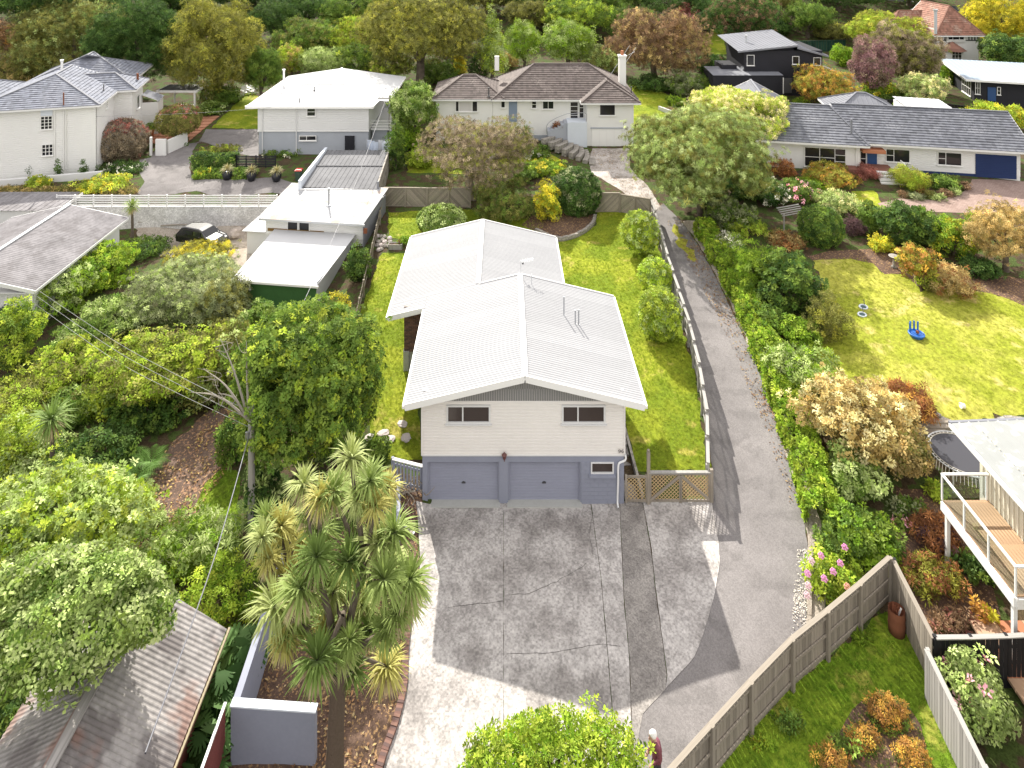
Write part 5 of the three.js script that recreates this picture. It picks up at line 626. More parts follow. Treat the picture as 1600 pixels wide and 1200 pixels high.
// trees behind the houses
tree('spreading olive tree behind the white two storey house', 115, 62, 78, 66, 'olive', { acc: 'pale', accP: 0.25, spray: 'fine', lobes: 18 });
tree('rusty orange tree at the foot of the wooded hill', 12, 62, 34, 28, 'copper', { acc: 'orange', spray: 'fine' }); tree('brownish olive tree beside the white two storey house', 25, 108, 52, 28, 'olive', { acc: 'tan', accP: 0.3, spray: 'fine' });
tree('dense dark green tree behind the white two storey house', 212, 72, 68, 74, 'deep', { spray: 'fine', lobes: 20, dens: 1.2 }); tree('golden olive conifer rising beside the dense dark green tree', 338, 72, 72, 78, 'gold', { acc: 'olive', accP: 0.45, spray: 'feather', lobes: 20 }); tree('drooping green tree behind the house with the white roof', 410, 108, 27, 38, 'mid', { spray: 'weep' });
for (const [x, y, w, h, p] of [[30, 4, 60, 22, 'deep'], [160, 2, 50, 20, 'deep'], [265, 4, 30, 24, 'deep'], [60, -20, 80, 24, 'deep'], [430, 28, 38, 26, 'deep'], [480, 10, 48, 26, 'deep'], [525, 22, 26, 24, 'mid'], [560, -8, 60, 18, 'deep'], [660, -30, 60, 18, 'deep'], [760, -10, 50, 26, 'olive'], [840, -8, 60, 28, 'deep'], [950, -8, 60, 30, 'mid'], [1050, -4, 60, 26, 'deep'], [1200, -6, 50, 26, 'olive'], [300, -18, 80, 24, 'deep'], [1310, -12, 70, 22, 'deep'], [1420, -20, 70, 22, 'mid'], [1520, -22, 60, 22, 'deep'], [390, -14, 60, 24, 'deep'], [720, 36, 40, 30, 'olive'], [610, 8, 50, 26, 'mid'], [985, 36, 40, 26, 'mid'], [880, 0, 40, 26, 'deep'], [130, 20, 50, 24, 'olive'], [1110, 20, 36, 24, 'deep']]) tree(({ deep: 'dark green', mid: 'mid green', olive: 'dull olive' })[p] + ' tree of the wood on the hill above the houses', x, y, w, h, p, { spray: 'fine', group: 'trees of the wood on the hill', name: 'forest_tree', dens: 0.9, lobes: 18, rough: 0.26 });
tree('rounded yellow green tree behind the tall flue of the white roof', 455, 92, 24, 22, 'lime', { spray: 'fine', acc: 'tan', accP: 0.25 }); tree('pale flowering tree behind the white roof', 510, 96, 40, 22, 'pale', { spray: 'fine' }); tree('green tree between the pale tree and the tall spreading tree', 560, 92, 38, 24, 'mid', { spray: 'fine', acc: 'lime' }); tree('mid green tree at the wood edge behind the white roof', 482, 58, 52, 30, 'mid', { spray: 'fine', acc: 'olive', accP: 0.3 });
tree('yellow green tree leaning against the tall spreading tree', 568, 60, 48, 34, 'lime', { acc: 'gold', accP: 0.3, spray: 'fine' }); tree('tall spreading tree with dark trunk and yellowing crown', 655, 46, 92, 58, 'olive', { acc: 'gold', accP: 0.4, clear: 3.2, lobes: 20, dens: 0.85, tr: 0.5, spray: 'fine' }); tree('low green tree under the tall spreading tree', 610, 100, 34, 22, 'olive', { acc: 'lime', accP: 0.3, spray: 'fine' });
tree('light green conical tree behind the brown tiled roof', 768, 64, 30, 50, 'pale', { shape: 'cone', acc: 'lime', accP: 0.4, spray: 'feather' }); tree('light green rounded tree next to the conical tree', 818, 66, 28, 34, 'bright', { acc: 'pale', accP: 0.4, spray: 'feather' }); tree('broad light green tree above the brown tiled roof', 888, 64, 40, 34, 'bright', { acc: 'pale', accP: 0.5, spray: 'feather' }); tree('mixed green tree above the broad light green tree', 905, 22, 58, 28, 'lime', { acc: 'mid', accP: 0.5, spray: 'fine' }); tree('dull olive tree at the wood edge above the brown roof', 830, 20, 40, 24, 'olive', { spray: 'fine' });
shrub('narrow bright yellow conifer behind the brown tiled roof', 718, 98, 13, 21, 'yellow', { shape: 'cone', spray: 'feather', name: 'conifer' }); shrub('dark green bush below the bright yellow conifer', 682, 112, 38, 19, 'mid', { spray: 'fine' }); shrub('sandy brown bush over the left end of the brown roof', 790, 94, 20, 12, 'tan', { spray: 'fine' }); shrub('grey green bush between the pale trees and the copper tree', 940, 96, 30, 24, 'pale', { spray: 'fine', acc: 'olive', accP: 0.4 }); shrub('dark bush by the narrow yellow conifer', 748, 108, 16, 20, 'deep', { acc: 'brown', accP: 0.3 });
tree('large copper leaved tree beside the white chimney', 1026, 68, 74, 56, 'copper', { acc: 'tan', accP: 0.25, spray: 'fine', lobes: 18, clear: 0.4 }); tree('small magenta tree above the copper leaved tree', 1086, 22, 26, 16, 'red', { acc: 'pink', spray: 'fine' }); tree('tall dark tree with pale trunk above the black house', 1158, 26, 58, 42, 'deep', { acc: 'copper', accP: 0.3, clear: 3, spray: 'fine', tr: 0.5 });
shrub('clipped dark hedge bush under the tall dark tree', 1110, 100, 28, 14, 'deep', {}); shrub('grey green bush at the end of the upper lawn', 1068, 132, 30, 20, 'grey', { acc: 'mid', accP: 0.4, spray: 'fine' }); shrub('dark shrubs under the copper leaved tree', 1022, 130, 34, 14, 'deep', {}); shrub('olive shrub beside the black lower wall', 1100, 132, 18, 16, 'mid', { spray: 'fine' });
tree('broad pale layered tree in front of the black house', 1152, 172, 76, 44, 'cream', { shape: 'layer', acc: 'lime', accP: 0.5, lobes: 22, spray: 'fine', clear: 1.5, paleBark: 1 }); tree('large drooping olive tree overhanging the driveway', 1094, 240, 108, 76, 'olive', { acc: 'pale', accP: 0.6, lobes: 30, spray: 'weep', clear: 1.6, dens: 0.6, rough: 0.3, tr: 0.2, limbs: 12 });
shrub('bright leafy vegetable in the raised bed', 1055, 158, 14, 8, 'bright', { name: 'leafy_plant' });
// upper right gardens
tree('green tree beyond the grey skillion roof', 1262, 26, 38, 24, 'mid', { spray: 'fine' }); tree('yellow olive tree beside the red tiled house', 1385, 46, 58, 30, 'gold', { acc: 'lime', accP: 0.5, spray: 'fine' }); tree('grey brown weeping tree in front of the timbered house', 1412, 84, 50, 44, 'brown', { acc: 'olive', accP: 0.4, spray: 'weep', lobes: 16 }); tree('smoky purple tree beside the weeping tree', 1362, 100, 32, 44, 'purple', { acc: 'brown', accP: 0.3, spray: 'feather' });
tree('large bright yellow tree next to the timbered house', 1562, 26, 48, 42, 'yellow', { spray: 'fine', lobes: 18 }); tree('dark green tree below the bright yellow tree', 1582, 84, 42, 30, 'deep', { acc: 'mid', accP: 0.4 }); tree('mid green tree between the timbered house and blue roof', 1558, 106, 20, 12, 'mid', {}); shrub('bright green bush beside the smoky purple tree', 1318, 88, 18, 17, 'bright', {}); shrub('olive bush above the green screen fence', 1300, 48, 34, 14, 'olive', { spray: 'fine' }); shrub('dark bush above the grey skillion roof', 1215, 42, 20, 16, 'deep', {});
tree('orange leaved maple in front of the black house', 1290, 132, 46, 30, 'gold', { acc: 'orange', accP: 0.45, spray: 'fine', clear: 0.6 }); tree('pale grey green tree behind the black garden wall', 1445, 138, 34, 24, 'pale', { acc: 'cream', accP: 0.3, spray: 'fine', clear: 0.5 }); shrub('yellow green shrub below the smoky purple tree', 1372, 140, 26, 18, 'bright', { acc: 'yellow', accP: 0.3 }); shrub('mixed green shrub against the black garden wall', 1405, 152, 26, 12, 'mid', {}); shrub('green bush beside the blue roofed house', 1486, 118, 14, 14, 'bright', {});
shrub('large yellow green bush behind the long white house', 1560, 182, 40, 24, 'lime', { acc: 'yellow', accP: 0.3 }); shrub('small clipped bush beside the timber fence', 1252, 161, 11, 8, 'bright', { shape: 'ball' }); shrub('rounded grey green bush at the timber fence end', 1340, 168, 13, 10, 'mid', { shape: 'ball', spray: 'fine' }); shrub('small round bush in front of the black garden wall', 1403, 171, 10, 6, 'bright', { shape: 'ball' }); shrub('yellowish bush in front of the black garden wall', 1442, 172, 14, 10, 'lime', { acc: 'gold', accP: 0.3 }); shrub('purple tinged bush at the corner of the blue roof', 1594, 152, 10, 9, 'purple', { spray: 'fine' });
// in front of the long white house
shrub('brown orange shrub at the porch end of the long house', 1222, 264, 22, 16, 'rust', { spray: 'fine', acc: 'orange' }); shrub('large amber domed maple before the picture window', 1298, 274, 40, 20, 'gold', { spray: 'feather', acc: 'orange', accP: 0.35 }); shrub('small crimson maple beside the porch steps', 1354, 270, 18, 11, 'red', { spray: 'feather' }); shrub('yellow green domed bush right beside the stair rail', 1420, 278, 26, 20, 'lime', { acc: 'gold', accP: 0.5, spray: 'feather' }); shrub('thin young tree against the white wall', 1458, 252, 8, 16, 'olive', { spray: 'fine', dens: 0.5 }); shrub('rounded green shrub below the second window', 1474, 284, 22, 13, 'mid', {}); shrub('brownish low shrub beside the garage door', 1503, 290, 13, 7, 'copper', {});
for (const [x, y, w, h, p] of [[1412, 304, 9, 5, 'copper'], [1430, 307, 12, 6, 'grey'], [1452, 304, 10, 6, 'olive'], [1465, 308, 11, 6, 'pale'], [1478, 302, 11, 6, 'copper'], [1492, 300, 10, 6, 'pale'], [1440, 299, 9, 5, 'rust']]) shrub('small mounded plant edging the red paved driveway', x, y, w, h, p, { group: 'mounded plants along the paving', spray: 'fine', name: 'mound_plant' });
// shrub belt beside the driveway and around the dry lawn
shrub('dark shrub dusted with white blooms above the hedge', 1203, 300, 28, 22, 'deep', { acc: 'white', accP: 0.15 }); shrub('pink flowering shrub beside the small lawn path', 1246, 298, 34, 20, 'mid', { acc: 'pink', accP: 0.18 }); shrub('bright green shrub beneath the brown orange shrub', 1268, 286, 24, 12, 'bright', {}); shrub('light green shrub beside the path lawn', 1308, 316, 34, 20, 'pale', { acc: 'cream', accP: 0.2 }); shrub('silver grey mound close to the driveway bend', 1142, 334, 38, 24, 'grey', { acc: 'mid', accP: 0.4 }); shrub('dark bush filling the corner under the drooping tree', 1115, 300, 34, 26, 'deep', {}); shrub('another dark green bush behind the silver mound', 1165, 292, 30, 22, 'deep', { acc: 'mid', accP: 0.3 });
shrub('round green camellia beside the bare garden frame', 1282, 354, 30, 32, 'mid', { shape: 'ball', acc: 'deep', accP: 0.3 }); shrub('dark purple shrub between the round camellias', 1334, 354, 19, 16, 'plum', { spray: 'fine' }); shrub('tall dark green camellia above the bed edging', 1414, 352, 40, 40, 'deep', { acc: 'mid', accP: 0.3 }); shrub('green shrub beside the dark purple shrub', 1362, 342, 20, 26, 'mid', {}); shrub('bright yellow bush at the foot of the tall camellia', 1378, 382, 17, 14, 'yellow', { acc: 'lime', accP: 0.3 }); shrub('yellow green camellia between the dark and the tan tree', 1490, 372, 34, 36, 'bright', { acc: 'yellow', accP: 0.2 }); shrub('green bush behind the small orange tree', 1448, 356, 22, 32, 'mid', {}); shrub('yellow leafed bush behind the tan tree', 1525, 342, 14, 9, 'lime', {});
tree('large tan leaved tree at the edge of the dry lawn', 1572, 366, 54, 52, 'tan', { spray: 'fine', clear: 0.5, lobes: 16 }); shrub('dark green shrub under the tan leaved tree', 1530, 418, 26, 18, 'deep', {}); tree('small orange yellow tree in the lawn bed', 1434, 408, 27, 26, 'gold', { acc: 'orange', accP: 0.5, clear: 0.7, dens: 0.7, tr: 0.06, paleBark: 1 }); shrub('tan domed maple on the lawn bed', 1486, 440, 38, 28, 'tan', { acc: 'rust', accP: 0.25, spray: 'feather' }); shrub('yellow green bush under the tan domed maple', 1450, 438, 18, 18, 'olive', { acc: 'lime', accP: 0.4 });
shrub('rusty feathery shrub at the lawn corner', 1228, 376, 28, 16, 'tan', { acc: 'rust', accP: 0.4, spray: 'feather' }); shrub('yellow green low shrub behind the white flowers', 1168, 356, 34, 16, 'lime', { spray: 'fine' }); shrub('shrub covered with small white flowers', 1142, 384, 20, 20, 'grey', { acc: 'white', accP: 0.3 }); shrub('bright feathery green shrub leaning over the driveway', 1176, 422, 46, 44, 'bright', { spray: 'feather', acc: 'mid', accP: 0.2 }); shrub('dense round green shrub facing the dry lawn', 1232, 446, 46, 50, 'mid', { acc: 'deep', accP: 0.35, dens: 1.1 }); shrub('airy olive shrub casting shade on the lawn', 1296, 498, 34, 42, 'olive', { acc: 'gold', accP: 0.3, spray: 'fine', dens: 0.75 }); shrub('green shrub below the feathery shrub', 1204, 500, 26, 24, 'mid', {}); shrub('yellow green shrub between the hedge and the olive shrub', 1250, 520, 28, 26, 'bright', {});
shrub('pale leaved shrub with white tips beside the hedge', 1254, 578, 50, 46, 'pale', { acc: 'bright', accP: 0.35 }); tree('large cream and tan tree above the lower garden', 1345, 650, 82, 66, 'tan', { acc: 'cream', accP: 0.35, lobes: 18, clear: 0.4 }); tree('tan branch of trees drooping to the trampoline', 1400, 700, 46, 48, 'tan', { acc: 'olive', accP: 0.35, clear: 0.3 }); shrub('rust red domed maple at the lawn wall', 1420, 626, 38, 34, 'rust', { spray: 'feather', acc: 'orange', accP: 0.2 }); shrub('variegated pale bush below the cream and tan tree', 1332, 736, 46, 48, 'pale', { acc: 'mid', accP: 0.35 }); shrub('leafy green bush beside the kerb bend', 1340, 838, 58, 46, 'mid', { acc: 'bright', accP: 0.4, shape: 'bush' }); shrub('bright green bush over the fence corner', 1376, 872, 30, 30, 'bright', {});
{ const h = shrub('hydrangea with pink flower heads at the kerb', 1302, 898, 44, 44, 'lime', { acc: 'bright', accP: 0.3, name: 'hydrangea' }); seed = 77; for (const [px, py, p] of [[1283, 868, 0], [1313, 880, 0], [1302, 893, 0], [1288, 904, 0], [1262, 896, 0], [1263, 915, 1], [1261, 930, 1], [1324, 917, 2], [1268, 876, 1], [1320, 855, 0]]) { const q = P(px, py, 1.15).sub(h.position); const gs = []; for (let k = 0; k < 14; k++) { const y = 1 - 2 * (k + 0.5) / 14, a = k * 2.4, r = Math.sqrt(1 - y * y) * 0.1; gs.push(new THREE.OctahedronGeometry(0.05, 0).translate(q.x + Math.cos(a) * r, q.y + y * 0.09, q.z + Math.sin(a) * r)); } mesh('flower_head', gs, mat([[0.72, 0.33, 0.55], [0.75, 0.55, 0.58], [0.75, 0.4, 0.3]][p], 0.9), h); } }
shrub('dark red leaved maple by the lower garden bed', 1462, 834, 34, 34, 'rust', { spray: 'feather', acc: 'plum', accP: 0.2 }); shrub('low grey green shrub by the dark red maple', 1418, 792, 26, 16, 'grey', { acc: 'mid', accP: 0.5 }); shrub('orange green conifer mound behind the black fence', 1460, 900, 42, 36, 'gold', { acc: 'rust', accP: 0.35, spray: 'feather' }); shrub('red brown lace leaf maple by the black fence', 1486, 970, 38, 22, 'copper', { acc: 'red', accP: 0.3, spray: 'feather' }); shrub('dark green shrub under the deck rail', 1524, 888, 26, 24, 'deep', { acc: 'mid', accP: 0.4 }); shrub('orange yellow bush beside the terrace', 1536, 960, 13, 18, 'orange', { acc: 'yellow', accP: 0.5 }); shrub('yellow tipped shrub in the lower garden', 1464, 768, 15, 15, 'lime', {}); shrub('white rose bush behind the deck glass', 1512, 760, 18, 14, 'mid', { acc: 'white', accP: 0.12 }); shrub('small pink flowered shrub next to the dark red maple', 1412, 818, 14, 12, 'mid', { acc: 'pink', accP: 0.3 });
// behind and beside the house in the middle
shrub('large round dark camellia by the slanted board fence', 900, 300, 36, 36, 'deep', { shape: 'ball', acc: 'grey', accP: 0.18, dens: 1.1 }); shrub('tall yellow shrub beside the dark camellia', 856, 318, 18, 34, 'yellow', { acc: 'lime', accP: 0.3 }); shrub('wide olive bush behind the rear lawn', 788, 312, 48, 38, 'olive', { acc: 'mid', accP: 0.4, spray: 'fine' }); shrub('round variegated bush on the rear lawn', 690, 343, 36, 24, 'pale', { shape: 'ball', acc: 'mid', accP: 0.45 });
tree('grey brown spreading tree behind the rear fence', 742, 236, 92, 58, 'brown', { acc: 'olive', accP: 0.3, spray: 'fine', clear: 1.4, lobes: 20, dens: 0.7, paleBark: 1, limbs: 12 }); tree('fresh green tree between the white and brown roofs', 650, 166, 40, 38, 'mid', { acc: 'pale', accP: 0.4, clear: 1.8 }); shrub('ivy covered column beside the carport', 618, 232, 14, 42, 'mid', { spray: 'fine', acc: 'deep', accP: 0.4 }); shrub('bright shrub against the rear garden fence', 636, 214, 20, 24, 'bright', {}); shrub('yellow lit shrub under the grey brown tree', 660, 246, 26, 16, 'lime', {}); shrub('green garden shrub below the curved steps', 850, 262, 34, 14, 'bright', { acc: 'yellow', accP: 0.15 }); shrub('ornamental shrub with flowers beside the curved steps', 838, 238, 20, 10, 'mid', { acc: 'white', accP: 0.1 }); shrub('leafy bush behind the wide olive bush', 815, 268, 30, 14, 'mid', {}); shrub('low hedge bush against the brown house foundation', 708, 190, 18, 9, 'deep', { acc: 'pink', accP: 0.15 });
for (const [x, y, w, h, l] of [[1000, 361, 26, 28, 'yellow green ball tree on a short trunk'], [1024, 430, 24, 25, 'clipped round bush in the middle of the fence row'], [1030, 490, 29, 38, 'clipped tall round bush with dense speckled leaves']]) shrub(l + ' beside the driveway fence', x, y, w, h, 'lime', { shape: 'ball', acc: 'pale', accP: 0.3, name: 'topiary', clear: h === 28 ? 0.5 : 0.05, dens: 1.0, rough: 0.13, tr: 0.09, group: 'clipped bushes along the driveway fence', spray: 'broad', sr: 0.17 });
shrub('small red flowered bush at the rear corner of the roof', 631, 378, 9, 9, 'bright', { acc: 'red', accP: 0.15 });
// the wooded neighbouring garden on the other side
shrub('yellow green shrub in front of the white railing', 162, 287, 38, 16, 'lime', { acc: 'yellow', accP: 0.3 }); shrub('small yellow shrub on the barrier bed', 60, 286, 16, 10, 'lime', { acc: 'yellow', accP: 0.2 });
for (let k = 0; k < 9; k++) shrub('tawny flax tuft along the bed above the white railing', 8 + k * 24, 297 + (k % 2), 15, 7, 'tan', { spray: 'feather', group: 'flax tufts above the railing', name: 'flax_tuft', acc: 'olive', accP: 0.4 });
shrub('bright green tree against the iron roof', 158, 418, 52, 40, 'bright', { acc: 'lime', accP: 0.3, name: 'tree' }); shrub('dark green shrub by the gravel yard', 226, 386, 34, 18, 'deep', { acc: 'mid', accP: 0.5 }); shrub('yellow flowering shrub beside the black car', 312, 398, 50, 26, 'yellow', { acc: 'olive', accP: 0.45, spray: 'fine' }); shrub('large grey green shrub below the yellow shrub', 292, 452, 80, 56, 'grey', { acc: 'pale', accP: 0.4, spray: 'fine', lobes: 16 }); shrub('olive twiggy shrub beside the gravel yard', 350, 470, 40, 48, 'grey', { acc: 'olive', accP: 0.4, spray: 'fine' }); shrub('pale green layered tree at the gable end', 88, 458, 52, 48, 'pale', { acc: 'bright', accP: 0.4, name: 'tree' }); shrub('grey leaved shrub under the bright green tree', 178, 492, 48, 36, 'pale', { acc: 'mid', accP: 0.5 }); shrub('leafy branches beside the old white house', 22, 530, 40, 60, 'lime', { acc: 'mid', accP: 0.4 }); shrub('yellow green sunlit tree beside the dirt path', 235, 572, 92, 58, 'lime', { acc: 'olive', accP: 0.35, name: 'tree', clear: 0.8, lobes: 16 }); shrub('sunlit branches over the power wires', 112, 566, 50, 40, 'lime', { acc: 'olive', accP: 0.3 }); shrub('light yellow green tree behind the dense garden tree', 346, 552, 46, 46, 'lime', { acc: 'olive', accP: 0.4, clear: 0.8, name: 'tree' });
shrub('dark understorey bush below the sunlit tree', 232, 640, 60, 36, 'mid', { acc: 'deep', accP: 0.4 }); shrub('yellow speckled bush around the sword leaved plant', 40, 620, 60, 50, 'lime', { acc: 'olive', accP: 0.4 }); shrub('dark glossy bush beside the ferns', 148, 720, 60, 56, 'deep', { acc: 'mid', accP: 0.45 }); shrub('pale sunlit bush below the sword leaved plant', 56, 720, 62, 44, 'pale', { acc: 'lime', accP: 0.35 });
tree('huge pale leaved tree overhanging the rusty shed', 96, 812, 130, 92, 'pale', { acc: 'lime', accP: 0.4, spray: 'broad', lobes: 20, clear: 2.2, sr: 0.2 }); tree('pale willow leaved tree covering part of the rusty roof', 100, 965, 156, 118, 'pale', { acc: 'mid', accP: 0.35, spray: 'broad', lobes: 22, clear: 4.2, sr: 0.19 }); shrub('dark climbing foliage at the shed gable', 40, 1110, 52, 70, 'mid', { acc: 'deep', accP: 0.5, clear: 0.6 }); 
shrub('light green feathery bush below the power pole', 300, 842, 78, 52, 'pale', { acc: 'bright', accP: 0.4, spray: 'feather', sr: 0.24 }); shrub('bright green bush behind the rusty roof', 352, 930, 64, 66, 'bright', { acc: 'lime', accP: 0.45, spray: 'fine', sr: 0.24 }); tree('tall dense green tree with golden tips beside the house', 480, 600, 104, 138, 'mid', { acc: 'lime', accP: 0.2, lobes: 26, clear: 0.3, sr: 0.2, dens: 1.05 }); shrub('orange tipped bush below the dense garden tree', 552, 528, 26, 40, 'olive', { acc: 'gold', accP: 0.4 }); shrub('yellow bush by the leaning paling fence', 530, 478, 16, 20, 'yellow', { acc: 'olive', accP: 0.5 }); shrub('low green bush beside the picket gate', 588, 705, 20, 24, 'mid', {}); shrub('dark shrub at the foot of the power pole', 362, 690, 24, 40, 'mid', { acc: 'deep', accP: 0.3 }); shrub('small shrub against the patched workshop wall', 560, 414, 18, 30, 'deep', { acc: 'mid', accP: 0.4 });
tree('sunlit yellow green tree at the front of the forecourt', 866, 1190, 140, 86, 'lime', { acc: 'bright', accP: 0.4, lobes: 26, clear: 1.4, sr: 0.14, shape: 'tree', rough: 0.2, dens: 0.75 });
for (const [x, y, w, h, p, l] of [[132, 534, 56, 36, 'mid', 'shaded bush between the pale layered tree and the wires'], [182, 624, 52, 34, 'lime', 'sunlit bush in front of the sunlit path tree'], [112, 640, 46, 34, 'mid', 'rounded bush beside the lone sword leaved plant'], [322, 606, 38, 40, 'olive', 'thin olive bush at the top of the dirt path'], [402, 512, 26, 40, 'mid', 'green bush wedged behind the dense garden tree'], [18, 700, 44, 54, 'lime', 'bright bush at the outer edge of the wooded garden'], [168, 792, 50, 34, 'pale', 'pale bush on the lower side of the dirt path'], [222, 812, 34, 26, 'pale', 'small pale bush where the dirt path ends'], [22, 930, 56, 60, 'mid', 'green bush under the willow leaved tree'], [250, 900, 46, 34, 'bright', 'bright bush at the back corner of the rusty roof'], [40, 440, 40, 40, 'mid', 'dark leafy bush below the iron roof gable'], [30, 500, 40, 36, 'deep', 'shaded shrub against the old white house wall'], [410, 770, 26, 40, 'deep', 'dark shrub between the power pole and the cabbage tree'], [372, 560, 40, 60, 'olive', 'leafy bush behind the dead branches']]) shrub(l, x, y, w, h, p, { acc: 'pale', accP: 0.25, sr: 0.22 });
// yard below the paling fence
for (const [x, y, w, h] of [[1387, 1112, 29, 31], [1347, 1154, 24, 22], [1298, 1190, 26, 24], [1426, 1182, 23, 28]]) shrub('orange tipped round shrub in the brown flower bed', x, y, w, h, 'mid', { acc: 'orange', accP: 0.95, accTop: -0.1, shape: 'ball', rough: 0.16, spray: 'fine', sr: 0.14, group: 'orange shrubs in the flower bed' }); shrub('green shrub with red berries in the flower bed', 1325, 1168, 24, 18, 'mid', { acc: 'red', accP: 0.2 }); shrub('tall pink flowered camellia behind the pale paling fence', 1520, 1085, 48, 74, 'pale', { acc: 'pink', accP: 0.045, rough: 0.28 }); shrub('weedy green plant at the fence foot', 1232, 1128, 22, 16, 'mid', { spray: 'fine' }); shrub('fern like weed at the paling fence corner', 1348, 995, 14, 10, 'bright', { spray: 'feather' }); shrub('weeds growing along the paling fence', 1190, 1158, 22, 12, 'bright', { spray: 'fine', acc: 'yellow', accP: 0.06 });
// by the white house
shrub('photinia clipped into a mushroom with red top beside the white house', 190, 219, 38, 33, 'brown', { acc: 'red', accP: 0.4, accTop: 0.55, shape: 'ball', spray: 'fine', dens: 1.15, name: 'topiary' }); shrub('smaller photinia ball with red top on a bare trunk', 279, 187, 32, 24, 'olive', { acc: 'red', accP: 0.4, accTop: 0.5, shape: 'ball', spray: 'fine', clear: 1.0, name: 'topiary' });
for (const [x, y] of [[9, 262], [49, 262], [90, 266], [130, 264]]) shrub('slim young conifer against the white house wall', x, y, 9, 17, 'deep', { shape: 'cone', spray: 'fine', group: 'young conifers against the white wall', dens: 0.7 }); shrub('dark mound with white flowers under the mushroom photinia', 192, 262, 34, 11, 'deep', { acc: 'white', accP: 0.12 }); shrub('leafy bush beside the pergola', 330, 150, 22, 20, 'olive', { acc: 'mid', accP: 0.4, spray: 'fine' }); shrub('rounded bush beside the white garden chairs', 355, 150, 18, 16, 'mid', {}); shrub('low flowering shrub at the upper lawn edge', 330, 170, 22, 12, 'mid', { acc: 'pale', accP: 0.3 }); shrub('yellow green box bush at the driveway island', 315, 271, 12, 7, 'bright', { acc: 'yellow', accP: 0.3 }); shrub('rose bushes in front of the grey lower floor', 440, 238, 28, 8, 'mid', { acc: 'white', accP: 0.1, dens: 0.7 }); shrub('low shrub behind the clipped hedge', 345, 235, 30, 7, 'olive', { acc: 'lime', accP: 0.4 }); shrub('shrub under the photinia ball', 276, 222, 14, 6, 'deep', {});
// ---------------------------------------------------------------- hedges
function hedge(name, label, pts, w, h, o = {}) {
  seed = 4242 + pts.length; const T = thing(name, label, 'hedge', [pts[0].x, g(pts[0].x, pts[0].z), pts[0].z]), spots = [], sr = o.sr || 0.2;
  for (let i = 0; i < pts.length - 1; i++) { const a = pts[i], b = pts[i + 1], L = Math.hypot(b.x - a.x, b.z - a.z), ux = (b.x - a.x) / L, uz = (b.z - a.z) / L, n = Math.round(L * (w + 2 * h) / (sr * sr) * 1.5);
    for (let k = 0; k < n; k++) { const t = rnd() * L, q = rnd() * (w + 2 * h); let s, y, ns = 0, ny = 0.2; if (q < h) { s = -w / 2; y = q; ns = -1; } else if (q < h + w) { s = q - h - w / 2; y = h; ny = 1; } else { s = w / 2; y = q - h - w; ns = 1; } const lump = 0.1 * Math.sin(t * 2.1 + i) + rr(-0.09, 0.09) * (o.rag || 1); const x = a.x + ux * t - uz * (s + ns * lump), z = a.z + uz * t + ux * (s + ns * lump); spots.push([x - T.position.x, g(x, z) + y + (ny > 0.5 ? lump : 0) - T.position.y, z - T.position.z, -uz * ns, ny, ux * ns, sr * rr(0.7, 1.3), rnd() < (o.accP || 0) ? pick(PAL[o.acc]) : pick(PAL[o.pal || 'bright'])]); } }
  foliage('foliage', spots, o.spray || 'broad', T); return T;
}
hedge('hedge', 'bright green low hedge running along the driveway kerb', [[1098, 362], [1124, 405], [1154, 460], [1180, 515], [1206, 580], [1232, 650], [1258, 720], [1276, 780], [1284, 830]].map(([x, y]) => G(x, y)), 1.1, 0.95, { pal: 'bright', acc: 'lime', accP: 0.35 });
hedge('clipped_hedge', 'clipped dark hedge beside the black slatted garden screen', [[303, 262], [368, 262]].map(([x, y]) => G(x, y)), 1.0, 1.2, { pal: 'deep', sr: 0.24, rag: 0.3, acc: 'mid', accP: 0.3 });
hedge('ground_cover', 'green ground cover below the clipped dark hedge', [[306, 274], [400, 274]].map(([x, y]) => G(x, y)), 1.2, 0.25, { pal: 'mid', sr: 0.24 });
// ---------------------------------------------------------------- sword leaved cabbage trees
function rosetteGeo(n, s, len = 1, lift = 0.1) { seed = s; const pos = []; for (let k = 0; k < n; k++) { const y = rr(-0.75, 1), a = k * 2.39996, h = Math.sqrt(1 - Math.min(1, y * y)), d = V(Math.cos(a) * h, y + lift, Math.sin(a) * h).normalize(), l = len * rr(0.8, 1.1), side = V().crossVectors(d, V(0, 1, 0)); if (side.lengthSq() < 0.01) side.set(1, 0, 0); side.normalize().multiplyScalar(0.038); const A = d.clone().multiplyScalar(0.05), B = d.clone().multiplyScalar(l * 0.55).add(V(0, 0.03, 0)), C = d.clone().multiplyScalar(l).add(V(0, -0.22 * l * (1 - Math.abs(y)) - 0.05, 0)); const a1 = A.clone().addScaledVector(side, 0.6), a2 = A.clone().addScaledVector(side, -0.6), b1 = B.clone().add(side), b2 = B.clone().sub(side); for (const t of [a1, b1, b2, a1, b2, a2, b1, C, b2]) pos.push(t.x, t.y, t.z); } const geo = new THREE.BufferGeometry(); geo.setAttribute('position', new THREE.Float32BufferAttribute(pos, 3)); geo.computeVertexNormals(); return geo; }
const ROS = [0, 1, 2].map((k) => rosetteGeo(120, 500 + k)), SKIRT = [0, 1].map((k) => rosetteGeo(70, 520 + k, 0.85, -0.9));
const lm = (r, gg, b) => new THREE.MeshPhysicalMaterial({ color: col(r, gg, b), roughness: 0.78, transmission: 0.35, thickness: 0, specularIntensity: 0.4, side: THREE.DoubleSide });
const rosM = [lm(0.27, 0.35, 0.09), lm(0.4, 0.45, 0.16), lm(0.2, 0.29, 0.065), lm(0.48, 0.45, 0.13)], skirtM = [lm(0.56, 0.47, 0.28), lm(0.46, 0.38, 0.21)];
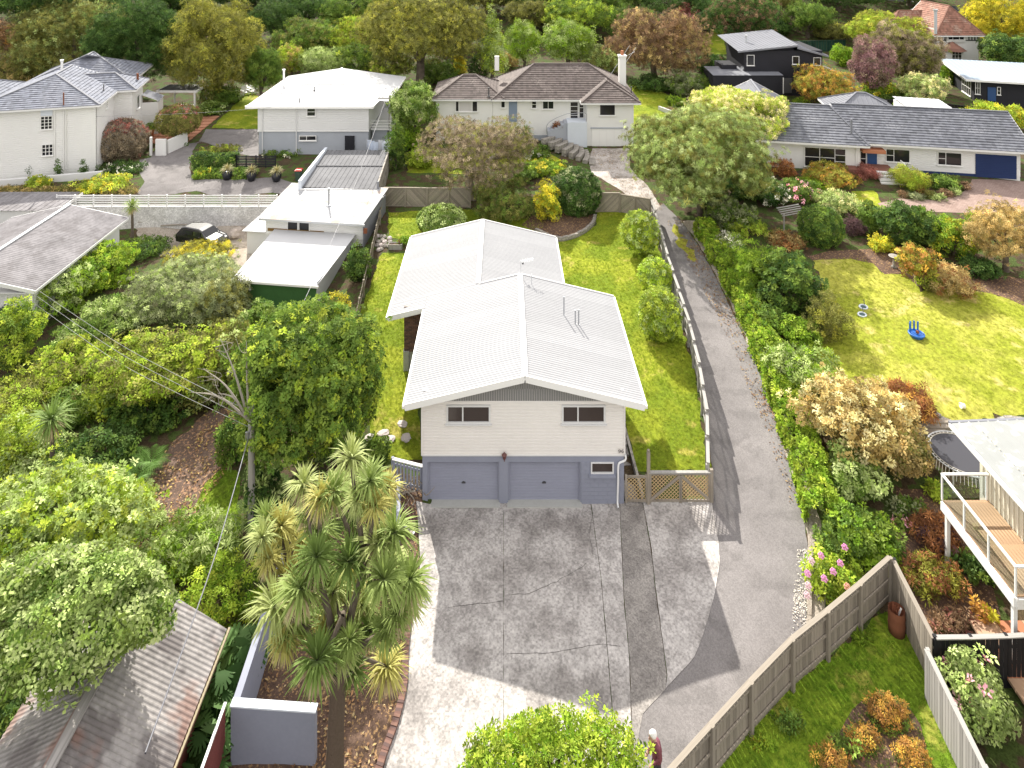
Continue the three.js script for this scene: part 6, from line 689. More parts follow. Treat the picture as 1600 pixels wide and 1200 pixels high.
{
  const base = P(522, 1262, 0), T = thing('cabbage_tree', 'tall cabbage tree with many sword leaved heads beside the forecourt', 'tree', [base.x, 0, base.z]);
  const spots = [[475, 757, 1], [548, 716, 1], [522, 768, 0], [578, 752, 0], [606, 762, 3], [585, 790, 3], [418, 812, 0], [470, 850, 3], [555, 812, 2], [617, 832, 0], [420, 872, 3], [440, 822, 3], [505, 900, 0], [545, 878, 2], [548, 908, 3], [612, 880, 1], [634, 935, 1], [428, 948, 1], [455, 968, 0], [508, 975, 2], [515, 985, 3], [546, 1000, 0], [578, 985, 2], [604, 985, 0], [495, 1032, 2], [553, 1050, 2], [604, 1042, 3], [600, 905, 0], [480, 800, 0], [560, 858, 0], [640, 905, 0], [450, 905, 3], [500, 830, 0], [535, 760, 1], [590, 850, 1], [520, 925, 1], [470, 920, 0], [565, 945, 1], [495, 870, 2], [580, 895, 2], [445, 1000, 3], [530, 1020, 1], [620, 960, 0], [410, 840, 1], [500, 780, 3], [560, 780, 1]];
  seed = 99; const pts = spots.map(([px, py, v], i) => { const dz = rr(-1.5, 1.6), p = PZ(px, py, base.z - 0.4 + dz); p.sub(T.position); return [p, v, i]; });
  const top = V(0.15, 4.2, 0), hubs = [V(-1.3, 5.4, -0.3), V(0.3, 6.0, 0.2), V(1.4, 5.2, 0), V(-0.4, 7.0, 0.1), V(0.9, 7.2, -0.2)];
  mesh('trunk', taper([V(0, -0.3, 0), V(0.05, 2, 0.05), top], [0.34, 0.26, 0.22], 10), mat([0.11, 0.08, 0.06], 0.95, { bumpMap: bumpFine, bumpScale: 0.03 }), T);
  for (const h of hubs) mesh('bough', taper([top.clone().add(V(0, -0.3, 0)), top.clone().lerp(h, 0.5).add(V(0, 0.2, 0)), h], [0.16, 0.12, 0.09]), barkMat, T);
  for (const [p, v, i] of pts) { let b = hubs[0]; for (const h of [...hubs, top]) if (h.y < p.y + 0.9 && h.distanceTo(p) < b.distanceTo(p)) b = h; mesh('branch', taper([b, b.clone().lerp(p, 0.5).add(V(0, -0.15, 0)), p], [0.08, 0.065, 0.05], 6), barkMat, T); const r = mesh('leaf_head', ROS[i % 3], rosM[v], T), s = rr(0.58, 0.92); r.position.copy(p); r.scale.setScalar(s); r.rotation.set(rr(-0.3, 0.3), rr(0, 6), rr(-0.3, 0.3)); if (i % 2 === 0) { const k = mesh('dead_leaf_skirt', SKIRT[i % 2], skirtM[i % 2], T); k.position.copy(p).add(V(0, -0.12, 0)); k.scale.setScalar(s * 0.85); k.rotation.y = rr(0, 6); } }
  const single = (label, px, py, y, h, s, m) => { const p = P(px, py, y), gy = g(p.x, p.z), Q = thing('cabbage_plant', label, 'plant', [p.x, gy, p.z]); mesh('stem', taper([V(0, -0.2, 0), V(0.05, (y - gy) / 2, 0), V(0, y - gy, 0)], [0.14, 0.11, 0.09]), barkMat, Q); const r = mesh('leaf_head', ROS[1], m, Q); r.position.y = y - gy; r.scale.setScalar(s); const k = mesh('dead_leaf_skirt', SKIRT[0], skirtM[0], Q); k.position.y = y - gy - 0.15; k.scale.setScalar(s * 0.8); };
  single('lone sword leaved plant among the yellow green bushes', 80, 656, 2.4, 0, 1.2, rosM[2]); single('young cabbage palm at the gable of the iron roof', 206, 322, 3.4, 0, 0.85, rosM[0]); single('bright yucca in the garden below the brown tiled house', 822, 208, 5.0, 0, 1.1, lm(0.2, 0.3, 0.03));
}
{ // tree ferns by the dirt path, broad leaved plants beside the shed
  const frond = (() => { const pos = []; for (let i = 0; i < 14; i++) { const t = 0.08 + i / 15, l = 0.34 * Math.sin(Math.PI * Math.min(1, t * 0.85 + 0.18)), x = t, y = 0.28 * Math.sin(t * 2.2) - 0.12 * t * t; for (const s of [-1, 1]) pos.push(x, y, 0, x + 0.045, y, 0, x + 0.1, y - 0.06, s * l, x - 0.02, y + 0.006, s * 0.01, x + 0.08, y + 0.006, s * 0.01, x + 0.03, y + 0.012, 0); } const q = new THREE.BufferGeometry(); q.setAttribute('position', new THREE.Float32BufferAttribute(pos, 3)); q.computeVertexNormals(); return q; })(), fm = lm(0.12, 0.24, 0.03);
  for (const [px, py, l] of [[236, 722, 'arching green fern beside the dirt path'], [214, 748, 'second green fern nearer the dark glossy bush']]) { const p = G(px, py + 16), T = thing('fern', l, 'fern', [p.x, p.y, p.z]); mesh('stem', cyl(0.08, 0.1, 0.6, 0, -0.1, 0, 7), barkMat, T); for (let k = 0; k < 13; k++) { const f = mesh('frond', frond, fm, T); f.position.y = 0.5; f.scale.setScalar(rr(0.85, 1.15)); f.rotation.set(0, k * 2.4, rr(-0.1, 0.35), 'YXZ'); } }
  const leaf = (() => { const s = new THREE.Shape(); s.moveTo(0, 0); const rim = []; for (let i = 0; i <= 36; i++) { const t = i / 36, a = -0.55 * Math.PI + t * 1.1 * Math.PI, r = 0.42 * (1 - 0.12 * Math.abs(a)) * (i % 4 === 3 ? 0.5 : 1); rim.push([0.12 + Math.cos(a) * r * 1.2, Math.sin(a) * r]); } for (const [x, y] of rim) s.lineTo(x, y); const q = new THREE.ShapeGeometry(s); const p = q.attributes.position; for (let i = 0; i < p.count; i++) p.setZ(i, 0.1 * p.getX(i) - 0.35 * p.getX(i) ** 2 - 0.3 * p.getY(i) ** 2); q.rotateX(-Math.PI / 2); q.computeVertexNormals(); return q; })(), ml = [lm(0.045, 0.11, 0.02), lm(0.08, 0.17, 0.03), lm(0.12, 0.22, 0.06)];
  [[372, 1022], [362, 1050], [350, 1078], [338, 1106], [330, 1134], [318, 1160], [310, 1190], [388, 1005], [325, 1100]].forEach(([px, py]) => { const p = P(px, py, 0.5), T = thing('split_leaf_plant', 'broad split leaved plant between the shed and the grey wall', 'plant', [p.x, g(p.x, p.z), p.z], 0, 'split leaved plants beside the shed'); for (let k = 0; k < 11; k++) { const a = k * 2.4, r = rr(0.1, 0.5), y = rr(0.4, 1.2), q = V(Math.cos(a) * r, y, Math.sin(a) * r); mesh('stalk', bar(V(0, 0, 0), q, 0.03), ml[1], T); const f = mesh('leaf', leaf, ml[k % 3], T); f.position.copy(q); f.scale.setScalar(rr(0.75, 1.2)); f.rotation.set(0, -a + rr(-0.5, 0.5), rr(-0.7, 0.1), 'YXZ'); } });
}
const tones = new Map(); const toneOf = (m) => { if (!tones.has(m)) tones.set(m, [0.78, 0.92, 1, 1.12].map((f) => { const c = m.clone(); c.color.multiplyScalar(f); return c; })); const t = tones.get(m); return t[Math.floor(rnd() * 4)]; };
// ---------------------------------------------------------------- fences: every paling, post and rail is a piece of its own
function fence(name, label, pts, { h = 1.7, bw = 0.14, gap = 0.012, post = 2.2, m = M.woodOld, rails = [0.3, 0.85, 1.4], cap = true, side = 1, diag = 0, step = false, pm, lean = 0, base = 0, pointy = 0 } = {}) {
  seed = 3000 + Math.round(pts[0][0] * 31); const T = thing(name, label, 'fence', [pts[0][0], g(...pts[0]) + base, pts[0][1]]), o = T.position, gy = (x, z) => g(x, z) + base - o.y, pg = new THREE.BoxGeometry(bw, h, 0.022), uvp = pg.attributes.uv; for (let i = 0; i < uvp.count; i++) uvp.setXY(i, uvp.getX(i) * bw * 4, uvp.getY(i) * h * 0.4);
  const po = new THREE.BoxGeometry(0.12, h + 0.35, 0.12); pm = pm || m;
  for (let i = 0; i < pts.length - 1; i++) {
    const [ax, az] = pts[i], [bx_, bz] = pts[i + 1], L = Math.hypot(bx_ - ax, bz - az), ux = (bx_ - ax) / L, uz = (bz - az) / L, ry = Math.atan2(-uz, ux), n = Math.max(1, Math.round(L / post));
    const at = (t, s, y) => { const x = ax + ux * t - uz * s * side, z = az + uz * t + ux * s * side; return V(x - o.x, gy(x, z) + y, z - o.z); };
    for (let k = i ? 1 : 0; k <= n; k++) { const p = mesh('post', po, pm, T); p.position.copy(at(k * L / n, 0.09, h / 2 - 0.12)); p.rotation.y = ry; }
    for (let k = 0; k < n; k++) { const t0 = k * L / n, t1 = (k + 1) * L / n, ym = step ? (at(t0, 0, 0).y + at(t1, 0, 0).y) / 2 : null; const Y = (t, y) => { const q = at(t, 0.04, y); if (step) q.y = ym + y; return q; };
      for (const r of rails) mesh('rail', bar(Y(t0, r), Y(t1, r), 0.045, 0.09), m, T); if (cap) mesh('cap', bar(Y(t0, h + 0.03).add(V(0, 0, 0)), Y(t1, h + 0.03), 0.16, 0.04), cap === true ? m : cap, T);
      if (diag) { const c = Math.ceil(((t1 - t0) + h) / 0.16); for (let j = 0; j < c; j++) { const s = j * 0.16, dir = k % 2 ? 1 : -1; let u0 = s, v0 = 0, u1 = s - h, v1 = h; if (u1 < 0) { v1 = h + u1; u1 = 0; } if (u0 > t1 - t0) { v0 = u0 - (t1 - t0); u0 = t1 - t0; } if (v1 - v0 < 0.05) continue; const A = dir > 0 ? t0 + u0 : t1 - u0, B = dir > 0 ? t0 + u1 : t1 - u1; mesh('board', bar(Y(A, v0 + 0.03), Y(B, v1 + 0.03), 0.02, 0.1), toneOf(m), T); } }
      else { const c = Math.floor((t1 - t0) / (bw + gap)); for (let j = 0; j < c; j++) { const t = t0 + (j + 0.5) * (t1 - t0) / c, q = mesh('paling', pg, toneOf(m), T); const p = at(t, -0.015, h / 2 + rr(-0.01, 0.01)); if (step) p.y = ym + h / 2; q.position.copy(p); q.rotation.set(lean * rr(0.6, 1.4), ry, rr(-0.006, 0.006) + (lean ? rr(-0.08, 0.08) : 0), 'YXZ'); } } }
  }
  return T;
}
const xz = (p) => [p.x, p.z];
fence('paling_fence', 'grey timber paling fence with posts beside the asphalt driveway', [[2.9, 12.7], [4.81, 11.3], [8.16, 8.85], [10.15, 7.4], [15.35, 4.35]], { h: 1.75, m: M.woodOld, post: 2.3, side: 1, base: 0.02, rails: [0.25, 0.9, 1.55], bw: 0.15 });
fence('black_fence', 'black stained timber fence around the lower garden', [[15.45, 4.4], [15.3, 7.2]], { h: 1.7, m: M.woodOld, pm: M.blackFence, side: -1, rails: [0.3, 1.4] }); fence('black_board_fence', 'black board fence with pale cap below the terrace', [[15.4, 7.25], [19.2, 7.25]], { h: 1.75, m: M.blackFence, cap: M.woodGrey, side: -1, post: 1.2 });
fence('pale_fence', 'weathered pale paling fence beside the pink flowered camellia', [[14.85, 7.5], [14.55, 10.8], [14.3, 14]], { h: 1.65, m: M.woodGrey, side: -1, post: 1.4 });
fence('driveway_fence', 'stepped timber paling fence between the lawn and the driveway', [[9.55, -0.15], ...[[1106, 690], [1094, 612], [1078, 542], [1062, 490], [1044, 432], [1032, 385], [1018, 338]].map(([x, y]) => xz(G(x, y)))], { h: 1.5, m: M.woodGrey, step: true, side: -1, post: 1.9, rails: [0.3, 1.0], bw: 0.1, gap: 0.06 });
fence('diagonal_fence', 'brown fence of diagonal boards behind the rear lawn', [[600, 322], [668, 323], [735, 324]].map(([x, y]) => xz(G(x, y))), { h: 1.6, m: M.woodOld, diag: 1, post: 2.3, rails: [0.05, 1.55], cap: true }); fence('slanted_fence', 'open diagonal slat fence at the top of the side lawn', [[926, 331], [968, 331]].map(([x, y]) => xz(G(x, y))), { h: 1.6, m: M.woodOld, diag: 1, post: 2.3, rails: [0.05, 1.55] }); fence('return_fence', 'short diagonal board fence running down to the driveway fence', [[969, 331], [1016, 339]].map(([x, y]) => xz(G(x, y))), { h: 1.5, m: M.woodOld, diag: 1, post: 1.6, rails: [0.05, 1.45] });
fence('leaning_fence', 'old leaning paling fence beside the narrow lawn', [[552, 530], [566, 465], [580, 405], [592, 352], [600, 326]].map(([x, y]) => xz(G(x, y))), { h: 1.15, m: M.woodOld, post: 2.6, lean: 0.14, cap: false, gap: 0.05, rails: [0.3, 0.9] });
fence('picket_gate', 'blue grey picket gate joining the garage corner', [[-5.2, -0.3], [-3.8, -0.3]], { h: 1.15, m: M.blue, bw: 0.085, gap: 0.06, post: 1.4, cap: M.white, rails: [0.15, 0.95], side: -1, base: 0.1 });
fence('timber_fence', 'light timber paling fence behind the long white house', [[1262, 186], [1330, 184]].map(([x, y]) => xz(G(x, y))), { h: 1.7, m: mat([0.36, 0.25, 0.16], 0.9), post: 2.4, cap: false }); fence('dark_wall_fence', 'black stained garden fence below the pale grey green tree', [[1364, 172], [1425, 174], [1520, 184]].map(([x, y]) => xz(G(x, y))), { h: 1.3, m: M.blackFence, bw: 0.3, post: 3, rails: [0.3] }); fence('screen_fence', 'dark green screen fence beyond the black house', [[1246, 82], [1320, 80]].map(([x, y]) => xz(G(x, y))), { h: 1.8, m: mat([0.015, 0.05, 0.035], 0.8), bw: 0.4, post: 3, rails: [0.3] });
{ // black slatted screen by the clipped hedge
  const a = G(369, 262), b = G(430, 262), T = thing('slat_screen', 'black horizontal slat screen beside the clipped hedge', 'screen', [a.x, a.y, a.z]); for (let k = 0; k < 7; k++) mesh('slat', bxc(b.x - a.x, 0.11, 0.03, (b.x - a.x) / 2, 0.15 + k * 0.16, 0), M.black, T); for (let k = 0; k < 5; k++) mesh('post', bx(0.09, 1.3, 0.09, (b.x - a.x) * k / 4, -0.1, -0.07), M.black, T);
}
{ // lattice gates
  const T = thing('lattice_gate', 'timber lattice gates with diagonal braces at the lawn entrance', 'gate', [0, 0, 0.05]), q = M.woodOld, lat = mat([0.5, 0.37, 0.2], 0.8);
  const panel = (x0, x1, y1, braces) => { const D = new THREE.Group(); D.name = 'gate_leaf'; T.add(D); for (const y of [0.2, y1]) mesh('rail', bxc(x1 - x0, 0.09, 0.06, (x0 + x1) / 2, y, 0), q, D); for (const x of [x0, x1]) mesh('stile', bxc(0.09, y1 - 0.02, 0.07, x, (y1 + 0.2) / 2, 0), q, D); if (braces) mesh('brace', bar(V(braces > 0 ? x0 : x1, 0.25, 0.04), V(braces > 0 ? x1 : x0, y1 - 0.05, 0.04), 0.05, 0.11), q, D);
    const hh = y1 - 0.2, w = x1 - x0; for (const dir of [-1, 1]) for (let s = 0.13; s < w + hh; s += 0.17) { let u0 = s, v0 = 0, u1 = s - hh, v1 = hh; if (u1 < 0) { v1 = hh + u1; u1 = 0; } if (u0 > w) { v0 = u0 - w; u0 = w; } if (v1 - v0 < 0.06) continue; const X = (u) => dir > 0 ? x0 + u : x1 - u; mesh('lath', bar(V(X(u0), 0.2 + v0, -0.01 * dir - 0.02), V(X(u1), 0.2 + v1, -0.01 * dir - 0.02), 0.008, 0.03), lat, D); } };
  panel(5.66, 6.6, 1.3, 0); panel(6.78, 8.15, 1.42, 1); panel(8.2, 9.5, 1.42, -1); mesh('post', bx(0.14, 2.55, 0.14, 6.69, -0.1, 0), q, T); mesh('post_cap', new THREE.SphereGeometry(0.07, 10, 8).translate(6.69, 2.5, 0), q, T); mesh('post', bx(0.14, 1.75, 0.14, 9.6, -0.1, 0), q, T); mesh('top_cap', bxc(2.9, 0.06, 0.15, 8.15, 1.5, 0), M.woodGrey, T);
}
// ---------------------------------------------------------------- walls, edgings and railings
{
  const T = thing('garden_wall', 'blue grey rendered wall around the cabbage tree bed', 'wall', [0, 0, 0]); mesh('front_wall', bx(2.75, 1.95, 0.22, -7.38, -0.25, 9.6, -0.06), M.blue, T); mesh('cap', bx(2.8, 0.05, 0.26, -7.38, 1.7, 9.6, -0.06), M.paleBlue, T); mesh('side_wall', bx(0.22, 1.95, 5.2, -8.72, -0.25, 6.85, 0.02), M.blue, T); mesh('return_wall', bx(0.2, 1.1, 2.6, -4.75, -0.2, 0.9, 0.15), M.blue, T);
  const S = thing('iron_fence', 'maroon corrugated iron fence running on from the grey wall', 'fence', [-8.9, 0, 9.7]); mesh('sheet', slope([V(0, 0, 0), V(0, 0, 4), V(0.001, 1.9, 4), V(0.001, 1.9, 0)].map((p) => V(p.y, 0, p.z)), 'corr', 0.12).rotateZ(Math.PI / 2), paint([0.16, 0.045, 0.04], 421, 0.3), S); mesh('cap', bx(0.08, 0.05, 4, 0, 1.9, 2), M.trim, S);
  const E = thing('brick_edging', 'row of red bricks edging the bed beside the forecourt', 'edging', [0, 0, 0]); seed = 5; const c = new THREE.CatmullRomCurve3([[651, 868], [649, 920], [640, 965], [634, 1020], [631, 1075], [618, 1130], [600, 1180], [584, 1230]].map(([x, y]) => P(x, y, 0.02))), n = 92, bg = new THREE.BoxGeometry(0.22, 0.14, 0.095); for (let k = 0; k < n; k++) { const p = c.getPointAt(k / n), t = c.getTangentAt(k / n), b = mesh('brick', bg, M.brick[k % 3], E); b.position.set(p.x, 0.07 + rr(-0.01, 0.015), p.z); b.rotation.y = Math.atan2(-t.z, t.x) + Math.PI / 2 + rr(-0.06, 0.06); }
  const R = thing('stone_edging', 'low curved stone wall edging the mulched bed', 'edging', [0, 0, 0]); const d = new THREE.CatmullRomCurve3([[838, 362], [856, 371], [872, 376], [892, 373], [912, 364], [926, 352], [930, 340]].map(([x, y]) => G(x, y))), sg = new THREE.BoxGeometry(0.42, 0.36, 0.25); for (let k = 0; k < 26; k++) { const p = d.getPointAt((k + 0.5) / 26), t = d.getTangentAt((k + 0.5) / 26), b = mesh('stone', sg, M.stone, R); b.position.copy(p).add(V(0, 0.1 + rr(-0.03, 0.03), 0)); b.rotation.y = Math.atan2(-t.z, t.x) + rr(-0.1, 0.1); }
  const K = thing('kerb', 'low pale kerb along the driveway bend below the hedge', 'kerb', [0, 0, 0]); const kc = new THREE.CatmullRomCurve3([[1262, 1020], [1265, 950], [1266, 900], [1270, 850], [1260, 790], [1238, 722], [1214, 642], [1190, 572]].map(([x, y]) => G(x, y))); for (let k = 0; k < 22; k++) { const a = kc.getPointAt(k / 22), b = kc.getPointAt((k + 0.97) / 22); mesh('kerb_stone', bar(a.clone().add(V(0, 0.04, 0)), b.clone().add(V(0, 0.04, 0)), 0.16, 0.16), M.gravel, K); } K.userData.kind = 'structure';
  const LW = thing('lawn_wall', 'dark stone retaining wall at the edge of the dry lawn', 'wall', [0, 0, 0]); seed = 8; for (const line of [[[1452, 640], [1470, 652], [1500, 668]], [[1545, 668], [1568, 652], [1600, 655], [1640, 662]]]) { const q = line.map(([x, y]) => G(x, y)), cc = new THREE.CatmullRomCurve3(q), nn = Math.round(cc.getLength() / 0.45); for (let k = 0; k < nn; k++) for (let r = 0; r < 3; r++) { const p = cc.getPointAt((k + 0.5) / nn), t = cc.getTangentAt((k + 0.5) / nn), b = mesh('stone', sg, M.stone, LW); b.position.copy(p).add(V(0.2 * (r % 2), -0.75 + r * 0.34, 0.15)); b.rotation.y = Math.atan2(-t.z, t.x) + rr(-0.1, 0.1); } }
  const SL = thing('sleeper_step', 'timber garden steps beside the trampoline', 'steps', [0, 0, 0]); for (let k = 0; k < 3; k++) { const p = G(1462 - k * 3, 662 + k * 8); mesh('sleeper', bx(1.5, 0.18, 0.3, p.x, p.y - 0.02, p.z), M.woodOld, SL); }
}
{ // railing wall of the upper driveway
  const T = thing('railing_wall', 'long white retaining wall with horizontal rail fence above the car yard', 'wall', [0, 0, 0]); const a = P(95, 318, 2.5), b = P(436, 318, 2.5), L = b.x - a.x, z = P(300, 325, 2.2).z + 0.3; 
  mesh('wall', bx(L, 2.6, 0.25, (a.x + b.x) / 2, -0.1, z), texmat(256, concFn([0.5, 0.49, 0.48], [0.66, 0.65, 0.64], 431, [0.4, 0.39, 0.37]), 5, 0.9), T); for (let k = 0; k < 13; k++) mesh('post', bx(0.09, 1.05, 0.09, lerp(a.x, b.x, k / 12), 2.45, z + 0.02), M.white, T); for (let k = 0; k < 5; k++) mesh('rail', bxc(L, 0.11, 0.04, (a.x + b.x) / 2, 2.62 + k * 0.2, z + 0.09), M.offWhite, T);
  const Q = thing('footpath_wall', 'low white wall in front of the conifers by the white house', 'wall', [0, 0, 0]), p = G(0, 292), q = G(160, 278); mesh('wall', bar(V(p.x, p.y + 0.2, p.z), V(q.x, q.y + 0.2, q.z), 0.35, 0.9), M.offWhite, Q);
  const W2 = thing('entry_wall', 'white rendered entry wall beneath the smaller photinia ball', 'wall', [0, 0, 0]), e = G(245, 243), f = G(262, 240), h2 = G(292, 226); mesh('wall', bx(f.x - e.x + 0.2, 1.8, 0.2, (e.x + f.x) / 2, e.y - 0.1, e.z), M.whiteWall, W2); mesh('wall', bar(V(f.x, f.y + 0.6, f.z), V(h2.x, h2.y + 0.6, h2.z), 0.2, 1.6), M.whiteWall, W2); mesh('post', bx(0.2, 2, 0.2, e.x - 0.6, e.y - 0.1, e.z), M.white, W2);
  const TR = thing('brick_terrace', 'red brick terrace beside the white two storey house', 'paving', [0, 0, 0]); seed = 21; const u = G(228, 222), v = G(252, 185); for (let i = 0; i < 5; i++) for (let j = 0; j < 9; j++) mesh('paver', bx(0.95, 0.08, 0.95, u.x + i, g(u.x + i, u.z - j) + 0.02, u.z - j), mat(mix3([0.4, 0.18, 0.11], [0.5, 0.25, 0.16], rnd()), 0.9), TR);
  const PV = thing('red_paving', 'reddish brick paved driveway of the long white house', 'paving', [0, 0, 0]); PV.userData.kind = 'structure'; const poly = ragged(ground([[1372, 318], [1404, 311], [1470, 313], [1506, 300], [1520, 280], [1606, 284], [1640, 330], [1540, 334], [1480, 332], [1420, 330], [1388, 336]]), 0.05); mesh('surface', drape(poly, 0.014), texmat(512, (x, y) => { const r = Math.floor(y * 32), i = Math.floor(x * 16 + (r % 2) * 0.5), t = hash2(i % 16, r, 441), n = fbm(x, y, 4, 4, 442), gx = (x * 16 + (r % 2) * 0.5) % 1, gy2 = (y * 32) % 1, j = gx < 0.06 || gy2 < 0.12 ? 0.6 : 1; return mix3([0.22, 0.15, 0.125], [0.36, 0.27, 0.235], t * 0.5 + n * 0.5).map((c) => c * j); }, 3.6, 0.9), PV);
}
// ---------------------------------------------------------------- pole, wires and small things
{
  const b = P(393, 815, 0), T = thing('power_pole', 'weathered timber power pole beside the dense garden tree', 'pole', [b.x, 0, b.z]); mesh('shaft', cyl(0.13, 0.17, 5.6, 0, -0.4, 0, 10), M.woodGrey, T); mesh('bracket', [bar(V(-0.1, 4.4, 0.1), V(0.45, 4.9, 0.1), 0.05)], M.galv, T); mesh('cable_box', bxc(0.14, 0.4, 0.12, -0.16, 3.9, 0.1), M.metal, T);
  const D = thing('dead_branches', 'bare grey dead branches spreading from the power pole', 'branches', [b.x, 0, b.z]); seed = 61; for (const [x, y, z, k] of [[-2.6, 6.2, -1, 3], [-2.0, 7.4, -1.4, 3], [-1.4, 5.9, 0.2, 2], [-3.0, 5.4, -0.6, 2], [-0.8, 7.2, -1.5, 2]]) { const e = V(x, y, z); mesh('branch', taper([V(-0.1, 4.6, 0.05), e.clone().multiplyScalar(0.5).add(V(-0.1, 2.4 + 0.3, 0)), e], [0.07, 0.045, 0.012], 5), paleBark, D); for (let j = 0; j < k * 2; j++) { const t = rr(0.45, 0.95), p = V(-0.1, 4.6, 0.05).lerp(e, t); mesh('twig', taper([p, p.clone().add(V(rr(-0.5, 0.3), rr(0, 0.4), rr(-0.3, 0.3))), p.clone().add(V(rr(-0.9, 0.3), rr(0.1, 0.7), rr(-0.5, 0.3)))], [0.02, 0.012, 0.006], 4), paleBark, D); } }
  const wm = mat([0.3, 0.3, 0.31], 0.6), wd = mat([0.12, 0.12, 0.14], 0.5);
  const wire = (label, a, z, m, r, sag = 0.5) => { const mid = a.clone().lerp(z, 0.5).add(V(0, -sag, 0)); tag(mesh('overhead_wire', tube([a, a.clone().lerp(mid, 0.55).add(V(0, -sag * 0.12, 0)), mid, mid.clone().lerp(z, 0.45).add(V(0, -sag * 0.12, 0)), z], r, 5, 30), m), label, 'wire', 'overhead wires'); };
  const top = V(b.x, 4.9, b.z); wire('upper thin wire from the power pole to the old white house', top, V(-30.6, 2.75, -13.2), wm, 0.009, 0.4); wire('middle thin wire from the power pole to the old white house', top.clone().add(V(0, -0.35, 0)), V(-30.6, 2.5, -13.0), wm, 0.009, 0.5); wire('lower thin wire from the power pole to the old white house', top.clone().add(V(0, -0.7, 0)), V(-30.7, 2.2, -12.8), wm, 0.009, 0.6); wire('cable from the power pole down across the rusty roof', top.clone().add(V(0, -0.6, 0)), V(-8.4, 7.4, 15.5), wd, 0.022, 0.6);
  const p2 = G(609, 232), Q = thing('power_pole', 'far power pole with crossarm beside the white roofed house', 'pole', [p2.x, p2.y, p2.z]); mesh('shaft', cyl(0.12, 0.15, 5.9, 0, -0.3, 0, 8), M.woodGrey, Q); mesh('crossarm', bxc(1.9, 0.12, 0.12, -0.3, 5.3, 0.1), M.woodGrey, Q); for (const x of [-1.1, -0.7, 0.5]) mesh('insulator', cyl(0.05, 0.06, 0.16, x, 5.36, 0.1, 8), M.white, Q);
  wire('pale service cable crossing the workshop roofs', V(p2.x - 0.4, p2.y + 5.2, p2.z), top, wm, 0.016, 1.2); wire('thin dark wire passing the front of the white roofed house', V(p2.x - 1.2, p2.y + 5.3, p2.z), V(-48, 8.2, -33.5), wd, 0.012, 0.5);
}
{ // small black car
  const p = P(316, 380, 0.5), T = thing('parked_car', 'small black hatchback parked on the gravel yard', 'car', [p.x, g(p.x, p.z) + 0.02, p.z], -0.35), paintM = new THREE.MeshPhysicalMaterial({ color: col(0.015, 0.012, 0.014), roughness: 0.25, clearcoat: 1, clearcoatRoughness: 0.08 });
  const prof = [[-1.95, 0.32], [-1.98, 0.75], [-1.85, 0.95], [-1.5, 1.38], [-1.2, 1.46], [0.2, 1.46], [0.55, 1.36], [1.05, 0.98], [1.75, 0.82], [1.95, 0.6], [1.95, 0.32]], sh = new THREE.Shape(prof.map((q) => new THREE.Vector2(...q))); const gB = new THREE.ExtrudeGeometry(sh, { depth: 1.46, bevelEnabled: true, bevelSize: 0.06, bevelThickness: 0.1, bevelSegments: 3 }).translate(0, 0, -0.73); { const q = gB.attributes.position; for (let i = 0; i < q.count; i++) if (q.getY(i) > 0.95) q.setZ(i, q.getZ(i) * (1 - 0.22 * (q.getY(i) - 0.95) / 0.5)); gB.computeVertexNormals(); } mesh('body', gB, paintM, T);
  mesh('windscreen', new THREE.BoxGeometry(0.68, 0.02, 1.25).rotateZ(-0.64).translate(0.87, 1.2, 0), M.glass, T); mesh('rear_window', new THREE.BoxGeometry(0.42, 0.02, 1.2).rotateZ(0.9).translate(-1.74, 1.2, 0), M.glass, T); for (const s of [-1, 1]) { mesh('side_window', bxc(0.95, 0.3, 0.02, -0.75, 1.18, s * 0.79, 0, s * -0.28), M.glass, T); mesh('side_window', bxc(0.75, 0.3, 0.02, 0.18, 1.18, s * 0.79, 0, s * -0.28), M.glass, T); mesh('headlight', new THREE.SphereGeometry(0.13, 10, 8).scale(1, 0.7, 1.3).translate(1.86, 0.7, s * 0.58), M.whiteGloss, T); mesh('mirror', bxc(0.1, 0.12, 0.2, 0.62, 1.02, s * 0.92), paintM, T); for (const x of [-1.2, 1.22]) { const w = new THREE.Group(); w.name = 'wheel'; w.position.set(x, 0.3, s * 0.74); T.add(w); mesh('tyre', new THREE.TorusGeometry(0.23, 0.085, 8, 20), M.darkMetal, w); mesh('rim', cyl(0.18, 0.18, 0.1, 0, -0.05, 0, 14).rotateX(Math.PI / 2), M.galv, w); } } mesh('number_plate', bxc(0.02, 0.11, 0.4, 2.03, 0.45, 0), M.white, T);
}
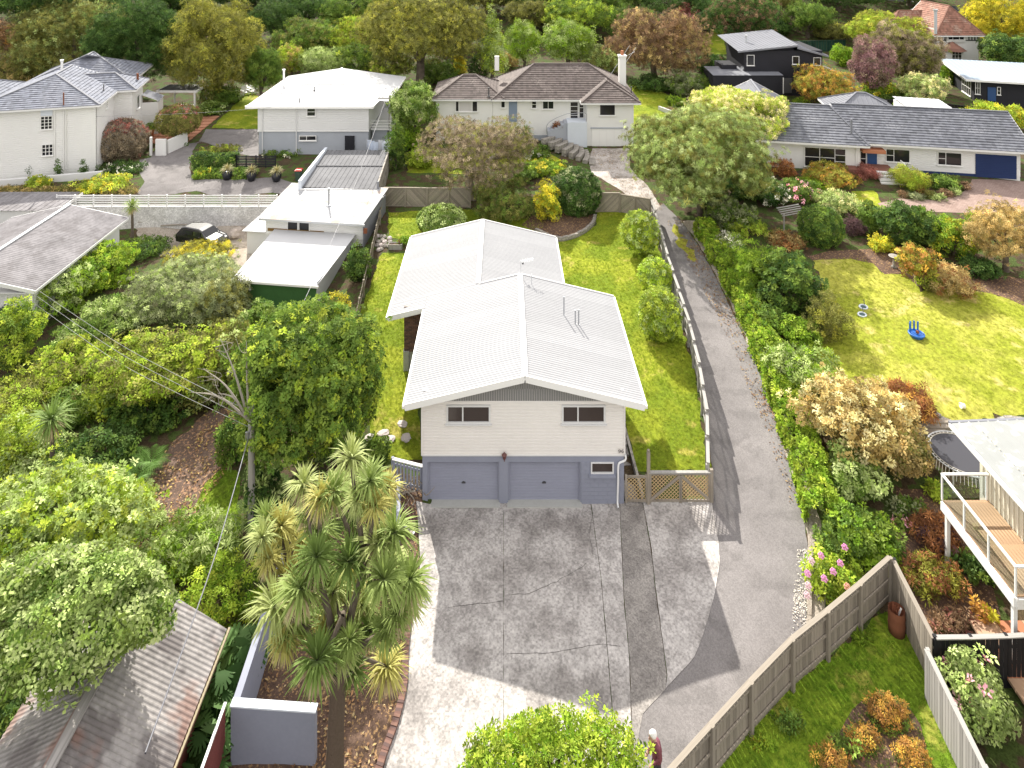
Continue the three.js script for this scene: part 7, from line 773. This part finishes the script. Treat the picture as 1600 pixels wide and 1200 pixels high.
{ // pots with grasses
  const geo = rosetteGeo(90, 700, 1, 0.5), gm = lm(0.42, 0.38, 0.18); for (const [px, py] of [[355, 280], [393, 282], [432, 283]]) { const p = G(px, py), T = thing('potted_grass', 'round black pot holding a pale ornamental grass by the driveway', 'plant pot', [p.x, p.y, p.z], 0, 'potted grasses along the upper driveway'); mesh('pot', new THREE.LatheGeometry([[0.001, 0], [0.3, 0], [0.44, 0.35], [0.46, 0.6], [0.4, 0.85], [0.36, 0.85], [0.38, 0.7], [0.001, 0.7]].map((q) => new THREE.Vector2(...q)), 20), mat([0.012, 0.013, 0.018], 0.35), T); const r = mesh('grass', geo, gm, T); r.position.y = 0.9; r.scale.set(0.82, 0.7, 0.82); }
  const q = G(235, 216), T = thing('potted_topiary', 'terracotta pot with a small clipped bush on the brick terrace', 'plant pot', [q.x, q.y + 0.1, q.z]); mesh('pot', new THREE.LatheGeometry([[0.001, 0], [0.28, 0], [0.4, 0.7], [0.44, 0.75], [0.44, 0.85], [0.36, 0.85], [0.001, 0.8]].map((v) => new THREE.Vector2(...v)), 18), M.terracotta, T); seed = 12; const c = crownSpots(V(0, 1.15, 0), 0.5, 0.42, 0.5, { shape: 'ball', pal: 'bright', sr: 0.2 }); foliage('crown', c.spots, 'fine', T);
  const u = G(872, 224), U = thing('potted_plant', 'dark pot with a reddish plant at the top of the curved steps', 'plant pot', [u.x, u.y + 1.0, u.z]); mesh('pot', cyl(0.3, 0.22, 0.55, 0, -0.1, 0, 14), M.darkMetal, U); const c2 = crownSpots(V(0, 0.75, 0), 0.5, 0.4, 0.5, { shape: 'bush', pal: 'rust', acc: 'orange', sr: 0.25 }); foliage('crown', c2.spots, 'feather', U);
}
{ // bin, chairs, washing
  const p = P(472, 273, 3.2), T = thing('wheelie_bin', 'rubbish bin with red lid beside the carport wall', 'bin', [p.x - 0.3, g(p.x, p.z), p.z]); mesh('body', new THREE.CylinderGeometry(0.42, 0.34, 0.95, 4).rotateY(Math.PI / 4).translate(0, 0.5, 0), mat([0.03, 0.06, 0.04], 0.6), T); mesh('lid', [bx(0.62, 0.07, 0.66, 0, 0.98, 0), bx(0.5, 0.05, 0.5, 0, 1.05, 0)], mat([0.55, 0.05, 0.04], 0.5), T); for (const s of [-1, 1]) mesh('wheel', cyl(0.1, 0.1, 0.06, 0, -0.03, 0, 12).rotateZ(Math.PI / 2).translate(s * 0.25, 0.1, -0.28), M.darkMetal, T);
  const chair = (label, px, py, turn) => { const q = G(px, py), C = thing('garden_chair', label, 'chair', [q.x, q.y, q.z], turn, 'white garden chairs on the upper lawn'); mesh('seat', bxc(0.62, 0.05, 0.6, 0, 0.36, 0.05, 0, 0.15), M.white, C); for (let k = 0; k < 5; k++) mesh('back_slat', bxc(0.11, 0.85, 0.03, -0.26 + k * 0.13, 0.72, -0.38, 0, -0.35), M.white, C); for (const s of [-1, 1]) { mesh('armrest', bxc(0.14, 0.04, 0.85, s * 0.38, 0.6, 0), M.white, C); mesh('leg', bx(0.08, 0.6, 0.08, s * 0.36, 0, 0.36), M.white, C); mesh('leg', bar(V(s * 0.34, 0.02, -0.6), V(s * 0.34, 0.36, 0.3), 0.07), M.white, C); } };
  chair('white garden chair nearer the pergola', 383, 148, 0.8); chair('white garden chair nearer the white roof', 395, 146, -0.6); chair('white garden chair under the drooping green tree', 388, 141, 2.2);
  const d = G(239, 200), S = thing('lounge_chair', 'dark sun lounger on the brick terrace', 'chair', [d.x, d.y + 0.1, d.z], 0.4); mesh('seat', bxc(0.6, 0.06, 1.1, 0, 0.35, 0.2), M.slate, S); mesh('backrest', bxc(0.6, 0.05, 0.7, 0, 0.6, -0.55, 0, 0.9), M.slate, S); for (const [x, z] of [[-0.25, -0.3], [0.25, -0.3], [-0.25, 0.65], [0.25, 0.65]]) mesh('leg', bx(0.05, 0.34, 0.05, x, 0, z), M.darkMetal, S);
  const w = P(592, 231, 4.3), Wn = thing('washing_line', 'folding clothes line hung with pale washing beside the carport', 'clothes line', [w.x, 3.0, w.z]); for (const s of [-1, 1]) mesh('pole', cyl(0.04, 0.04, 2.2, s * 1.2, 0, 0, 8), M.galv, Wn); for (let k = 0; k < 4; k++) mesh('line', bar(V(-1.3, 2.1, k * 0.3), V(1.3, 2.1, k * 0.3), 0.015), M.galv, Wn); seed = 31; for (let k = 0; k < 6; k++) { const q = new THREE.PlaneGeometry(0.5, 1.0, 6, 6), a = q.attributes.position; for (let i = 0; i < a.count; i++) a.setZ(i, 0.06 * Math.sin(a.getX(i) * 14 + k) * (0.5 - a.getY(i))); q.computeVertexNormals(); mesh('cloth', q.translate(-1 + k * 0.4, 1.6, (k % 3) * 0.3 + 0.02), mat(mix3([0.72, 0.72, 0.76], [0.5, 0.58, 0.72], rnd()), 0.9), Wn); }
}
{ // trampoline
  const p = P(1503, 708, 1.6), T = thing('trampoline', 'round black trampoline beside the lichened iron roof', 'trampoline', [p.x, 0.72, p.z]); mesh('mat', new THREE.CircleGeometry(1.28, 40).rotateX(-Math.PI / 2).translate(0, 0.86, 0), mat([0.045, 0.045, 0.055], 0.75), T); mesh('ring', new THREE.TorusGeometry(1.42, 0.03, 8, 48).rotateX(Math.PI / 2).translate(0, 0.87, 0), M.galv, T); mesh('edge_band', new THREE.TorusGeometry(1.29, 0.02, 6, 48).rotateX(Math.PI / 2).translate(0, 0.87, 0), mat([0.4, 0.38, 0.34], 0.8), T); for (let k = 0; k < 44; k++) { const a = k * Math.PI / 22; mesh('spring', bar(V(Math.cos(a) * 1.29, 0.865, Math.sin(a) * 1.29), V(Math.cos(a) * 1.42, 0.87, Math.sin(a) * 1.42), 0.02), M.cream, T); } for (let k = 0; k < 6; k++) { const a = k * Math.PI / 3 + 0.3; mesh('leg', bar(V(Math.cos(a) * 1.42, 0.86, Math.sin(a) * 1.42), V(Math.cos(a) * 1.5, -0.15, Math.sin(a) * 1.5), 0.05), M.galv, T); } for (let k = 0; k < 26; k++) { const a = 0.15 * Math.PI + k * 0.027 * Math.PI * 1.2; mesh('skirt_slat', bar(V(Math.cos(a) * 1.44, 0.84, Math.sin(a) * 1.44), V(Math.cos(a) * 1.5, 0.45, Math.sin(a) * 1.5), 0.02), M.cream, T); }
}
{ // toys and ornaments on the dry lawn
  for (const [px, py, l] of [[1349, 481, 'oval white rimmed swing seat on the dry lawn'], [1347, 493, 'second oval swing seat lying below the first']]) { const p = G(px, py), T = thing('swing_seat', l, 'toy', [p.x, p.y + 0.06, p.z]); mesh('rim', new THREE.TorusGeometry(0.24, 0.055, 8, 24).scale(1, 0.75, 1).rotateX(-1.3), M.paleBlue, T); mesh('mesh_panel', new THREE.CircleGeometry(0.22, 20).scale(1, 0.75, 1).rotateX(-1.3), mat([0.06, 0.1, 0.11], 0.8), T); mesh('stem', bar(V(0.12, 0.1, -0.1), V(0.16, 0.35, -0.25), 0.04), M.darkMetal, T); }
  const p = G(1432, 526), T = thing('play_seat', 'blue plastic play table with legs on the dry lawn', 'toy', [p.x, p.y, p.z], 0.2), bm = mat([0.02, 0.12, 0.42], 0.4); mesh('tray', new THREE.CylinderGeometry(0.42, 0.36, 0.16, 20).translate(0, 0.1, 0), bm, T); mesh('rim', new THREE.TorusGeometry(0.41, 0.05, 8, 24).rotateX(Math.PI / 2).translate(0, 0.19, 0), bm, T); for (const [x, z] of [[-0.28, -0.2], [0.28, -0.2], [-0.12, -0.34], [0.14, -0.34]]) mesh('leg', bx(0.07, 0.6, 0.07, x, 0.15, z), bm, T); mesh('ball', new THREE.SphereGeometry(0.1, 12, 10).translate(0.02, 0.3, 0.05), M.rust, T);
  const q = G(1397, 418), B = thing('bird_bath', 'stone bird bath standing on the bed edge', 'bird bath', [q.x, q.y, q.z]); mesh('pedestal', new THREE.LatheGeometry([[0.001, 0], [0.22, 0], [0.2, 0.08], [0.09, 0.15], [0.08, 0.6], [0.14, 0.68], [0.001, 0.68]].map((v) => new THREE.Vector2(...v)), 14), M.stone, B); mesh('bowl', new THREE.LatheGeometry([[0.001, 0.7], [0.14, 0.66], [0.34, 0.78], [0.36, 0.82], [0.3, 0.8], [0.001, 0.74]].map((v) => new THREE.Vector2(...v)), 18), M.stone, B);
  const r = G(1507, 638), R = thing('white_bucket', 'small white tub lying on the dry lawn', 'tub', [r.x, r.y, r.z]); mesh('tub', cyl(0.14, 0.11, 0.2, 0, 0, 0, 14).rotateZ(1.4).translate(0, 0.12, 0), M.white, R); mesh('rim', new THREE.TorusGeometry(0.14, 0.015, 6, 16).rotateY(Math.PI / 2).translate(-0.2, 0.14, 0), M.white, R);
}
{ // bare garden frame, raised bed
  const p = G(1240, 360), T = thing('garden_bench', 'bleached timber bench frame among the shrubs', 'bench', [p.x, p.y + 0.5, p.z], 0.35); for (let k = 0; k < 5; k++) mesh('slat', bxc(2.2, 0.05, 0.09, 0, 0.8 + k * 0.09, -k * 0.16), M.woodGrey, T); for (const s of [-1, 1]) mesh('leg', bx(0.08, 1.4, 0.08, s * 0.95, -0.5, 0), M.woodGrey, T);
  const a = G(1042, 180), B = thing('raised_bed', 'low white walled raised bed on the upper lawn', 'planter', [a.x, a.y, a.z]); mesh('wall', bar(V(-0.5, 0.25, -2), V(0.8, 0.25, 0.6), 0.2, 0.6), M.offWhite, B); mesh('wall', bar(V(0.8, 0.22, 0.6), V(1.8, 0.2, 0.3), 0.2, 0.55), M.offWhite, B); mesh('soil', bar(V(0.5, 0.3, -1.9), V(1.5, 0.3, 0.2), 1.4, 0.3), M.earth, B);
}
{ // rusty drum
  const p = P(1401, 988, -0.3), T = thing('rusty_drum', 'rusty steel drum with scrap in the fence corner', 'drum', [p.x, g(p.x, p.z), p.z]); mesh('body', new THREE.LatheGeometry([[0.001, 0], [0.29, 0], [0.29, 0.28], [0.305, 0.3], [0.29, 0.32], [0.29, 0.6], [0.305, 0.62], [0.29, 0.64], [0.29, 0.88], [0.27, 0.88], [0.27, 0.5], [0.001, 0.5]].map((v) => new THREE.Vector2(...v)), 24), mat([0.2, 0.075, 0.04], 0.85, { bumpMap: bumpGrain, bumpScale: 0.004 }), T); seed = 41; for (let k = 0; k < 6; k++) mesh('scrap', bxc(0.06, 0.5, 0.02, rr(-0.15, 0.15), 0.72, rr(-0.15, 0.15), rr(0, 3), rr(-0.4, 0.4), rr(-0.4, 0.4)), k ? M.rust : M.white, T);
}
{ // stones, logs, boulders, planks
  const rock = (name, label, px, py, sx, sy, sz, m, group, s) => { seed = s; const q = new THREE.IcosahedronGeometry(1, 2), a = q.attributes.position, off = {}; for (let i = 0; i < a.count; i++) { const k = [a.getX(i), a.getY(i), a.getZ(i)].map((v) => v.toFixed(3)).join(); const f = off[k] ??= rr(0.82, 1.12); a.setXYZ(i, a.getX(i) * f * sx, a.getY(i) * f * sy, a.getZ(i) * f * sz); } q.computeVertexNormals(); const p = G(px, py), o = tag(mesh(name, q, m), label, 'stone', group); o.position.set(p.x, p.y + sy * 0.25, p.z); o.rotation.y = rr(0, 3); };
  const pale = mat([0.5, 0.44, 0.42], 0.95); [[599, 677, 0.3], [608, 687, 0.32], [634, 684, 0.34], [628, 663, 0.3], [577, 684, 0.26], [594, 724, 0.2]].forEach(([x, y, r], i) => rock('stepping_stone', 'flat pale stepping stone set in the narrow lawn', x, y, r, 0.08, r * 0.8, pale, 'stepping stones in the narrow lawn', 60 + i));
  rock('boulder', 'large pale boulder behind the black car', 370, 367, 0.85, 0.5, 0.6, mat([0.42, 0.36, 0.31], 0.95), null, 80); seed = 3; for (let k = 0; k < 14; k++) rock('rubble_stone', 'grey stone in the rubble heap beside the leaning fence', 590 + (k % 4) * 6 + rr(-2, 2), 372 + Math.floor(k / 4) * 6 + rr(-2, 2), 0.2, 0.16, 0.2, k % 3 ? M.stone : pale, 'stones of the rubble heap', 90 + k);
  const l = G(245, 352), T = thing('log_pile', 'fallen pale branches lying under the white railing', 'logs', [l.x, l.y, l.z]); for (const [a, b, r] of [[V(-2.2, 0.15, 0), V(3, 0.25, -0.2), 0.1], [V(-1.5, 0.35, 0.15), V(1.6, 0.3, -0.1), 0.08], [V(0.5, 0.1, 0.3), V(4, 0.15, 0.2), 0.07]]) mesh('log', taper([a, a.clone().lerp(b, 0.5).add(V(0, 0.08, 0.05)), b], [r, r * 0.9, r * 0.5]), paleBark, T);
  const p = P(597, 832, 0.15), O = thing('orange_bucket', 'orange bucket lying beneath the cabbage tree heads', 'bucket', [p.x, p.y - 0.05, p.z]); mesh('body', cyl(0.16, 0.12, 0.32, 0, -0.16, 0, 14).rotateZ(1.45).translate(0, 0.14, 0), mat([0.6, 0.16, 0.05], 0.5), O); mesh('rim', new THREE.TorusGeometry(0.16, 0.018, 6, 16).rotateY(Math.PI / 2).translate(-0.16, 0.16, 0), M.white, O);
  const k = P(636, 826, 0.1), K = thing('loose_planks', 'loose white planks beside the forecourt corner', 'planks', [k.x, g(k.x, k.z), k.z]); for (let i = 0; i < 3; i++) mesh('plank', bxc(0.9, 0.04, 0.12, -i * 0.15, 0.06 + i * 0.045, i * 0.12, -0.7 + i * 0.3), i ? M.woodOld : M.white, K);
  const bl = P(645, 770, 0.5), BR = thing('pruned_branches', 'heap of bare pruned branches by the garage corner', 'branches', [bl.x, g(bl.x, bl.z), bl.z]); seed = 15; for (let i = 0; i < 16; i++) { const a = V(rr(-0.8, 0.5), rr(0, 0.3), rr(-0.3, 0.8)); mesh('twig', taper([a, a.clone().add(V(rr(-0.5, 0.5), rr(0.05, 0.3), rr(-0.4, 0.4))), a.clone().add(V(rr(-0.9, 0.9), rr(0, 0.5), rr(-0.7, 0.7)))], [0.03, 0.02, 0.008], 4), M.woodOld, BR); }
  const pl = P(618, 385, 2.3), PB = thing('planter_box', 'low timber planter box at the rear corner of the roof', 'planter', [pl.x, g(pl.x, pl.z), pl.z]); for (const z of [-0.2, 0.2]) mesh('board', bx(1.0, 0.4, 0.04, 0, 0, z), M.woodGrey, PB); for (const x of [-0.5, 0.5]) mesh('board', bx(0.04, 0.4, 0.44, x, 0, 0), M.woodGrey, PB); mesh('soil', bx(0.92, 0.3, 0.34, 0, 0.02, 0), M.earth, PB);
  // steps down between the house and the lawn
  const ST = thing('side_steps', 'narrow concrete steps between the house wall and the lawn', 'steps', [5.95, 0, -0.4]); for (let i = 0; i < 7; i++) mesh('step', bx(0.62, 0.3 + i * 0.13, 0.5, 0, -0.2, -1.3 - i * 0.5), M.concreteStrip, ST); mesh('path', bx(0.62, 0.2, 1.6, 0, -0.1, -0.2), M.concreteStrip, ST); mesh('edge_wall', bx(0.12, 0.5, 5.2, 0.42, 0, -2.2, 0.02), M.stone, ST);
}
{ // person walking at the fence, head bent
  const base = P(1026, 1232, 0), T = thing('person', 'white haired person in a maroon jumper with head bent beside the fence', 'person', [base.x, 0.02, base.z], -1.35);
  const J = { hip: [0, 0.95, 0], chest: [0, 1.3, 0.04], neck: [0, 1.5, 0.1] };
  const bone = [[[0, 0.95, -0.02], [0, 1.18, 0.0], 0.155, 0.15], [[0, 1.18, 0], [0, 1.38, 0.03], 0.155, 0.15], [[-0.13, 1.42, 0.03], [0.13, 1.42, 0.03], 0.085, 0.085], [[0, 1.4, 0.04], [0, 1.55, 0.1], 0.065, 0.055], [[-0.18, 1.42, 0.03], [-0.23, 1.15, 0.02], 0.065, 0.05], [[-0.23, 1.15, 0.02], [-0.17, 0.98, 0.2], 0.048, 0.038], [[0.18, 1.42, 0.03], [0.23, 1.15, 0.02], 0.065, 0.05], [[0.23, 1.15, 0.02], [0.17, 0.98, 0.2], 0.048, 0.038], [[-0.09, 0.93, 0], [-0.1, 0.5, 0.06], 0.1, 0.07], [[-0.1, 0.5, 0.06], [-0.1, 0.1, -0.02], 0.068, 0.05], [[0.09, 0.93, 0], [0.1, 0.5, -0.02], 0.1, 0.07], [[0.1, 0.5, -0.02], [0.1, 0.1, -0.14], 0.068, 0.05], [[-0.1, 0.06, -0.04], [-0.1, 0.04, 0.16], 0.05, 0.04], [[0.1, 0.06, -0.16], [0.1, 0.04, 0.04], 0.05, 0.04]];
  const head = [[[0, 1.63, 0.14], [0, 1.68, 0.15], 0.098, 0.1], [[0, 1.58, 0.2], [0, 1.57, 0.22], 0.05, 0.045], [[0, 1.62, 0.245], [0, 1.6, 0.262], 0.018, 0.014], [[-0.098, 1.63, 0.13], [-0.1, 1.65, 0.13], 0.02, 0.02], [[0.098, 1.63, 0.13], [0.1, 1.65, 0.13], 0.02, 0.02]];
  for (const s of [-1, 1]) { const w = [s * 0.165, 0.96, 0.22]; bone.push([[s * 0.168, 0.975, 0.205], [s * 0.15, 0.93, 0.26], 0.036, 0.032]); for (let k = 0; k < 4; k++) bone.push([[s * (0.125 + k * 0.018), 0.93, 0.27], [s * (0.115 + k * 0.017), 0.9 - 0.004 * k, 0.31 - k * 0.004], 0.0095, 0.0085]); bone.push([[s * 0.13, 0.96, 0.24], [s * 0.1, 0.935, 0.28], 0.011, 0.009]); }
  const field = (bones, lo, size, res, k) => { const mc = new MarchingCubes(res, leafMat, false, false, 200000); mc.isolation = 0; const n = res, f = mc.field; const sm = (a, b) => { const h = clamp(0.5 + 0.5 * (b - a) / k, 0, 1); return lerp(b, a, h) - k * h * (1 - h); }; for (let z = 0; z < n; z++) for (let y = 0; y < n; y++) for (let x = 0; x < n; x++) { const px = lo[0] + (x / (n / 2) ) * size / 2, py = lo[1] + (y / (n / 2)) * size / 2, pz = lo[2] + (z / (n / 2)) * size / 2; let d = 9; for (const [a, b, r0, r1] of bones) { const bxv = b[0] - a[0], byv = b[1] - a[1], bzv = b[2] - a[2], t = clamp(((px - a[0]) * bxv + (py - a[1]) * byv + (pz - a[2]) * bzv) / (bxv * bxv + byv * byv + bzv * bzv), 0, 1); d = sm(d, Math.hypot(px - a[0] - bxv * t, py - a[1] - byv * t, pz - a[2] - bzv * t) - lerp(r0, r1, t)); } f[x + y * n + z * n * n] = -d; } mc.update(); const c = mc.count, q = new THREE.BufferGeometry(), p = new Float32Array(mc.positionArray.slice(0, c * 3)); for (let i = 0; i < c; i++) { p[i * 3] = lo[0] + (p[i * 3] + 1) * size / 2; p[i * 3 + 1] = lo[1] + (p[i * 3 + 1] + 1) * size / 2; p[i * 3 + 2] = lo[2] + (p[i * 3 + 2] + 1) * size / 2; } q.setAttribute('position', new THREE.BufferAttribute(p, 3)); q.setAttribute('normal', new THREE.BufferAttribute(new Float32Array(mc.normalArray.slice(0, c * 3)), 3)); return q; };
  const body = merge([field(bone, [-0.95, -0.05, -0.95], 1.9, 110, 0.035), field(head, [-0.2, 1.42, -0.06], 0.42, 64, 0.02)]); const colr = [], pp = body.attributes.position; for (let i = 0; i < pp.count; i++) { const x = pp.getX(i), y = pp.getY(i), z = pp.getZ(i); const hand = Math.abs(x) < 0.19 && z > 0.19 && y < 1.02 && y > 0.85; colr.push(...((y > 1.52 && z > 0.03) || hand ? [0.5, 0.3, 0.23] : y > 0.92 ? [0.2, 0.06, 0.085] : y > 0.09 ? [0.06, 0.06, 0.075] : [0.03, 0.025, 0.02])); } body.setAttribute('color', new THREE.Float32BufferAttribute(colr, 3)); mesh('body', body, new THREE.MeshStandardMaterial({ vertexColors: true, roughness: 0.85 }), T);
  const hg = new THREE.SphereGeometry(0.118, 20, 14).scale(0.95, 1.02, 1.08).translate(0, 1.69, 0.125), hq = hg.attributes.position; for (let i = 0; i < hq.count; i++) if (hq.getZ(i) > 0.19 && hq.getY(i) < 1.7) hq.setZ(i, 0.19); hg.computeVertexNormals(); mesh('hair', hg, mat([0.72, 0.7, 0.67], 0.95), T); for (const s of [-1, 1]) mesh('eye', new THREE.SphereGeometry(0.012, 8, 6).translate(s * 0.034, 1.64, 0.243), M.darkMetal, T); mesh('bag_strap', new THREE.TorusGeometry(0.24, 0.012, 6, 30).scale(0.72, 1.1, 0.75).rotateZ(0.35).translate(0.02, 1.2, 0.02), M.darkMetal, T);
}
renderer.render(scene, camera);
